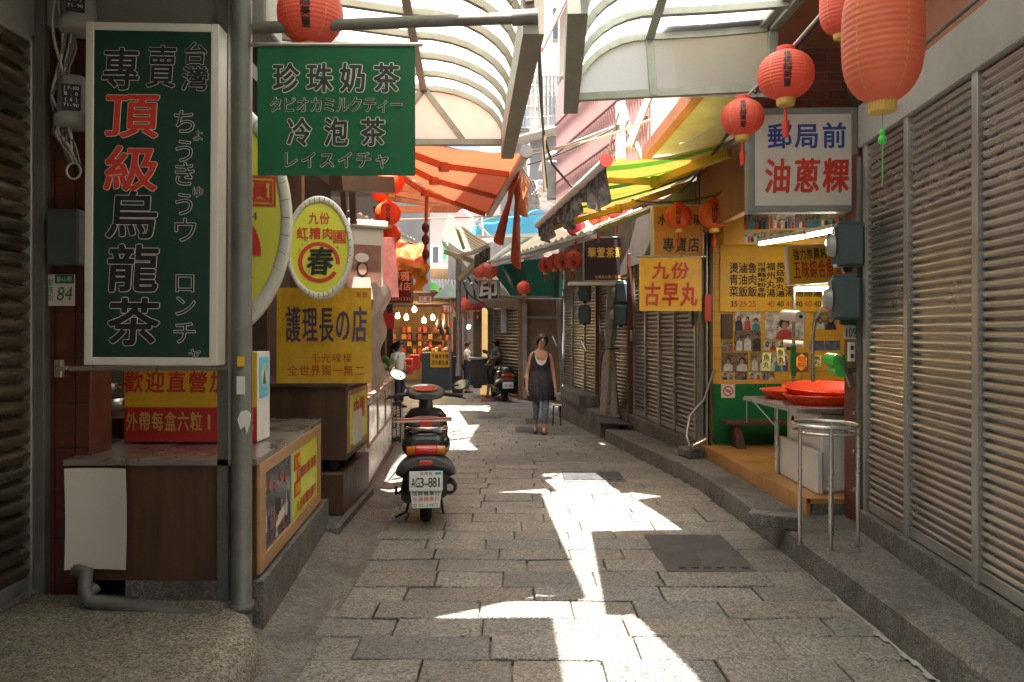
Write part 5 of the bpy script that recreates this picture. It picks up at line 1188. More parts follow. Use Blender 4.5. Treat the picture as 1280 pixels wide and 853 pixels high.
for v0, v1 in ((.18, .22), (.55, .6), (.97, .97)):
    a = of(.05, v0) + V((0, 0, -.07)); m_ = of(.38, v0 + .03) + V((0, 0, -.08)); b_ = of(.95, v1) + V((0, 0, -.04))
    q = MB(); q.bar(a, m_, .04, .06); q.bar(m_, b_, .04, .055); arm = obj("folding_arm", q, m_oarm, t)
    q = MB(); q.tube([m_ + V((0, 0, -.05)), m_ + V((0, 0, .03))], .055, 12); obj("elbow", q, m_oarm, arm)
def rag(label, top0, top1, L_, mt, tw):
    def fn(u, v):
        p = top0.lerp(top1, u); k = 1 - .65 * v; c = (top0 + top1) / 2
        return c + (p - c) * k + V((.05 * math.sin(u * 8 + v * 5) * v + tw * v, .05 * math.cos(u * 9), -L_ * v * (1 + .12 * math.sin(u * 5))))
    q = MB(); q.grid(fn, 16, 18); return single("hanging_rag", q, mt, label, "cloth", "rags hanging from the orange awning bar", fix=False)
m_rag = M("red brown cloth", (.30, .065, .025), .8, var=.3, scale=6, trans=.2); m_rag2 = M("faded orange cloth", (.52, .22, .10), .8, var=.2, scale=6, trans=.25)
rag("red brown rag drooping from the orange awning bar over the blue tarp", P(636, 236, 8.4), P(652, 208, 7.6), .62, m_rag, -.16)
rag("faded orange rag folded over the end of the awning bar", P(648, 214, 7.8), P(662, 222, 7.7), .40, m_rag2, 0)
rag("long thin brown rag hanging lowest under the orange awning", P(641, 222, 8.0), P(651, 222, 7.9), .86, m_rag, .0)
for k in range(3):
    a = P(650, 205, 7.6); b_ = P(672, 236 + 6 * k, 7.9)
    single("loose_string", MB().tube([a, P(655 + 4 * k, 226, 7.7), P(664 + 3 * k, 244, 7.8), b_, P(668 + 2 * k, 226, 7.9)], .007, 6), m_wirew, "loose white cord tangled at the end of the orange awning", "cord", "white cords at the orange awning")
# bare red awning frames below
t = thing("bare_awning", "bare red steel awning frame without cloth under the orange awning", "frame", P(530, 262, 11))
for k, (a, b_) in enumerate(((P(468, 262, 10.4), P(571, 262, 11.4)), (P(478, 232, 10.2), P(556, 242, 11.2)), (P(478, 238, 11), P(572, 256, 12)), (P(480, 246, 11.4), P(560, 258, 12.4)))):
    q = MB(); q.bar(a, b_, .06, .09); obj("bar", q, m_oarm, t)
q = MB(); q.tube([P(571, 262, 11.4), P(578, 258, 11.4), P(577, 248, 11.4)], .03, 8); obj("bent_end", q, m_oarm, t)
t = thing("thin_post", "thin upright pole wound with tape beside the orange awning", "pole", P(532, 345, 9.8))
q = MB(); q.tube([P(537, 172, 9.8), P(533, 262, 9.8), P(531, 350, 9.8)], .022, 8); obj("pole", q, m_oarm, t)
for y in (300, 285, 318, 335): 
    q = MB(); q.sphere(P(532, y, 9.78), (.05, .05, .07)); obj("tape_knot", q, m_wood, t)
# striped beige awning
m_stb = [M("cream awning stripe", (.60, .52, .36), .7, trans=.4, dirt=.3, dcol=(.3, .22, .14)), M("dark awning stripe", (.10, .09, .07), .7, trans=.2)]
t = thing("striped_awning", "cream and dark striped folding awning beyond the orange one", "awning", P(590, 300, 15))
sa, sb, sc_, sd_ = P(560, 268, 13.2), P(614, 306, 13.5), P(585, 318, 16.5), P(552, 296, 16.5)
q = MB(); q.grid(lambda u, v: (sa + (sb - sa) * u) + ((sd_ + (sc_ - sd_) * u) - (sa + (sb - sa) * u)) * v + V((0, 0, -.03 * math.sin(PI * u))), 10, 30, mi=lambda u, v: int(v * 30) % 3 == 2); obj("fabric", q, m_stb, t, fix=False)
q = MB(); q.tube([sb, sc_], .05, 8); obj("front_bar", q, m_white, t)
q = MB(); q.bar(sd_ + V((0, 0, -.1)), sd_.lerp(sc_, .5) + V((0, 0, -.25)), .06, .07); q.bar(sd_.lerp(sc_, .5) + V((0, 0, -.25)), sc_.lerp(sb, .3), .06, .07); q.bar(P(566, 270, 14), P(580, 312, 14), .05, .06); obj("folding_arm", q, m_crm, t)
q = MB(); q.grid(lambda u, v: P(593 + 20 * u, 320 - 12 * u + 16 * v, 14.8 - 1.2 * u) + V((.03 * math.sin(u * 30), 0, 0)), 20, 4); obj("valance", q, m_val, t, fix=False)
# grey post under it
t = thing("awning_post", "pale steel post holding the striped awning corner", "post", P(573, 378, 16.5))
q = MB(); q.tube([P(573, 318, 16.5), P(573, 392, 16.5), P(573, 470, 16.5)], .06, 10); obj("shaft", q, m_rail, t)
q = MB(); q.bar(P(557, 315, 16.5), P(590, 326, 16), .12, .10); q.bar(P(575, 350, 16.3), P(602, 322, 16), .14, .1); obj("bracket", q, m_crm, t)
# orange red tarp over the left shop
m_otp = M("orange red tarp", (.70, .13, .03), .6, var=.25, scale=5, trans=.35, bump=.01, bscale=9)
m_otp2 = M("yellow orange tarp", (.72, .33, .04), .6, var=.25, scale=5, trans=.3, bump=.01, bscale=9)
t = thing("tarp_cover", "folded orange and yellow tarp bundled above the maroon shop sign", "tarp", P(505, 330, 10))
q = MB(); q.grid(lambda u, v: P(478 + 52 * u, 306 + 24 * v + 3 * math.sin(u * 11), 10.6 - .9 * v) + V((0, .06 * math.sin(u * 15 + v * 6), .03 * math.sin(v * 14 + u * 3))), 26, 14); obj("red_sheet", q, m_otp, t, fix=False)
q = MB(); q.grid(lambda u, v: P(474 + 58 * u, 326 + 16 * v + 4 * math.sin(u * 7 + 1), 9.8 - .25 * math.sin(v * PI)) + V((0, .05 * math.sin(u * 19), .02 * math.sin(v * 11 + u * 9))), 26, 12); obj("yellow_sheet", q, m_otp2, t, fix=False)
q = MB(); q.grid(lambda u, v: P(519 + 16 * u - 4 * v, 330 + 34 * v, 9.7) + V((.04 * math.sin(v * 12), .05 * math.sin(v * 9 + u * 5), 0)), 8, 16); obj("loose_end", q, m_otp2, t, fix=False)
single("cloth_bag", MB().lathe([(0, 0), (.08, .02), (.12, .12), (.1, .24), (.05, .33), (.03, .36), (0, .36)], P(489, 366, 9.4), 14), m_wood, "brown cloth bag hanging in front of the maroon shop sign", "bag")
# maroon sign
Y0 = 10.6; fr = face_cam(ctr(474, 515, 338, 379, Y0), -6); w_, h_ = dim(474, 515, 336, 379, Y0)
signbox("maroon_sign", "maroon shop sign with white characters and a phone number", fr, w_, h_, .1, M("maroon sign face", (.15, .02, .02), .5), m_rail, .015,
        [("lettering", m_whp, lambda q, f: (put(q, f, "鴉", .13, .14, .14, .14, .015), line(q, f, "嵐賣店", .05, -.0, .34, .12, .015), line(q, f, "035091336", .04, -.17, .36, .06, .01)))])
single("small_red_sign", MB().box((0, 0, 0), (.42, .28, .04), face_cam(P(478, 401, 13.5), 0), .004), m_redp, "small plain red sign deeper inside under the maroon sign", "sign")
# ------------------------------------------------------------------ far shop at the bend
tb = thing("far_shop", "warm lit shop at the bend with wooden shelves and hanging bulbs", "shop", (-4, 28, -.6))
YF = 27.5; gF = gz(26)
q = MB(); q.bx(-9, -1.3, 30.5, 30.7, gF - .4, 4.0); obj("back_wall", q, M("warm shop wall", (.26, .15, .06), .7, var=.35, scale=2.5, dirt=.5, dcol=(.06, .03, .01)), tb)
q = MB(); q.bx(-9, -1.2, 26.5, 30.7, 2.5, 2.65); obj("ceiling", q, m_dwall, tb)
q = MB(); q.bx(-9, -1.9, 26.6, 30.6, gF - .3, gF + .06); obj("floor", q, m_conc, tb)
for x0 in (553, 561): q = MB(); q.bx(PX(x0, 27), PX(x0 + 3, 27), 26.9, 27.05, gF, 2.6, .005); obj("post", q, m_wood, tb)
q = MB(); q.bx(PX(480, 26.4), PX(572, 26.4), 26.2, 26.7, PZ(378, 26.4), PZ(366, 26.4), .01); obj("eave", q, m_wood, tb)
q = MB(); q.bx(-1.9, -1.75, 26.5, 30.6, gF - .3, 4); obj("side_wall", q, m_dwall, tb)
for r in range(4):
    for c in range(9):
        x = 492 + c * 6.6; y = 412 + r * 9
        if RN.random() < .82: 
            q = MB(); cc = P(x, y, 29.8); q.box(cc, (RN.uniform(.13, .18), .16, RN.uniform(.16, .22)), None, .008)
            single("gift_box", q, [m_redp, m_wood, m_oran, m_cream, m_redtile][RN.choice((0, 0, 1, 1, 2, 3, 4))], "small goods box on the shelves at the back of the bulb lit shop", "box", "boxes on the far shop shelves")
for r in range(4): single("shop_shelf", MB().bx(PX(488, 29.8), PX(554, 29.8), 29.7, 30.0, PZ(416.5 + r * 9, 29.8), PZ(415.5 + r * 9, 29.8)), m_wood, ["top shelf of goods at the back of the bulb lit shop", "second shelf from the top in the bulb lit shop", "third shelf from the top in the bulb lit shop", "lowest shelf of goods in the bulb lit shop"][r], "shelf")
bl = ["topmost lit bulb hanging in the far shop, above the others", "lit bulb nearest the maroon sign in the far shop", "lit bulb just below and between two others in the far shop", "lowest lit bulb near the wooden post of the far shop", "lit bulb closest to the shop post, beside the lowest one"]
for k, (x, y) in enumerate(((518, 387), (497, 395), (508, 397), (530, 401), (541, 397))):
    c = P(x, y, 26.0); t = thing("hanging_bulb", bl[k], "light bulb", c, "lit bulbs in the far shop")
    q = MB(); q.lathe([(0, -.09), (.05, -.08), (.075, -.02), (.06, .05), (.03, .1), (0, .1)], c, 14); obj("bulb", q, m_bulb, t)
    q = MB(); q.tube([c + V((0, 0, .1)), c + V((0, 0, .19))], .025, 8); q.tube([c + V((0, 0, .18)), V((c.x, c.y, 2.5))], .008, 5); obj("socket", q, m_black, t)
for x, y in ((512, 400), (536, 402)):
    ld = bpy.data.lights.new("bulb_light", 'POINT'); ld.energy = 22; ld.color = (1, .66, .3); ld.shadow_soft_size = .12
    lo = bpy.data.objects.new("bulb_light", ld); COL.objects.link(lo); lo.location = P(x, y, 26.6)
c = P(586, 409, 24); t = thing("hanging_bulb", "single lit bulb between the far shop and the seal shop", "light bulb", c)
q = MB(); q.lathe([(0, -.06), (.05, -.04), (.05, .04), (0, .07)], c, 12); obj("bulb", q, m_bulb, t); q = MB(); q.tube([c + V((0, 0, .06)), c + V((0, 0, .7))], .008, 5); obj("wire", q, m_black, t)
ld = bpy.data.lights.new("stall_light", 'POINT'); ld.energy = 10; ld.color = (1, .66, .3); ld.shadow_soft_size = .1
lo = bpy.data.objects.new("stall_light", ld); COL.objects.link(lo); lo.location = P(630, 405, 22.6)
# yellow faced display counter
Y0 = 26.0; t = thing("yellow_counter", "goods counter with a yellow lettered front at the bend", "counter", P(550, 475, Y0))
q = MB(); q.bx(PX(527, Y0), PX(563, Y0), Y0, Y0 + 1.2, gF - .1, PZ(441, Y0), .01); obj("body", q, m_meter, t)
f = face_cam(P(550, 450, Y0 - .02)); q = MB(); q.box((0, 0, 0), (24 * Y0 / F, 19 * Y0 / F, .02), f); po = obj("yellow_front", q, m_yel, t)
q = MB(); line(q, f, "芋粿伴手禮", 0, .11, .58, .16, .02, .012); line(q, f, "花生糖名產", 0, -.10, .58, .16, .02, .012); obj("lettering", q, m_black, po, fix=False)
q = MB()
for k in range(9): q.box(P(530 + k * 4, 438 - (k % 3) * 2, Y0 + .5), (.1, .3, .1), None, .01, k % 3)
obj("goods", q, [m_oran, m_cream, m_redp], t)
for k in range(3): single("red_crate", MB().box(P(500 + k * 9, 463 - k * 5, 24.5 + k * .6), (.34, .4, .5), None, .02), m_redp, ["red goods crate nearest the white tiled counters in the far shop", "middle red goods crate standing before the bulb lit shelves", "red goods crate closest to the yellow fronted counter"][k], "crate")
t = thing("vegetable_basket", "heap of green vegetables beside the women in white", "vegetables", P(480, 463, 12.5))
q = MB()
for k in range(26): q.sphere(P(474 + RN.uniform(0, 12), 457 + RN.uniform(-8, 3), 12.5 + RN.uniform(-.3, .3)), RN.uniform(.04, .07), 7, 5, k % 2)
obj("vegetables", q, [M("leafy green", (.07, .13, .03), .6), M("pale green", (.25, .32, .12), .6)], t)
# more of the crowded far corner
ribbed("corrugated_awning", "grey corrugated awning over the bulb lit shop front", [P(482, 356, 25.5), P(575, 362, 25.5), P(572, 350, 27.5), P(486, 346, 27.5)], m_rail, amp=.02, nr=22)
for k in range(6):
    x = 548 + 2.6 * k; c = P(x, 404 + (k % 3) * 7, 26.4 + .1 * k)
    single("hanging_bag", MB().lathe([(0, -.22), (.07, -.2), (.085, -.02), (.05, .1), (.015, .16), (.01, .5), (0, .5)], c, 10), [m_wood, m_black, m_redtile, m_rail, m_wood, m_redp][k], "dark goods bag hung at the post between bulb shop and corner", "bag", "goods bags hung at the far shop corner")
for k, (x0, x1, y0, y1, Y0, mt, lb) in enumerate(((552, 566, 380, 392, 25.2, m_redp, "small red shop placard beside the wooden shop post"), (523, 540, 370, 379, 25.3, m_cream, "small pale placard hung under the grey corrugated awning"), (484, 496, 384, 392, 24.0, m_yel, "small yellow placard at the darker end of the bulb lit shop"))):
    f_ = face_cam(ctr(x0, x1, y0, y1, Y0)); w_, h_ = dim(x0, x1, y0, y1, Y0); signbox("small_placard", lb, f_, w_, h_, .04, mt, m_wood, .02, [("lettering", m_whp if mt is m_redp else m_redp, lambda q, f, w_=w_, h_=h_, s=("芋圓", "名產", "茶")[k]: line(q, f, s, 0, 0, w_ * .8, h_ * .7, .02))])
for k in range(5):
    a = P(577 + 4 * k, 344 + (k * 7) % 11, 19.5); b_ = P(584 + 5 * k, 374 - (k * 5) % 9, 19.8)
    single("wall_pipe", MB().tube([a, a.lerp(b_, .5) + V((.05 * (-1) ** k, 0, .04)), b_], .025 + .008 * (k % 2), 7), m_rail if k % 2 else m_wire, ["dark pipe at the awning post end of the pipe tangle by the seal sign", "pale pipe second in the tangle by the seal sign", "dark pipe in the middle of the tangle by the seal sign", "pale pipe fourth in the tangle by the seal sign", "dark pipe of the tangle touching the seal sign"][k], "pipe", "tangled pipes beside the seal sign")
q = MB(); q.add([P(574, 346, 20.2), P(600, 334, 20.0), P(600, 378, 20.0), P(574, 384, 20.2)], [(0, 1, 2, 3)]); q.add([P(574, 346, 20.3), P(600, 334, 20.1), P(600, 378, 20.1), P(574, 384, 20.3)], [(0, 1, 2, 3)])
single("metal_sheet", q, m_rail, "dull corrugated sheet behind the pipe tangle at the seal sign", "panel")
# small displays by the far corner
single("tall_cabinet", MB().bx(PX(566, 25), PX(578, 25), 25, 25.6, gF - .1, PZ(396, 25), .01), m_redtile, "tall dark red cabinet beside the pale awning post", "cabinet")
single("dark_cloth_table", MB().bx(PX(565, 24), PX(577, 24), 24, 24.6, gF - .1, PZ(446, 24), .01), M("purple table cloth", (.06, .015, .03), .8), "low table under a purple cloth near the aproned man", "table")
t = thing("street_stove", "dark metal cooking stall in front of the seal shop", "stall", P(597, 480, 22.2))
Y0 = 22.2; q = MB(); q.bx(PX(588, Y0), PX(612, Y0), Y0, Y0 + .6, PZ(482, Y0), PZ(450, Y0), .02); obj("body", q, m_iron, t)
q = MB(); q.bx(PX(586, Y0), PX(614, Y0), Y0 - .05, Y0 + .65, PZ(450, Y0), PZ(447, Y0), .01); obj("top", q, m_rail, t)
q = MB(); q.bx(PX(588, Y0), PX(596, Y0), Y0 - .02, Y0, PZ(474, Y0), PZ(456, Y0), .004); obj("door", q, m_wood, t)
single("red_mat", MB().bx(PX(603, 21.5), PX(640, 20.4), 20.3, 22.1, gz(21) + .006, gz(21) + .03), M("red brown mat", (.12, .03, .03), .8), "red brown mat on the ground beside the far scooter", "mat")
# ------------------------------------------------------------------ high background
m_pink = M("pink corrugated cladding", (.44, .24, .23), .5, .1, var=.12, scale=2, dirt=.35, dcol=(.3, .2, .18), dscale=1.2, stretch=(1, 1, .3))
m_wht = M("white painted wall", (.42, .42, .42), .8, var=.1, scale=1.5, dirt=.4, dcol=(.36, .33, .29), dscale=.8)
m_stuc = M("cream stucco", (.42, .37, .31), .85, var=.12, scale=2, dirt=.4, dcol=(.3, .24, .17), dscale=1)
t = thing("pink_house", "house with pink corrugated metal upper wall jutting over the lane", "house", (1.2, 13, 3.5))
pa, pb = V((1.95, 10.9, 0)), V((.92, 15.9, 0)); u = (pb - pa).normalized(); fr = Fr(pa, u, (0, 0, 1), (-u.y, u.x, 0)); L_ = (pb - pa).length
q = MB()
n = 46; vs = []
for k in range(n * 4 + 1):
    x = L_ * k / (n * 4); d = (0, .018, .018, 0)[k % 4]; vs += [fr(x, 3.5, d), fr(x, 6.6, d)]
q.add(vs, [(2 * k, 2 * k + 1, 2 * k + 3, 2 * k + 2) for k in range(n * 4)]); obj("cladding", q, m_pink, t, fix=False)
q = MB()
for z in (4.0, 4.6, 5.2, 5.8): q.bx(0, L_, z, z + .03, .018, .045, fr=fr)
obj("trim_strip", q, m_redtile, t)
q = MB(); q.bx(0, L_, 3.4, 3.52, -.6, .06, .01, fr=fr); obj("lower_beam", q, m_pink, t)
q = MB(); q.bx(-.05, L_ + .05, 3.45, 6.6, -1.2, -.02, fr=fr); obj("inner_wall", q, m_wht, t)
t = thing("cream_eave", "cream boarded eave sloping above the striped awning", "eave", (2, 10, 4))
q = MB(); a, b_, c, d = P(800, 185, 8.5), P(925, 122, 7.5), P(930, 165, 8.6), P(812, 190, 9.0)
a, b_, c, d = V((1.62, 9.3, 3.72)), V((1.66, 6.02, 3.72)), V((2.62, 6.02, 3.72)), V((2.62, 9.3, 3.72))
q.add([a, b_, c, d] + [p + V((0, 0, .08)) for p in (a, b_, c, d)], [(0, 1, 2, 3), (4, 5, 6, 7), (0, 1, 5, 4), (1, 2, 6, 5), (2, 3, 7, 6), (3, 0, 4, 7)]); obj("boarding", q, M("white painted boards", (.46, .44, .42), .8, var=.12, dirt=.4), t)
q = MB(); q.bar(a, b_, .1, .14); obj("edge_beam", q, m_terra, t)
single("metal_sheet", MB().add([P(888, 215, 9.0), P(938, 195, 7.4), P(938, 268, 7.4), P(888, 268, 9.0)], [(0, 1, 2, 3)]).add([P(888, 215, 9.1), P(939, 195, 7.5), P(939, 268, 7.5), P(888, 268, 9.1)], [(0, 1, 2, 3)]), m_rail, "dull grey metal panel behind the lantern beside the white hanging sign", "panel")
# pipes bundle
for k, (x0, y0, x1, y1, r, lb) in enumerate(((812, 120, 786, 185, .05, "thick cream pipe slanting beside the pink cladding"), (778, 128, 804, 200, .04, "cream pipe curving down behind the striped awning"), (776, 130, 776, 200, .07, "upright white post among the pipes by the pink cladding"), (766, 196, 786, 150, .02, "thin grey pipe crossing the cream pipes"), (758, 198, 774, 140, .015, "thin cable pipe leaning beside the white post"))):
    a, b_ = P(x0, y0, 10.2), P(x1, y1, 10.0)
    single("wall_pipe", MB().tube([a, a.lerp(b_, .5) + V((-.05 if k == 1 else 0, 0, 0)), b_], r, 8), [m_stuc, m_stuc, m_wht, m_rail, m_rail][k], lb, "pipe")
# white building with window cages
Y0 = 21.0
t = thing("white_building", "white building with caged windows at the end of the lane", "building", (1, Y0, 0))
q = MB(); q.bx(PX(626, Y0), PX(730, Y0), Y0, Y0 + 3, 1.5, PZ(55, Y0)); obj("wall", q, m_wht, t)
q = MB(); q.bx(PX(700, Y0 - .9), PX(760, Y0 - .9), Y0 - .9, Y0, PZ(95, Y0 - .9), PZ(-20, Y0 - .9)); obj("upper_bay", q, m_stuc, t)
q = MB(); q.bar(P(676, 62, 19.9), P(716, -22, 19.9), .3, .12); q.bx(PX(712, Y0 - 1), PX(717, Y0 - 1), Y0 - 1, Y0 - .9, PZ(30, Y0), PZ(-20, Y0)); obj("roof_edge", q, m_pink, t)
def cage(x0, x1, y0, y1, Y, nx, ny):
    q = MB(); q.bx(PX(x0 + 4, Y), PX(x1 - 4, Y), Y0 - .03, Y0 - .005, PZ(y1 - 5, Y), PZ(y0 + 8, Y)); wn_ = obj("window", q, m_glass, t)
    q = MB()
    for k in range(nx + 1): x = x0 + (x1 - x0) * k / nx; q.tube([P(x, y0, Y), P(x, y1, Y)], .022, 5)
    for k in range(ny + 1): y = y0 + (y1 - y0) * k / ny; q.tube([P(x0, y, Y), P(x1, y, Y)], .022, 5)
    for x in (x0, x1):
        for k in range(4): y = y0 + (y1 - y0) * k / 3; q.tube([P(x, y, Y), P(x, y, Y) + V((0, Y0 - Y, 0))], .02, 5)
    obj("grille", q, m_rail, wn_)
    q = MB(); q.bx(PX(x0 + 10, Y), PX(x1 - 10, Y), Y0 - .06, Y0 - .03, PZ(y1 - 8, Y), PZ(y0 + 14, Y)); obj("pane", q, M("grey window glass", (.18, .2, .24), .12), wn_)
cage(640, 672, 55, 160, 20.2, 6, 8); cage(678, 716, 96, 158, 20.2, 8, 5)
q = MB(); q.bar(P(640, 178, 19.6), P(705, 160, 19.6), .9, .06); obj("ledge", q, m_white, t)
q = MB(); q.add([P(640, 180, 19.5), P(664, 164, 20.8), P(664, 176, 20.8), P(645, 198, 19.5)], [(0, 1, 2, 3)]); obj("side_panel", q, m_wht, t)
q = MB(); q.bx(PX(663, 20), PX(700, 20), 20, 21, PZ(232, 20), PZ(170, 20), .02); lk = obj("tank_box", q, m_wht, t)
# round white arch and ac unit
t = thing("metal_hood", "white curved metal duct hood against the pink cladding", "duct", P(695, 250, 16))
q = MB(); q.tube([P(676, 215, 16.2), P(682, 198, 16.2), P(692, 192, 16.2), P(703, 196, 16.2), P(706, 214, 16.2), P(704, 245, 16.2)], .07, 10); obj("duct", q, m_white, t)
q = MB(); q.bx(PX(684, 16.4), PX(702, 16.4), 16.3, 16.5, PZ(250, 16.4), PZ(202, 16.4), .02); obj("louvre", q, m_rail, t)
single("stone_wall", MB().bx(PX(655, 18.5), PX(706, 18.5), 18.5, 19, 2.6, PZ(225, 18.5), .02), M("grey pinkish stone wall", (.28, .23, .21), .85, var=.4, scale=5, bump=.02, bscale=9), "weathered stone wall between the blue tarp and the duct hood", "wall")
# blue tarp
t = thing("blue_tarp", "bright blue tarp roof stretched behind the hanging rags", "tarp", P(640, 280, 20))
a, b_, c, d = P(586, 296, 17.5), P(600, 272, 18.4), P(684, 262, 17.8), P(682, 294, 17)
q = MB(); q.grid(lambda u, v: (a + (d - a) * u) + ((b_ + (c - b_) * u) - (a + (d - a) * u)) * v + V((0, 0, .03 * math.sin(u * 17))), 20, 6); obj("sheet", q, M("blue tarp", (.02, .28, .46), .5, var=.15, scale=3, trans=.35), t, fix=False)
q = MB(); q.bar(a, d, .05, .08); q.bar(P(580, 262, 17.6), P(612, 296, 17), .05, .05); q.bar(P(600, 240, 17.6), P(604, 296, 17), .04, .04); q.bar(P(585, 282, 17.2), P(628, 268, 17.4), .04, .04); obj("frame", q, m_white, t)
# pale buildings on the left, far
def house(name, label, x0, x1, y, z1, mt, wins, roof=None):
    t = thing(name, label, "building", ((x0 + x1) / 2, y, 0)); q = MB(); q.bx(x0, x1, y, y + 4, -2, z1); obj("wall", q, mt, t)
    for (a, b_, c, d, mw) in wins:
        q = MB(); q.bx(PX(a, y), PX(b_, y), y - .05, y - .004, PZ(d, y), PZ(c, y), .01); wo = obj("window", q, m_white, t)
        q = MB(); q.bx(PX(a + 1, y), PX(b_ - 1, y), y - .07, y - .05, PZ(d - 1, y), PZ(c + 1, y)); obj("pane", q, mw, wo)
    if roof: q = MB(); q.bx(x0 - .3, x1 + .3, y - .5, y + 4, z1, z1 + .2, .01); obj("roof", q, roof, t)
    return t
m_gl2 = M("dark window glass", (.05, .06, .07), .1); m_gsh = M("green shutter paint", (.03, .3, .12), .5)
house("pale_house", "pale house with green window shutters behind the striped awning", PX(440, 33), PX(625, 33), 33, PZ(230, 33), m_wht, ((540, 549, 308, 330, m_gl2), (552, 560, 301, 326, m_gsh), (505, 525, 320, 345, m_gl2)), m_pink)
house("pink_house", "pink rendered low house beyond the maroon shop sign", PX(470, 31.5), PX(580, 31.5), 31.5, PZ(335, 31.5), M("pink render", (.5, .28, .25), .8, var=.1, dirt=.3), ())
house("sky_fill_house", "white house raised behind the white building to stand in for bright sky", PX(600, 34), PX(820, 34), 34, 21, m_wht, ((640, 652, 20, 60, m_gl2), (690, 704, 10, 50, m_gl2)))  # raised to cover the blue gap and read as white sky
single("green_awning", MB().grid(lambda u, v: P(525 + 24 * u, 350 + 8 * u + 8 * v, 24 + .4 * v) + V((0, 0, .05 * math.sin(u * PI))), 10, 4), M("bright green awning", (.02, .5, .08), .5, trans=.5), "small bright green awning high over the bulb lit shop", "awning", fix=False)
t = thing("market_parasol", "faded white and yellow parasol edge beside the pale awning post", "parasol", P(562, 380, 23))
q = MB()
c = P(562, 352, 23); n = 12
for k in range(n):
    g0, g1 = 2 * PI * k / n, 2 * PI * (k + 1) / n; r = .5
    q.add([c, c + V((r * math.cos(g0), r * math.sin(g0), -.5)), c + V((r * math.cos(g1), r * math.sin(g1), -.5))], [(0, 1, 2)], k % 2)
obj("canopy_cloth", q, [m_wht, M("pale green cloth", (.35, .5, .35), .6, trans=.3)], t, fix=False)
q = MB(); q.tube([c, c + V((0, 0, -2.4))], .025, 6); obj("pole", q, m_rail, t)
# left row upper house and left middle frontage
t = thing("row_house", "row house with dim frontage behind the pink topped counters", "building", (-3, 13, 0))
q = MB(); q.bx(-9, -2.45, 15.2, 23, 2.7, 5.2); obj("upper_storey", q, m_wht, t)
q = MB(); q.bx(-9, -4.6, 14, 24, -.6, 2.7); obj("back_wall", q, m_dwall, t)
q = MB(); q.bx(-2.55, -2.4, 14.5, 14.65, -.3, 2.7); obj("post", q, m_wood, t)
q = MB(); q.bx(-3.1, -2.95, 19, 19.15, -.4, 2.7); obj("post", q, m_wood, t)
ribbed("corrugated_roof", "white corrugated roof sheet under the bare red frames", [P(440, 262, 8.2), P(520, 300, 13), P(470, 310, 14), P(400, 270, 8.6)], m_poly, amp=.015, nr=14, cat="roof")
single("dark_beam", MB().bar(P(420, 228, 5.9), P(486, 232, 6.6), .12, .13).bar(P(428, 232, 6.2), P(432, 282, 6.2), .04, .04, up=(0, 1, 0)).bar(P(440, 232, 6.4), P(442, 280, 6.4), .05, .05, up=(0, 1, 0)), m_wood, "dark brown hanging beam with two struts above the cook sign", "beam")
# far street enclosure
house("dark_row", "dark back row of the lane behind the seal shop", PX(560, 30), PX(700, 30), 30, 5.0, m_wall, ())
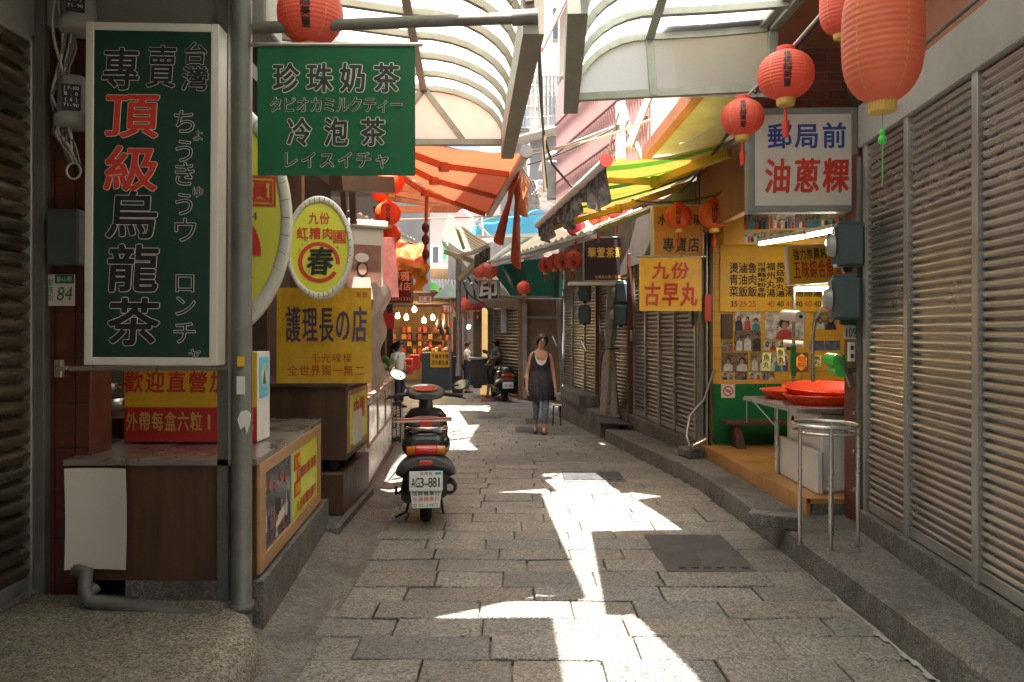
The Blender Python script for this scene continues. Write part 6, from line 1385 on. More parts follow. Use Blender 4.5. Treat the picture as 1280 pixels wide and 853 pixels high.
# ------------------------------------------------------------------ lanterns
m_lant = M("red lantern paper", (.78, .135, .085), .55, var=.08, scale=4, trans=.35)
m_lantp = M("faded coral lantern cloth", (.78, .20, .11), .6, var=.08, scale=4, trans=.35, dirt=.25, dcol=(.45, .12, .06))
m_lanto = M("orange red lantern paper", (.78, .12, .03), .55, var=.08, scale=4, trans=.35)
m_lantm = M("magenta lantern paper", (.55, .06, .12), .55, var=.2, scale=9, trans=.35)
def lantern(label, c, r, hh=None, mat=None, textm="夜夜越美麗", ribs=15, yaw=0, tassel=.5, group=None, caps=True, ls=1.0):
    """c = centre; r radius; hh half height"""
    mat = mat or m_lant; hh = hh or r * .86
    t = thing("paper_lantern", label, "lantern", V(c) - V((0, 0, hh)), group); t.name = "paper_lantern"
    org = ORG[t.name] if t.name in ORG else V(c) - V((0, 0, hh)); ORG[t.name] = V(c) - V((0, 0, hh)); c = V(c)
    def rad(s):      # s in -1..1
        e = 2.2 if hh <= r * 1.2 else 3.2
        return r * max(.32, (1 - abs(s) ** e) ** (1 / 2.0)) if abs(s) < 1 else r * .32
    pr = []; n = ribs * 4
    for k in range(n + 1):
        s = -1 + 2 * k / n; rr = rad(s); rr += r * .022 * (abs(math.sin(PI * k / 4)) - .5)
        pr.append((rr, s * hh))
    q = MB(); q.lathe(pr, c, 36); obj("shade", q, mat, t)
    k = r / .34 + .4
    q = MB(); q.lathe([(rad(1) * .9, hh - .01), (rad(1) * 1.04, hh), (rad(1) * 1.0, hh + .13 * r)], c, 22); obj("top_cap", q, mat, t)
    q = MB(); q.lathe([(rad(1) * 1.05, -hh), (rad(1) * 1.05, -hh - .06 * r), (rad(1) * .98, -hh - .22 * r), (rad(1) * .9, -hh - .24 * r)], c, 22); obj("bottom_cap", q, m_gold, t)
    if tassel:
        q = MB(); q.tube([c + V((0, 0, -hh - .3 * r)), c + V((0, 0, -hh - (.3 + tassel) * r))], .012 * r / .2, 6); q.tube([c + V((0, 0, -hh - (.3 + tassel) * r)), c + V((0, 0, -hh - (.9 + tassel) * r))], [.03 * r / .2, .022 * r / .2], 8); obj("tassel", q, m_redp, t)
    ya = math.radians(yaw) - math.atan2(c.x, c.y)
    def sf(a, b_, l):
        g_ = a / r + ya; s = max(-.97, min(.97, b_ / hh)); rr = rad(s) + r * .012 + l
        return c + V((rr * math.sin(g_), -rr * math.cos(g_), b_))
    q = MB()
    for a in (-r * .62, r * .62):
        for j in range(16):
            s0 = -.86 + 1.72 * j / 16; q.add([sf(a - r * .018, s0 * hh, .002), sf(a + r * .018, s0 * hh, .002), sf(a + r * .018, (s0 + .06) * hh, .002), sf(a - r * .018, (s0 + .06) * hh, .002)], [(0, 1, 2, 3)])
    obj("gold_seam", q, m_gold, t, fix=False)
    if textm:
        q = MB(); n = len(textm); cell = 1.5 * hh / n * .98
        for j, ch in enumerate(textm): put(q, lambda a, b_, l: sf(a, b_, l), ch, 0, .72 * hh - cell * (j + .5), min(cell * 1.15, r * .5) * ls, cell * .98 * ls, .025, .003)
        obj("lettering", q, m_black, t, fix=False)
    return t
lantern("round red lantern with black characters on the pole above the green banner", P(388, 18, 4.0), .168, .16, tassel=0, yaw=-9, group=None)
bigl = lantern("large elongated coral lantern hanging before the bare shutters", P(1103, 45, 3.4), .168, .30, m_lantp, None, 22, tassel=0)
c = P(1103, 150, 3.4)
q = MB(); q.sphere(P(1103, 167, 3.4), (.012, .012, .02)); q.sphere(P(1103, 175, 3.4), (.018, .018, .022)); q.tube([P(1103, 130, 3.4), P(1103, 165, 3.4)], .002, 5); q.tube([P(1103, 180, 3.4), P(1103, 228, 3.4)], .003, 5); obj("green_charm", q, m_gplas, bigl)
q = MB()
for k in range(26): g_ = 2 * PI * k / 26; b_ = P(1103, 126, 3.4) + V((.055 * math.cos(g_), .055 * math.sin(g_), 0)); q.tube([b_, b_ + V((0, 0, -.05))], .004, 4)
obj("gold_fringe", q, m_gold, bigl)
lantern("red lantern partly hidden behind the large coral lantern", P(1050, 8, 3.9), .098, .145, None, None, tassel=0)
lantern("round red lantern with characters just above the white hanging sign", P(982, 94, 4.6), .163, .145, yaw=4)
lantern("smaller round red lantern at the upper corner of the white hanging sign", P(928, 147, 5.2), .142, .125, yaw=2)
lantern("orange lantern with characters in front of the grey metal panel", P(893, 268, 8.0), .163, .15, m_lanto, "九份山城", yaw=1, tassel=.35)
lantern("orange lantern hanging in front of the orange box sign", P(848, 271, 8.3), .147, .135, m_lanto, "九份山城", yaw=0, tassel=.35)
lantern("magenta patterned lantern highest beneath the striped awning", P(771, 262, 11.0), .16, .15, m_lantm, None, tassel=.3)
lantern("pinkish red lantern in the middle beneath the striped awning", P(748, 271, 11.3), .155, .15, m_lant, "九份", tassel=.6)
lantern("magenta lantern lowest beneath the striped awning, over the white gutter beam", P(720, 284, 11.6), .15, .14, m_lantm, None, tassel=.3)
for k, (x, y, r, Y0) in enumerate(((717, 325, 12, 14.0), (703, 326, 11, 14.8), (693, 328, 10, 15.6), (682, 332, 9.5, 16.2))):
    lantern(["red lantern of the shaded row, closest to the purple tea sign", "second red lantern from the purple tea sign in the shaded row", "third red lantern from the purple tea sign in the shaded row", "last red lantern of the shaded row, farthest from the purple sign"][k], P(x, y, Y0), r * Y0 / F, r * .95 * Y0 / F, None, "九份", tassel=.3, group="shaded row of lanterns under the cream awning")
lantern("lone red lantern hanging before the dark green tarp", P(655, 360, 15.5), .145, .13, None, None, tassel=.4)
for k, (x, y, r, Y0) in enumerate(((488, 228, 17, 8.0), (478, 240, 14, 8.3), (485, 267, 16, 8.2), (487, 293, 14, 8.4))):
    lantern(["topmost red lantern of the vertical string beside the green banner", "red lantern half behind the topmost one in the vertical string", "middle red lantern with black characters in the vertical string", "lowest red lantern in the vertical string above the orange tarp"][k], P(x, y, Y0), r * Y0 / F, r * .92 * Y0 / F, m_lanto, "九份山城" if k == 2 else None, tassel=.4 if k == 3 else 0, group="vertical string of lanterns beside the green banner")
for k, (x, y) in enumerate(((600, 338), (612, 339))):
    lantern(["red lantern under the striped awning corner above the seal sign", "red lantern over the seal sign, nearest the green tarp"][k], P(x, y, 18.5), .2, .18, None, None, tassel=.2)
for k in range(5):
    lantern(["red lantern at the outer end of the low cluster by the awning post", "second lantern of the low cluster by the awning post", "middle lantern of the low cluster beneath the seal sign", "fourth lantern of the low cluster beneath the seal sign", "lantern of the low cluster nearest the seal shop opening"][k], P(575 + 5.6 * k, 384 - (k > 0) * 4, 20 + .15 * k), .17, .17, m_lantm if k > 2 else m_lant, None, tassel=.5, group="low cluster of lanterns at the seal shop")
# ------------------------------------------------------------------ cables
def sag(a, b_, d, n=14): return [V(a).lerp(V(b_), k / n) + V((0, 0, -d * 4 * (k / n) * (1 - k / n))) for k in range(n + 1)]
def cable(label, pts, r=.009, mt=None, g=None): return single("cable", MB().tube(pts, r, 6), mt or m_wire, label, "cable", g)
cable("black cable carrying the red lanterns past the white hanging sign", sag(P(1060, -20, 4.1), P(950, 106, 5.3), .02) + sag(P(950, 106, 5.3), P(850, 240, 8.5), .06)[1:], .014)
cable("pale cable running beside the lantern cable to the striped awning", sag(P(1052, -14, 4.15), P(905, 150, 5.6), .02) + sag(P(905, 150, 5.6), P(850, 180, 7), .02)[1:], .007, m_wirew)
cable("thick black cable hanging down through the sky gap between the canopies", [P(672, -30, 9), P(673, 60, 9), P(676, 130, 9), P(680, 170, 9), P(690, 205, 9), P(720, 240, 9), P(758, 232, 9)], .016)
cable("second black cable twisted round the thick one in the sky gap", [P(678, -30, 8.8), P(674, 40, 8.8), P(677, 100, 8.8), P(678, 150, 8.8), P(679, 180, 8.8), P(684, 235, 8.8)], .01)
cable("pale knotted cable end dangling beside the stone wall", [P(681, 170, 9), P(679, 200, 9), P(681, 240, 9)], .022, m_wirew)
cable("white cable sweeping from the duct hood across the pink cladding", sag(P(655, 188, 11), P(860, 128, 8), .12), .012, m_wirew)
cable("grey cable slanting across the pink cladding", sag(P(660, 206, 12), P(775, 156, 10), .05), .016, m_rail)
cable("red brown cable along the lower edge of the orange awning", sag(P(478, 275, 10), P(760, 262, 10.5), .02), .008, m_oarm)
cable("black cable between the orange lanterns and the door post", sag(P(790, 250, 9.5), P(893, 245, 8), .05) + sag(P(893, 245, 8), P(940, 212, 7), .02)[1:], .012)
cable("dark cable from the seal shop to the cream awning", [P(577, 345, 19), P(582, 362, 19), P(590, 372, 19), P(605, 380, 19.3), P(613, 392, 19.5)], .02)
single("gutter_pipe", MB().tube([P(640, 200, 14), P(700, 185, 12), P(775, 156, 10.3)], .02, 6), m_wirew, "thin pale rod running toward the pipes beside the pink cladding", "rod")
# ------------------------------------------------------------------ scooters
m_sblk = M("black scooter plastic", (.016, .016, .017), .28, var=.2, dirt=.35, dcol=(.06, .055, .05), dscale=5)
m_sgry = M("dark grey scooter plastic", (.055, .055, .055), .45, var=.15, dirt=.3, dcol=(.11, .10, .09), dscale=6)
m_chr = M("dull chrome", (.45, .43, .40), .25, .9, var=.15)
m_amb = M("amber lens", (.60, .15, .01), .2, var=.1, coat=.6, trans=.2); m_rlen = M("red lens", (.55, .02, .012), .2, var=.1, coat=.6)
m_mir = M("mirror glass", (.75, .74, .66), .06, 1.0, var=.02); m_seat = M("worn black vinyl", (.02, .02, .02), .5, var=.25, bump=.001)
m_pink2 = M("pinkish red painted rack", (.42, .08, .06), .45, var=.15)
m_plate = M("licence plate white", (.66, .66, .62), .4, var=.04, dirt=.15, dcol=(.4, .38, .34))
def sect(y, cz, hx, hz, p=2.6, n=22, cx=0.0):
    o = []
    for k in range(n):
        g_ = 2 * PI * k / n; c, s = math.cos(g_), math.sin(g_)
        o.append(V((cx + hx * math.copysign(abs(c) ** (2 / p), c), y, cz + hz * math.copysign(abs(s) ** (2 / p), s))))
    return o
def wheel(q, c, r, w_, mi=0):
    f = Fr(c, (0, 1, 0), (0, 0, 1), (1, 0, 0))
    q.lathe([(r * .62, -w_ * .42), (r * .8, -w_ * .5), (r * .93, -w_ * .44), (r, -w_ * .2), (r, w_ * .2), (r * .93, w_ * .44), (r * .8, w_ * .5), (r * .62, w_ * .42)], ax=f, seg=32, mi=mi)
def scooter(label, loc, rot, plate=None, big=True, gcat="motor scooter"):
    t = thing("motor_scooter", label, gcat, loc); ORG[t.name] = V((0, 0, 0)); t.rotation_euler = (0, 0, rot)
    q = MB(); wheel(q, (0, .32, .215), .215, .10); tw = obj("rear_wheel", q, m_rub, t)
    q = MB(); q.lathe([(.0, -.035), (.12, -.035), (.135, -.03), (.135, .03), (.12, .035), (0, .035)], ax=Fr((0, .32, .215), (0, 1, 0), (0, 0, 1), (1, 0, 0)), seg=20); obj("rim", q, m_chr, tw)
    q = MB(); wheel(q, (0, 1.50, .205), .205, .09); fw = obj("front_wheel", q, m_rub, t)
    q = MB(); q.lathe([(0, -.03), (.12, -.03), (.12, .03), (0, .03)], ax=Fr((0, 1.5, .205), (0, 1, 0), (0, 0, 1), (1, 0, 0)), seg=18); obj("rim", q, m_chr, fw)
    # tail body
    q = MB(); q.loft([sect(-.02, .67, .12, .055), sect(.0, .675, .165, .09), sect(.08, .675, .195, .115), sect(.25, .65, .195, .13), sect(.5, .60, .18, .16), sect(.75, .52, .15, .17), sect(.9, .42, .13, .15)]); obj("tail_body", q, m_sblk, t)
    # wide lower cowl
    q = MB(); q.loft([[p - V((0, 0, 1.5 * p.x * p.x)) for p in r_] for r_ in (sect(-.055, .555, .16, .03), sect(-.04, .55, .215, .052), sect(.03, .545, .243, .068), sect(.2, .52, .245, .09), sect(.45, .46, .22, .11), sect(.65, .38, .18, .09))]); obj("rear_cowl", q, m_sgry, t)
    q = MB(); q.loft([sect(-.01, .40, .15, .12, 3), sect(.06, .36, .19, .14, 3), sect(.3, .34, .17, .13, 3), sect(.5, .3, .14, .1, 3)]); obj("mudguard", q, m_rub, t)
    # tail light
    def lens(x0, x1):
        z0, z1 = .605, .682; n = 8; rr = []
        for z, d in ((z0, 0), (z0 + .015, -.018), ((z0 + z1) / 2, -.026), (z1 - .012, -.016), (z1, .01)):
            rr.append([V((x0 + (x1 - x0) * k / n, -.034 + d + 1.0 * (x0 + (x1 - x0) * k / n) ** 2, z - .3 * abs(x0 + (x1 - x0) * k / n) ** 2)) for k in range(n + 1)])
        return rr
    tl = None
    for nm, x0, x1, mt in (("tail_light", -.082, .082, m_rlen), ("indicator", -.152, -.087, m_amb), ("indicator", .087, .152, m_amb)):
        rr = lens(x0, x1); n = len(rr[0]); q = MB()
        q.add([p for r in rr for p in r] + [p + V((0, .05, 0)) for p in rr[0]] + [p + V((0, .05, 0)) for p in rr[-1]], [(i * n + k, i * n + k + 1, (i + 1) * n + k + 1, (i + 1) * n + k) for i in range(len(rr) - 1) for k in range(n - 1)], sm=True)
        obj(nm, q, mt, t, fix=False)
    q = MB(); q.box((0, -.052, .545), (.105, .012, .036), None, .004); obj("reflector", q, m_rlen, t)
    # plates
    f = Fr((0, -.075, .408), (1, 0, 0), (0, 0.08, 1)); q = MB(); q.box((0, 0, 0), (.262, .152, .006), f, .003); lp = obj("licence_plate", q, m_plate, t)
    if plate:
        q = MB(); line(q, f, plate, 0, -.012, .235, .105, .018, .0045, fill=1.0); line(q, f, "台灣省", 0, .058, .1, .03, .004, .0045); obj("plate_number", q, m_black, lp, fix=False)
        q = MB(); q.box((.095, .058, .0035), (.045, .022, .002), f); obj("plate_sticker", q, M("teal sticker", (.05, .3, .38), .4), lp)
        f2 = Fr((0, -.068, .262), (1, 0, 0), (0, 0.05, 1)); q = MB(); q.prism([(-.125, .068), (.125, .068), (.105, -.068), (-.105, -.068)], f2, -.003, .003); sp = obj("dealer_plate", q, m_plate, t)
        q = MB(); line(q, f2, "信興機車行", 0, .045, .225, .036, .008, .0045); line(q, f2, "02-24972", .02, -.046, .15, .032, .006, .0045); ring(q, f2, .008, .013, .0045, 0, 12, -.085, -.046); obj("dark_print", q, m_black, sp, fix=False)
        q = MB(); line(q, f2, "永盛機車行", 0, .0, .215, .038, .008, .0045); obj("orange_print", q, M("orange print", (.6, .18, .03), .5), sp, fix=False)
    else:
        q = MB(); line(q, f, "CWK-586", 0, -.01, .22, .08, .01, .0045); obj("plate_number", q, m_black, lp, fix=False)
    # seat, grab rail, rack
    q = MB(); q.loft([sect(.16, .79, .09, .03), sect(.2, .80, .12, .05), sect(.35, .805, .14, .06), sect(.6, .79, .155, .055), sect(.85, .765, .135, .05), sect(.98, .75, .10, .03)]); obj("seat", q, m_seat, t)
    q = MB(); q.tube([V((-.15, .34, .77)), V((-.165, .15, .795)), V((-.13, .02, .805)), V((-.06, -.02, .81)), V((.06, -.02, .81)), V((.13, .02, .805)), V((.165, .15, .795)), V((.15, .34, .77))], .016, 10); obj("grab_rail", q, m_chr, t)
    if big:
        q = MB(); q.bar(V((-.235, .10, .865)), V((.205, .10, .872)), .10, .022); q.bar(V((-.235, .045, .868)), V((.205, .045, .875)), .012, .03); rk = obj("luggage_board", q, m_pink2, t)
        q = MB(); q.box((.0, .03, .835), (.10, .02, .06), None, .006); q.bar(V((-.06, .03, .80)), V((.06, .03, .80)), .02, .02); obj("hook_block", q, m_redp, rk)
        q = MB(); q.bar(V((-.24, .04, .862)), V((.21, .04, .869)), .004, .012); obj("worn_edge", q, m_cream, rk)
        q = MB(); q.tube([V((-.16, .1, .86)), V((-.165, .1, .70)), V((-.17, .12, .62))], .006, 6); obj("strap", q, m_rub, t)
    # floor, leg shield, column
    q = MB(); q.bx(-.17, .17, .85, 1.32, .27, .34, .02); obj("footboard", q, m_sgry, t)
    q = MB(); q.loft([sect(1.30, .32, .17, .05), sect(1.33, .5, .20, .12), sect(1.36, .68, .205, .12), sect(1.36, .80, .15, .08)][:1] + [[V((x * hx, y + .03 * (1 - abs(x)), z)) for x, y in ((-1, 1.30), (-.6, 1.26), (0, 1.25), (.6, 1.26), (1, 1.30), (.6, 1.40), (0, 1.44), (-.6, 1.40))] for z, hx in ()], caps=True) if False else None
    rg = []
    for z, hx, y0 in ((.28, .15, 1.34), (.45, .20, 1.33), (.62, .215, 1.31), (.76, .20, 1.29), (.83, .15, 1.28), (.85, .08, 1.28)):
        rg.append([V((hx * math.cos(2 * PI * k / 20), y0 + .05 + .085 * math.sin(2 * PI * k / 20), z)) for k in range(20)])
    q.loft(rg); obj("leg_shield", q, m_sblk, t)
    q = MB(); q.loft([sect(1.44, .42, .06, .02), sect(1.36, .405, .07, .03), sect(1.5, .43, .065, .03), sect(1.68, .40, .05, .02)][0:1] + [sect(1.5, .43, .065, .03), sect(1.68, .36, .05, .03)]); obj("front_mudguard", q, m_sblk, t)
    q = MB(); q.tube([V((0, 1.33, .82)), V((0, 1.27, .96))], [.075, .06], 14); obj("steering_column", q, m_sgry, t)
    q = MB(); rr = []
    for y, z, hx, hz in ((1.14, .965, .10, .025), (1.17, .975, .165, .045), (1.25, 1.0, .185, .06), (1.35, 1.01, .15, .06), (1.42, 1.0, .09, .03)): rr.append(sect(y, z, hx, hz))
    q.loft(rr); hb = obj("handlebar_cover", q, m_sgry, t)
    f = Fr((0, 1.185, 1.035), (1, 0, 0), (0, .75, .38)); q = MB(); q.prism([(.115 * math.cos(2 * PI * k / 20), .045 * math.sin(2 * PI * k / 20)) for k in range(20)], f, -.01, .006); obj("instrument_panel", q, M("reddish instrument panel", (.28, .07, .04), .15, var=.5, scale=30), hb)
    for s in (-1, 1):
        q = MB(); q.tube([V((s * .15, 1.24, .985)), V((s * .24, 1.20, .975))], .02, 8); q.tube([V((s * .22, 1.21, .977)), V((s * .345, 1.15, .965))], .019, 10); g_ = obj("grip", q, m_rub, t)
        q = MB(); q.tube([V((s * .2, 1.27, .965)), V((s * .28, 1.26, .955)), V((s * .38, 1.2, .94))], .007, 6); obj("brake_lever", q, m_rub, t)
        zb = 1.165 if s < 0 else 1.07; xb = .265 if s < 0 else .34
        q = MB(); q.tube([V((s * .16, 1.28, 1.0)), V((s * .2, 1.28, 1.06)), V((s * xb * .92, 1.27, zb - .01))], .009, 8); mr = obj("mirror", q, m_rub, t)
        c = V((s * xb, 1.265, zb)); fm = face_cam(c, -s * 14, s * 18, -16)
        q = MB(); n = 22; ov = lambda k, l, sc: fm(.085 * sc * math.cos(2 * PI * k / n), .05 * sc * math.sin(2 * PI * k / n), l)
        q.loft([[ov(k, 0, .92) for k in range(n)], [ov(k, 0, 1) for k in range(n)], [ov(k, -.02, .95) for k in range(n)], [ov(k, -.035, .5) for k in range(n)]]); obj("mirror_shell", q, m_sgry, mr)
        q = MB(); q.add([ov(k, .002, .86) for k in range(n)], [list(range(n))]); obj("mirror_glass", q, m_mir, mr, fix=False)
    # exhaust, crank case, stand
    q = MB(); q.tube([V((.19, .04, .33)), V((.19, .07, .33)), V((.185, .45, .28)), V((.15, .8, .22))], [.05, .062, .06, .025], 16); ex = obj("exhaust", q, m_rub, t)
    q = MB(); q.tube([V((.19, .03, .33)), V((.19, .045, .33))], .03, 12); obj("tail_pipe", q, m_chr, ex)
    q = MB(); q.box((.22, .08, .33), (.02, .07, .03), None, .008); obj("footrest", q, m_rub, t)
    q = MB(); q.loft([sect(.2, .24, .05, .06, cx=-.14), sect(.3, .25, .06, .10, cx=-.15), sect(.7, .27, .06, .08, cx=-.14)]); obj("crank_case", q, m_sgry, t)
    q = MB(); q.tube([V((-.12, .6, .2)), V((-.17, .55, .02)), V((-.25, .42, .012))], .012, 8); q.tube([V((.12, .6, .2)), V((.15, .5, .012))], .012, 8); obj("centre_stand", q, m_rub, t)
    q = MB(); q.tube([V((-.2, .16, .28)), V((-.24, .13, .27)), V((-.24, .11, .33))], .012, 8); obj("kick_lever", q, m_rub, t)
    return t
scooter("black scooter parked with its licence plate and tail light toward the camera", (-.685, 6.12, 0), math.radians(6.5), "AG3-881")
scooter("far dark scooter parked by the brown slatted shutter of the seal shop", (-.12, 20.0, gz(20)), math.radians(14), None, False).scale = (1.1, 1.1, 1.1)
# ------------------------------------------------------------------ people
def skinned(verts, edges, rad, root=0, sub=2):
    me = bpy.data.meshes.new("figure"); me.from_pydata([tuple(v) for v in verts], edges, [])
    o = bpy.data.objects.new("figure", me); COL.objects.link(o)
    sk = o.modifiers.new("skin", 'SKIN'); sk.use_smooth_shade = True
    ss = o.modifiers.new("sub", 'SUBSURF'); ss.levels = sub; ss.render_levels = sub
    for i, d in enumerate(me.skin_vertices[0].data):
        r = rad[i]; d.radius = (r, r) if isinstance(r, (int, float)) else r; d.use_root = (i == root)
    dg = bpy.context.evaluated_depsgraph_get(); m2 = bpy.data.meshes.new_from_object(o.evaluated_get(dg))
    vs = [v.co.copy() for v in m2.vertices]; fs = [list(p.vertices) for p in m2.polygons]
    bpy.data.objects.remove(o); bpy.data.meshes.remove(me); bpy.data.meshes.remove(m2)
    return vs, fs
BASE = dict(pelvis=(0, 0, .87), waist=(0, 0, 1.02), chest=(0, 0, 1.19), nape=(0, 0, 1.31), neck=(0, -.005, 1.38), jaw=(0, -.03, 1.44), skull=(0, -.02, 1.51), crown=(0, -.01, 1.575),
            shL=(-.155, 0, 1.295), elL=(-.205, .02, 1.03), wrL=(-.215, -.03, .80), haL=(-.215, -.045, .735), shR=(.155, 0, 1.295), elR=(.205, .02, 1.03), wrR=(.215, -.03, .80), haR=(.215, -.045, .735),
            hiL=(-.085, 0, .82), knL=(-.085, -.03, .46), anL=(-.08, .01, .085), toL=(-.085, -.13, .03), hiR=(.085, 0, .82), knR=(.085, -.03, .46), anR=(.08, .01, .085), toR=(.085, -.13, .03))
ED = [("pelvis", "waist"), ("waist", "chest"), ("chest", "nape"), ("nape", "neck"), ("neck", "jaw"), ("jaw", "skull"), ("skull", "crown"), ("nape", "shL"), ("shL", "elL"), ("elL", "wrL"), ("wrL", "haL"), ("nape", "shR"), ("shR", "elR"), ("elR", "wrR"), ("wrR", "haR"),
      ("pelvis", "hiL"), ("hiL", "knL"), ("knL", "anL"), ("anL", "toL"), ("pelvis", "hiR"), ("hiR", "knR"), ("knR", "anR"), ("anR", "toR")]
RD = dict(pelvis=(.125, .10), waist=(.105, .085), chest=(.125, .095), nape=(.075, .06), neck=.046, jaw=(.058, .066), skull=(.074, .09), crown=(.05, .06), shL=.044, elL=.033, wrL=.025, haL=(.034, .018), shR=.044, elR=.033, wrR=.025, haR=(.034, .018),
          hiL=.085, knL=.055, anL=.036, toL=(.036, .022), hiR=.085, knR=.055, anR=.036, toR=(.036, .022))
def sub_skin(J, names, grow, extra=None):
    J = dict(J); R_ = dict(RD)
    if extra: J.update(extra[0]); R_.update(extra[1])
    ns = list(names); ix = {n: i for i, n in enumerate(ns)}
    es = [(ix[a], ix[b_]) for a, b_ in ED + (extra[2] if extra else []) if a in ix and b_ in ix]
    rad = []
    for n in ns:
        r = R_[n]; r = (r, r) if isinstance(r, (int, float)) else r; rad.append((r[0] + grow, r[1] + grow))
    return skinned([V(J[n]) for n in ns], es, rad, 0)
def mid(a, b_, k): return tuple(V(a).lerp(V(b_), k))
def person(label, loc, rot, pose=None, shirt=None, trousers=None, shoes=None, hair="short", sleeve=.55, calf=.95, scale=1.0, skin=None):
    J = dict(BASE); J.update(pose or {}); skin = skin or m_skin
    t = thing("person", label, "person", loc); ORG[t.name] = V((0, 0, 0)); t.rotation_euler = (0, 0, rot); t.scale = (scale,) * 3
    vs, fs = sub_skin(J, list(J.keys()), 0.0)
    q = MB(); q.add(vs, fs, 0, True)
    hd = V(J["skull"]); up = (V(J["crown"]) - V(J["jaw"])).normalized(); fw = V((0, -1, 0)); fw = (fw - up * fw.dot(up)).normalized(); sd = up.cross(fw)
    hf = lambda a, b_, c: hd + sd * a + up * b_ + fw * c
    q.loft([[hf(x * .012 * k, -.03 + .0 * k, .088) + up * 0 for x in (-1, 1)] + [hf(0, .02, .088)] for k in (1,)] * 2, 0, False, False) if False else None
    q.tube([hf(0, .02, .082), hf(0, -.015, .10), hf(0, -.03, .085)], [.008, .014, .008], 8, 0)
    for s in (-1, 1):
        q.sphere(hf(s * .03, .015, .086), (.006, .006, .004), 6, 5, 2); q.tube([hf(s * .015, .038, .083), hf(s * .045, .036, .074)], .004, 5, 2)
        q.sphere(hf(s * .078, .0, -.0), (.010, .018, .028), 8, 6, 0)
    q.tube([hf(-.022, -.055, .08), hf(0, -.055, .088), hf(.022, -.055, .08)], [.003, .007, .003], 6, 3)
    for s, h_, w_ in ((-1, "haL", "wrL"), (1, "haR", "wrR")):
        ph = V(J[h_]); d = (ph - V(J[w_])).normalized(); a = V((0, 1, 0)); a = (a - d * a.dot(d)).normalized(); b_ = d.cross(a) * s
        for k in range(4):
            o_ = ph + a * (-.024 + .016 * k); L_ = (.068, .078, .074, .058)[k] * .9
            q.tube([o_ - d * .01, o_ + d * L_ * .5 - b_ * .004, o_ + d * L_ * .85 - b_ * .018, o_ + d * L_ - b_ * .03], [.0095, .009, .008, .006], 6, 0)
        q.tube([ph - d * .03 - a * .024, ph - d * .01 - a * .044 - b_ * .01, ph + d * .02 - a * .047 - b_ * .02], [.011, .010, .007], 6, 0)
    obj("body", q, [skin, m_white, m_hair, M("lips", (.35, .10, .08), .5)], t)
    if shirt:
        ex = ({"sl1": mid(J["shL"], J["elL"], sleeve), "sl2": mid(J["shR"], J["elR"], sleeve)}, {"sl1": .047, "sl2": .047}, [("shL", "sl1"), ("shR", "sl2")])
        vs, fs = sub_skin(J, ["pelvis", "waist", "chest", "nape", "shL", "shR", "sl1", "sl2"], .016, ex); q = MB(); q.add(vs, fs, 0, True); obj("shirt", q, shirt, t)
    if trousers:
        ex = ({"ca1": mid(J["knL"], J["anL"], calf), "ca2": mid(J["knR"], J["anR"], calf)}, {"ca1": .042, "ca2": .042} if shirt else {"ca1": .05, "ca2": .05, "knL": .07, "knR": .07, "hiL": .07, "hiR": .07, "pelvis": .08}, [("knL", "ca1"), ("knR", "ca2")])
        vs, fs = sub_skin(J, ["pelvis", "hiL", "hiR", "knL", "knR", "ca1", "ca2"], .015 if shirt else -.004, ex); q = MB(); q.add(vs, fs, 0, True); obj("trousers", q, trousers, t)
    # hair
    def hairfn(u, v):
        g_ = 2 * PI * u; th = PI * v * (.74 if hair == "short" else .74)
        x, y, z = math.sin(th) * math.sin(g_), -math.sin(th) * math.cos(g_), math.cos(th)
        front = max(0, math.cos(g_)); lim = 1 - .47 * front ** 2.2; 
        th2 = th * lim; x, y, z = math.sin(th2) * math.sin(g_), math.sin(th2) * math.cos(g_), math.cos(th2)
        k = 1 + .045 * math.sin(g_ * 9 + v * 5) + .03 * math.sin(g_ * 17 - v * 8)
        return hf(x * .100 * k, z * .110 * k + .012, y * .110 * k)
    q = MB(); q.grid(hairfn, 28, 12)
    if hair == "tail": q.tube([hf(0, .03, -.09), hf(0, -.0, -.135), hf(.01, -.10, -.13), hf(.01, -.2, -.10)], [.03, .04, .035, .012], 10)
    obj("hair", q, m_hair, t, fix=False)
    if shoes:
        for a, b_ in (("anL", "toL"), ("anR", "toR")):
            q = MB(); A, B = V(J[a]), V(J[b_]); f_ = V((B.x - A.x, B.y - A.y, 0)).normalized(); s_ = V((-f_.y, f_.x, 0)); z0 = min(A.z - .085, B.z - .03)
            q.loft([[A - f_ * .05 + s_ * x * .03 + V((0, 0, -.085 + .0 + h_)) for x, h_ in ((-1, 0), (1, 0), (1, .05), (-1, .05))], [A + s_ * x * .036 + V((0, 0, -.085 + h_)) for x, h_ in ((-1, 0), (1, 0), (1, .045), (-1, .045))], [B - f_ * .03 + s_ * x * .042 + V((0, 0, -.03 + h_)) for x, h_ in ((-1, 0), (1, 0), (.9, .045), (-.9, .045))], [B + f_ * .035 + s_ * x * .025 + V((0, 0, -.03 + h_)) for x, h_ in ((-1, 0), (1, 0), (.9, .03), (-.9, .03))]], sm=False); obj("shoe", q, shoes, t)
    return t, J, hf
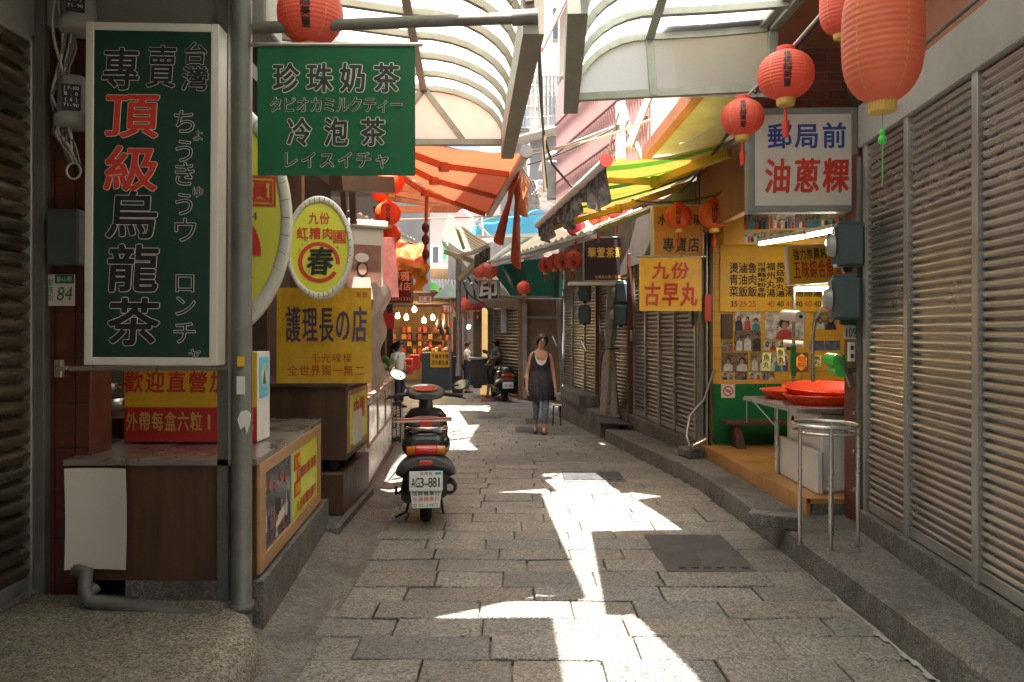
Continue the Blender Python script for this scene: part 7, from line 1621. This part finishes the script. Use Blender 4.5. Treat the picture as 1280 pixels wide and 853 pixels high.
# the walking woman
wl_ = P(676, 541, 12.45); wl_.z = gz(12.45)
pose = dict(haL=(-.228, -.045, .68), wrL=(-.23, -.02, .75), elL=(-.215, .05, 1.0), haR=(.235, -.10, .68), wrR=(.228, -.075, .745), elR=(.205, .0, .985), shL=(-.145, .02, 1.29), shR=(.145, -.015, 1.27),
            knL=(-.075, .02, .45), anL=(-.085, .12, .13), toL=(-.09, .0, .035), knR=(.065, -.09, .46), anR=(.045, -.10, .085), toR=(.04, -.235, .035), jaw=(.012, -.03, 1.43), skull=(.02, -.015, 1.50), crown=(.03, .005, 1.565))
m_legg = M("blue patterned leggings", (.13, .17, .24), .75, var=.75, scale=38, dirt=.5, dcol=(.30, .31, .33), dscale=22)
m_tun = M("sheer black tunic", (.022, .020, .024), .75, var=.5, scale=14, dirt=.5, dcol=(.075, .068, .08), dscale=12, bump=.012, bscale=16)
pw, J, hf = person("woman in dark sleeveless tunic and patterned leggings walking toward the camera", wl_, math.radians(2), pose, None, m_legg, M("dark red flats", (.05, .012, .012), .4), "short", calf=.82)
def tun(top, bot, grow):
    def fn(u, v):
        g_ = 2 * PI * u; c, s = math.sin(g_), -math.cos(g_)       # u = 0 front
        zt = top(g_); z = bot + (zt - bot) * v
        tab = [(.5, .215), (.7, .205), (.87, .178), (1.02, .14), (1.17, .158), (1.28, .15), (1.36, .12)]
        hx = lerp(tab, z) + grow; hy = lerp([(.5, .165), (.87, .142), (1.02, .108), (1.17, .118), (1.28, .09), (1.36, .06)], z) + grow
        k = 1 + (.05 * math.sin(g_ * 7 + z * 6) + .025 * math.sin(g_ * 17 - z * 9)) * max(0, (1.12 - z)) * 1.6
        return V((hx * c * k, hy * s * k + .005, z + (.015 * math.sin(g_ * 3) if v == 0 else 0)))
    return fn
def ttop(g_):
    a = (g_ + PI) % (2 * PI) - PI; a = abs(a)          # 0 front, pi back
    return lerp([(0, 1.11), (.35, 1.14), (.62, 1.24), (.85, 1.335), (1.05, 1.33), (1.25, 1.22), (1.57, 1.15), (1.9, 1.22), (2.1, 1.33), (2.3, 1.335), (2.7, 1.27), (3.2, 1.25)], a)
q = MB(); q.grid(tun(ttop, .56, .012), 64, 22); tu = obj("tunic", q, m_tun, pw, fix=False)
q = MB(); q.grid(tun(lambda g_: .645, .545, .017), 64, 4); obj("hem_band", q, M("black hem band", (.010, .009, .011), .6), tu, fix=False)
q = MB(); q.grid(tun(lambda g_: lerp([(0, 1.19), (.4, 1.2), (.8, 1.29), (1.1, 1.26), (3.2, 1.2)], abs((g_ + PI) % (2 * PI) - PI)), .95, .002), 48, 8); obj("white_top", q, M("white cotton", (.62, .60, .60), .8), pw, fix=False)
q = MB(); q.tube([V((.055 * math.sin(a), -.02 - .075 * math.cos(a), 1.31 - .06 * math.cos(a))) for a in [PI * (-1 + 2 * k / 20) for k in range(21)]], .0045, 6); obj("necklace", q, m_gold, pw)
q = MB(); c = V(J["wrR"]); q.tube([c + V((.03 * math.cos(a), .03 * math.sin(a), 0)) for a in [2 * PI * k / 16 for k in range(17)]], .005, 6); obj("bracelet", q, m_chr, pw)
R_ = Matrix.Rotation(math.radians(2), 3, 'Z')
cpos = wl_ + R_ @ V((.27, -.15, .555))
t = thing("paper_cup", "white paper cup held low by the walking woman", "cup", cpos)
q = MB(); q.lathe([(0, 0), (.03, 0), (.042, .11), (.044, .11), (.044, .118), (.0, .118)], cpos, 18); obj("cup", q, m_white, t)
bp_ = wl_ + R_ @ V((-.20, .20, .74))
t = thing("shoulder_bag", "dark shoulder bag behind the hip of the walking woman", "bag", bp_)
q = MB(); q.loft([[bp_ + V((x * hx, y * hy, z)) for x, y in ((-1, -1), (1, -1), (1, 1), (-1, 1))] for z, hx, hy in ((0, .05, .10), (.03, .065, .13), (.16, .06, .12), (.2, .03, .08))], sm=False); obj("pouch", q, m_sblk, t)
q = MB(); q.tube([bp_ + V((.03, 0, .2)), wl_ + R_ @ V((-.17, .06, 1.1)), wl_ + R_ @ V((-.125, .02, 1.345)), wl_ + R_ @ V((-.15, .11, 1.2)), bp_ + V((.02, .08, .18))], .011, 6); obj("strap", q, m_rub, t)
t = thing("folding_stool", "small folding stool with pale seat just behind the walking woman", "stool", P(698, 525, 13.8))
c = P(696, 522, 13.8); c.z = gz(13.8)
for dx in (-.12, .12):
    for dy in (-.1, .1):
        q = MB(); q.tube([c + V((dx * .6, dy * .6, 0)), c + V((dx * .5, -dy * .6, .36))], .012, 6); obj("leg", q, m_rub, t)
q = MB(); q.box(c + V((0, 0, .37)), (.17, .14, .03), None, .01); obj("seat", q, m_cream, t)
# other people
m_wsh = M("white shirt cotton", (.60, .58, .55), .8); m_navy = M("navy cloth", (.025, .03, .06), .8, var=.2); m_teal = M("teal cotton", (.015, .10, .12), .8, var=.15)
def at(px, py, Y): p = P(px, py, Y); p.z = gz(Y); return p
pm, J2, _ = person("person in white shirt and long navy apron facing the cooking stall", at(584, 488, 24.5), math.radians(80), dict(elL=(-.2, -.06, 1.02), wrL=(-.17, -.28, .98), haL=(-.16, -.35, .97), elR=(.2, -.06, 1.02), wrR=(.17, -.27, 1.0), haR=(.16, -.34, 1.0)), m_wsh, M("grey blue jeans", (.06, .08, .13), .8), m_rub, scale=1.02)
q = MB(); q.grid(lambda u, v: V((.185 * math.sin((u - .5) * 4.2), -.16 * math.cos((u - .5) * 4.2) + .0, .25 + .78 * v)), 20, 8); ap = obj("apron", q, m_navy, pm, fix=False)
q = MB(); [q.tube([V((s * .1, -.15, 1.02)), V((s * .09, -.12, 1.2)), V((s * .08, -.02, 1.345)), V((-s * .08, .12, 1.1))], .012, 6) for s in (-1, 1)]; obj("apron_strap", q, m_navy, ap)
person("person in teal sleeveless top and dark shorts bending by the shutter edge", at(620, 494, 21.6), math.radians(-55), dict(elL=(-.2, -.08, 1.03), wrL=(-.12, -.24, .92), haL=(-.08, -.3, .92), elR=(.2, -.08, 1.03), wrR=(.12, -.24, .92), haR=(.08, -.3, .92), knL=(-.1, -.16, .48), anL=(-.12, -.2, .085), toL=(-.13, -.34, .03)), m_teal, M("black cropped trousers", (.014, .014, .016), .8), None, "short", sleeve=.12, calf=.25, scale=1.02)
person("young woman in a white T-shirt with tied dark hair behind the pink counters", at(499, 480, 18.2), math.radians(60), None, m_wsh, m_navy, m_rub, "tail", scale=.97)
person("second woman in white standing just behind the one with tied hair", at(494, 480, 18.9), math.radians(75), dict(elR=(.2, -.1, 1.03), wrR=(.15, -.3, 1.0), haR=(.14, -.36, 1.0)), m_wsh, M("grey skirt cloth", (.1, .1, .11), .8), m_rub, "tail", scale=.95)
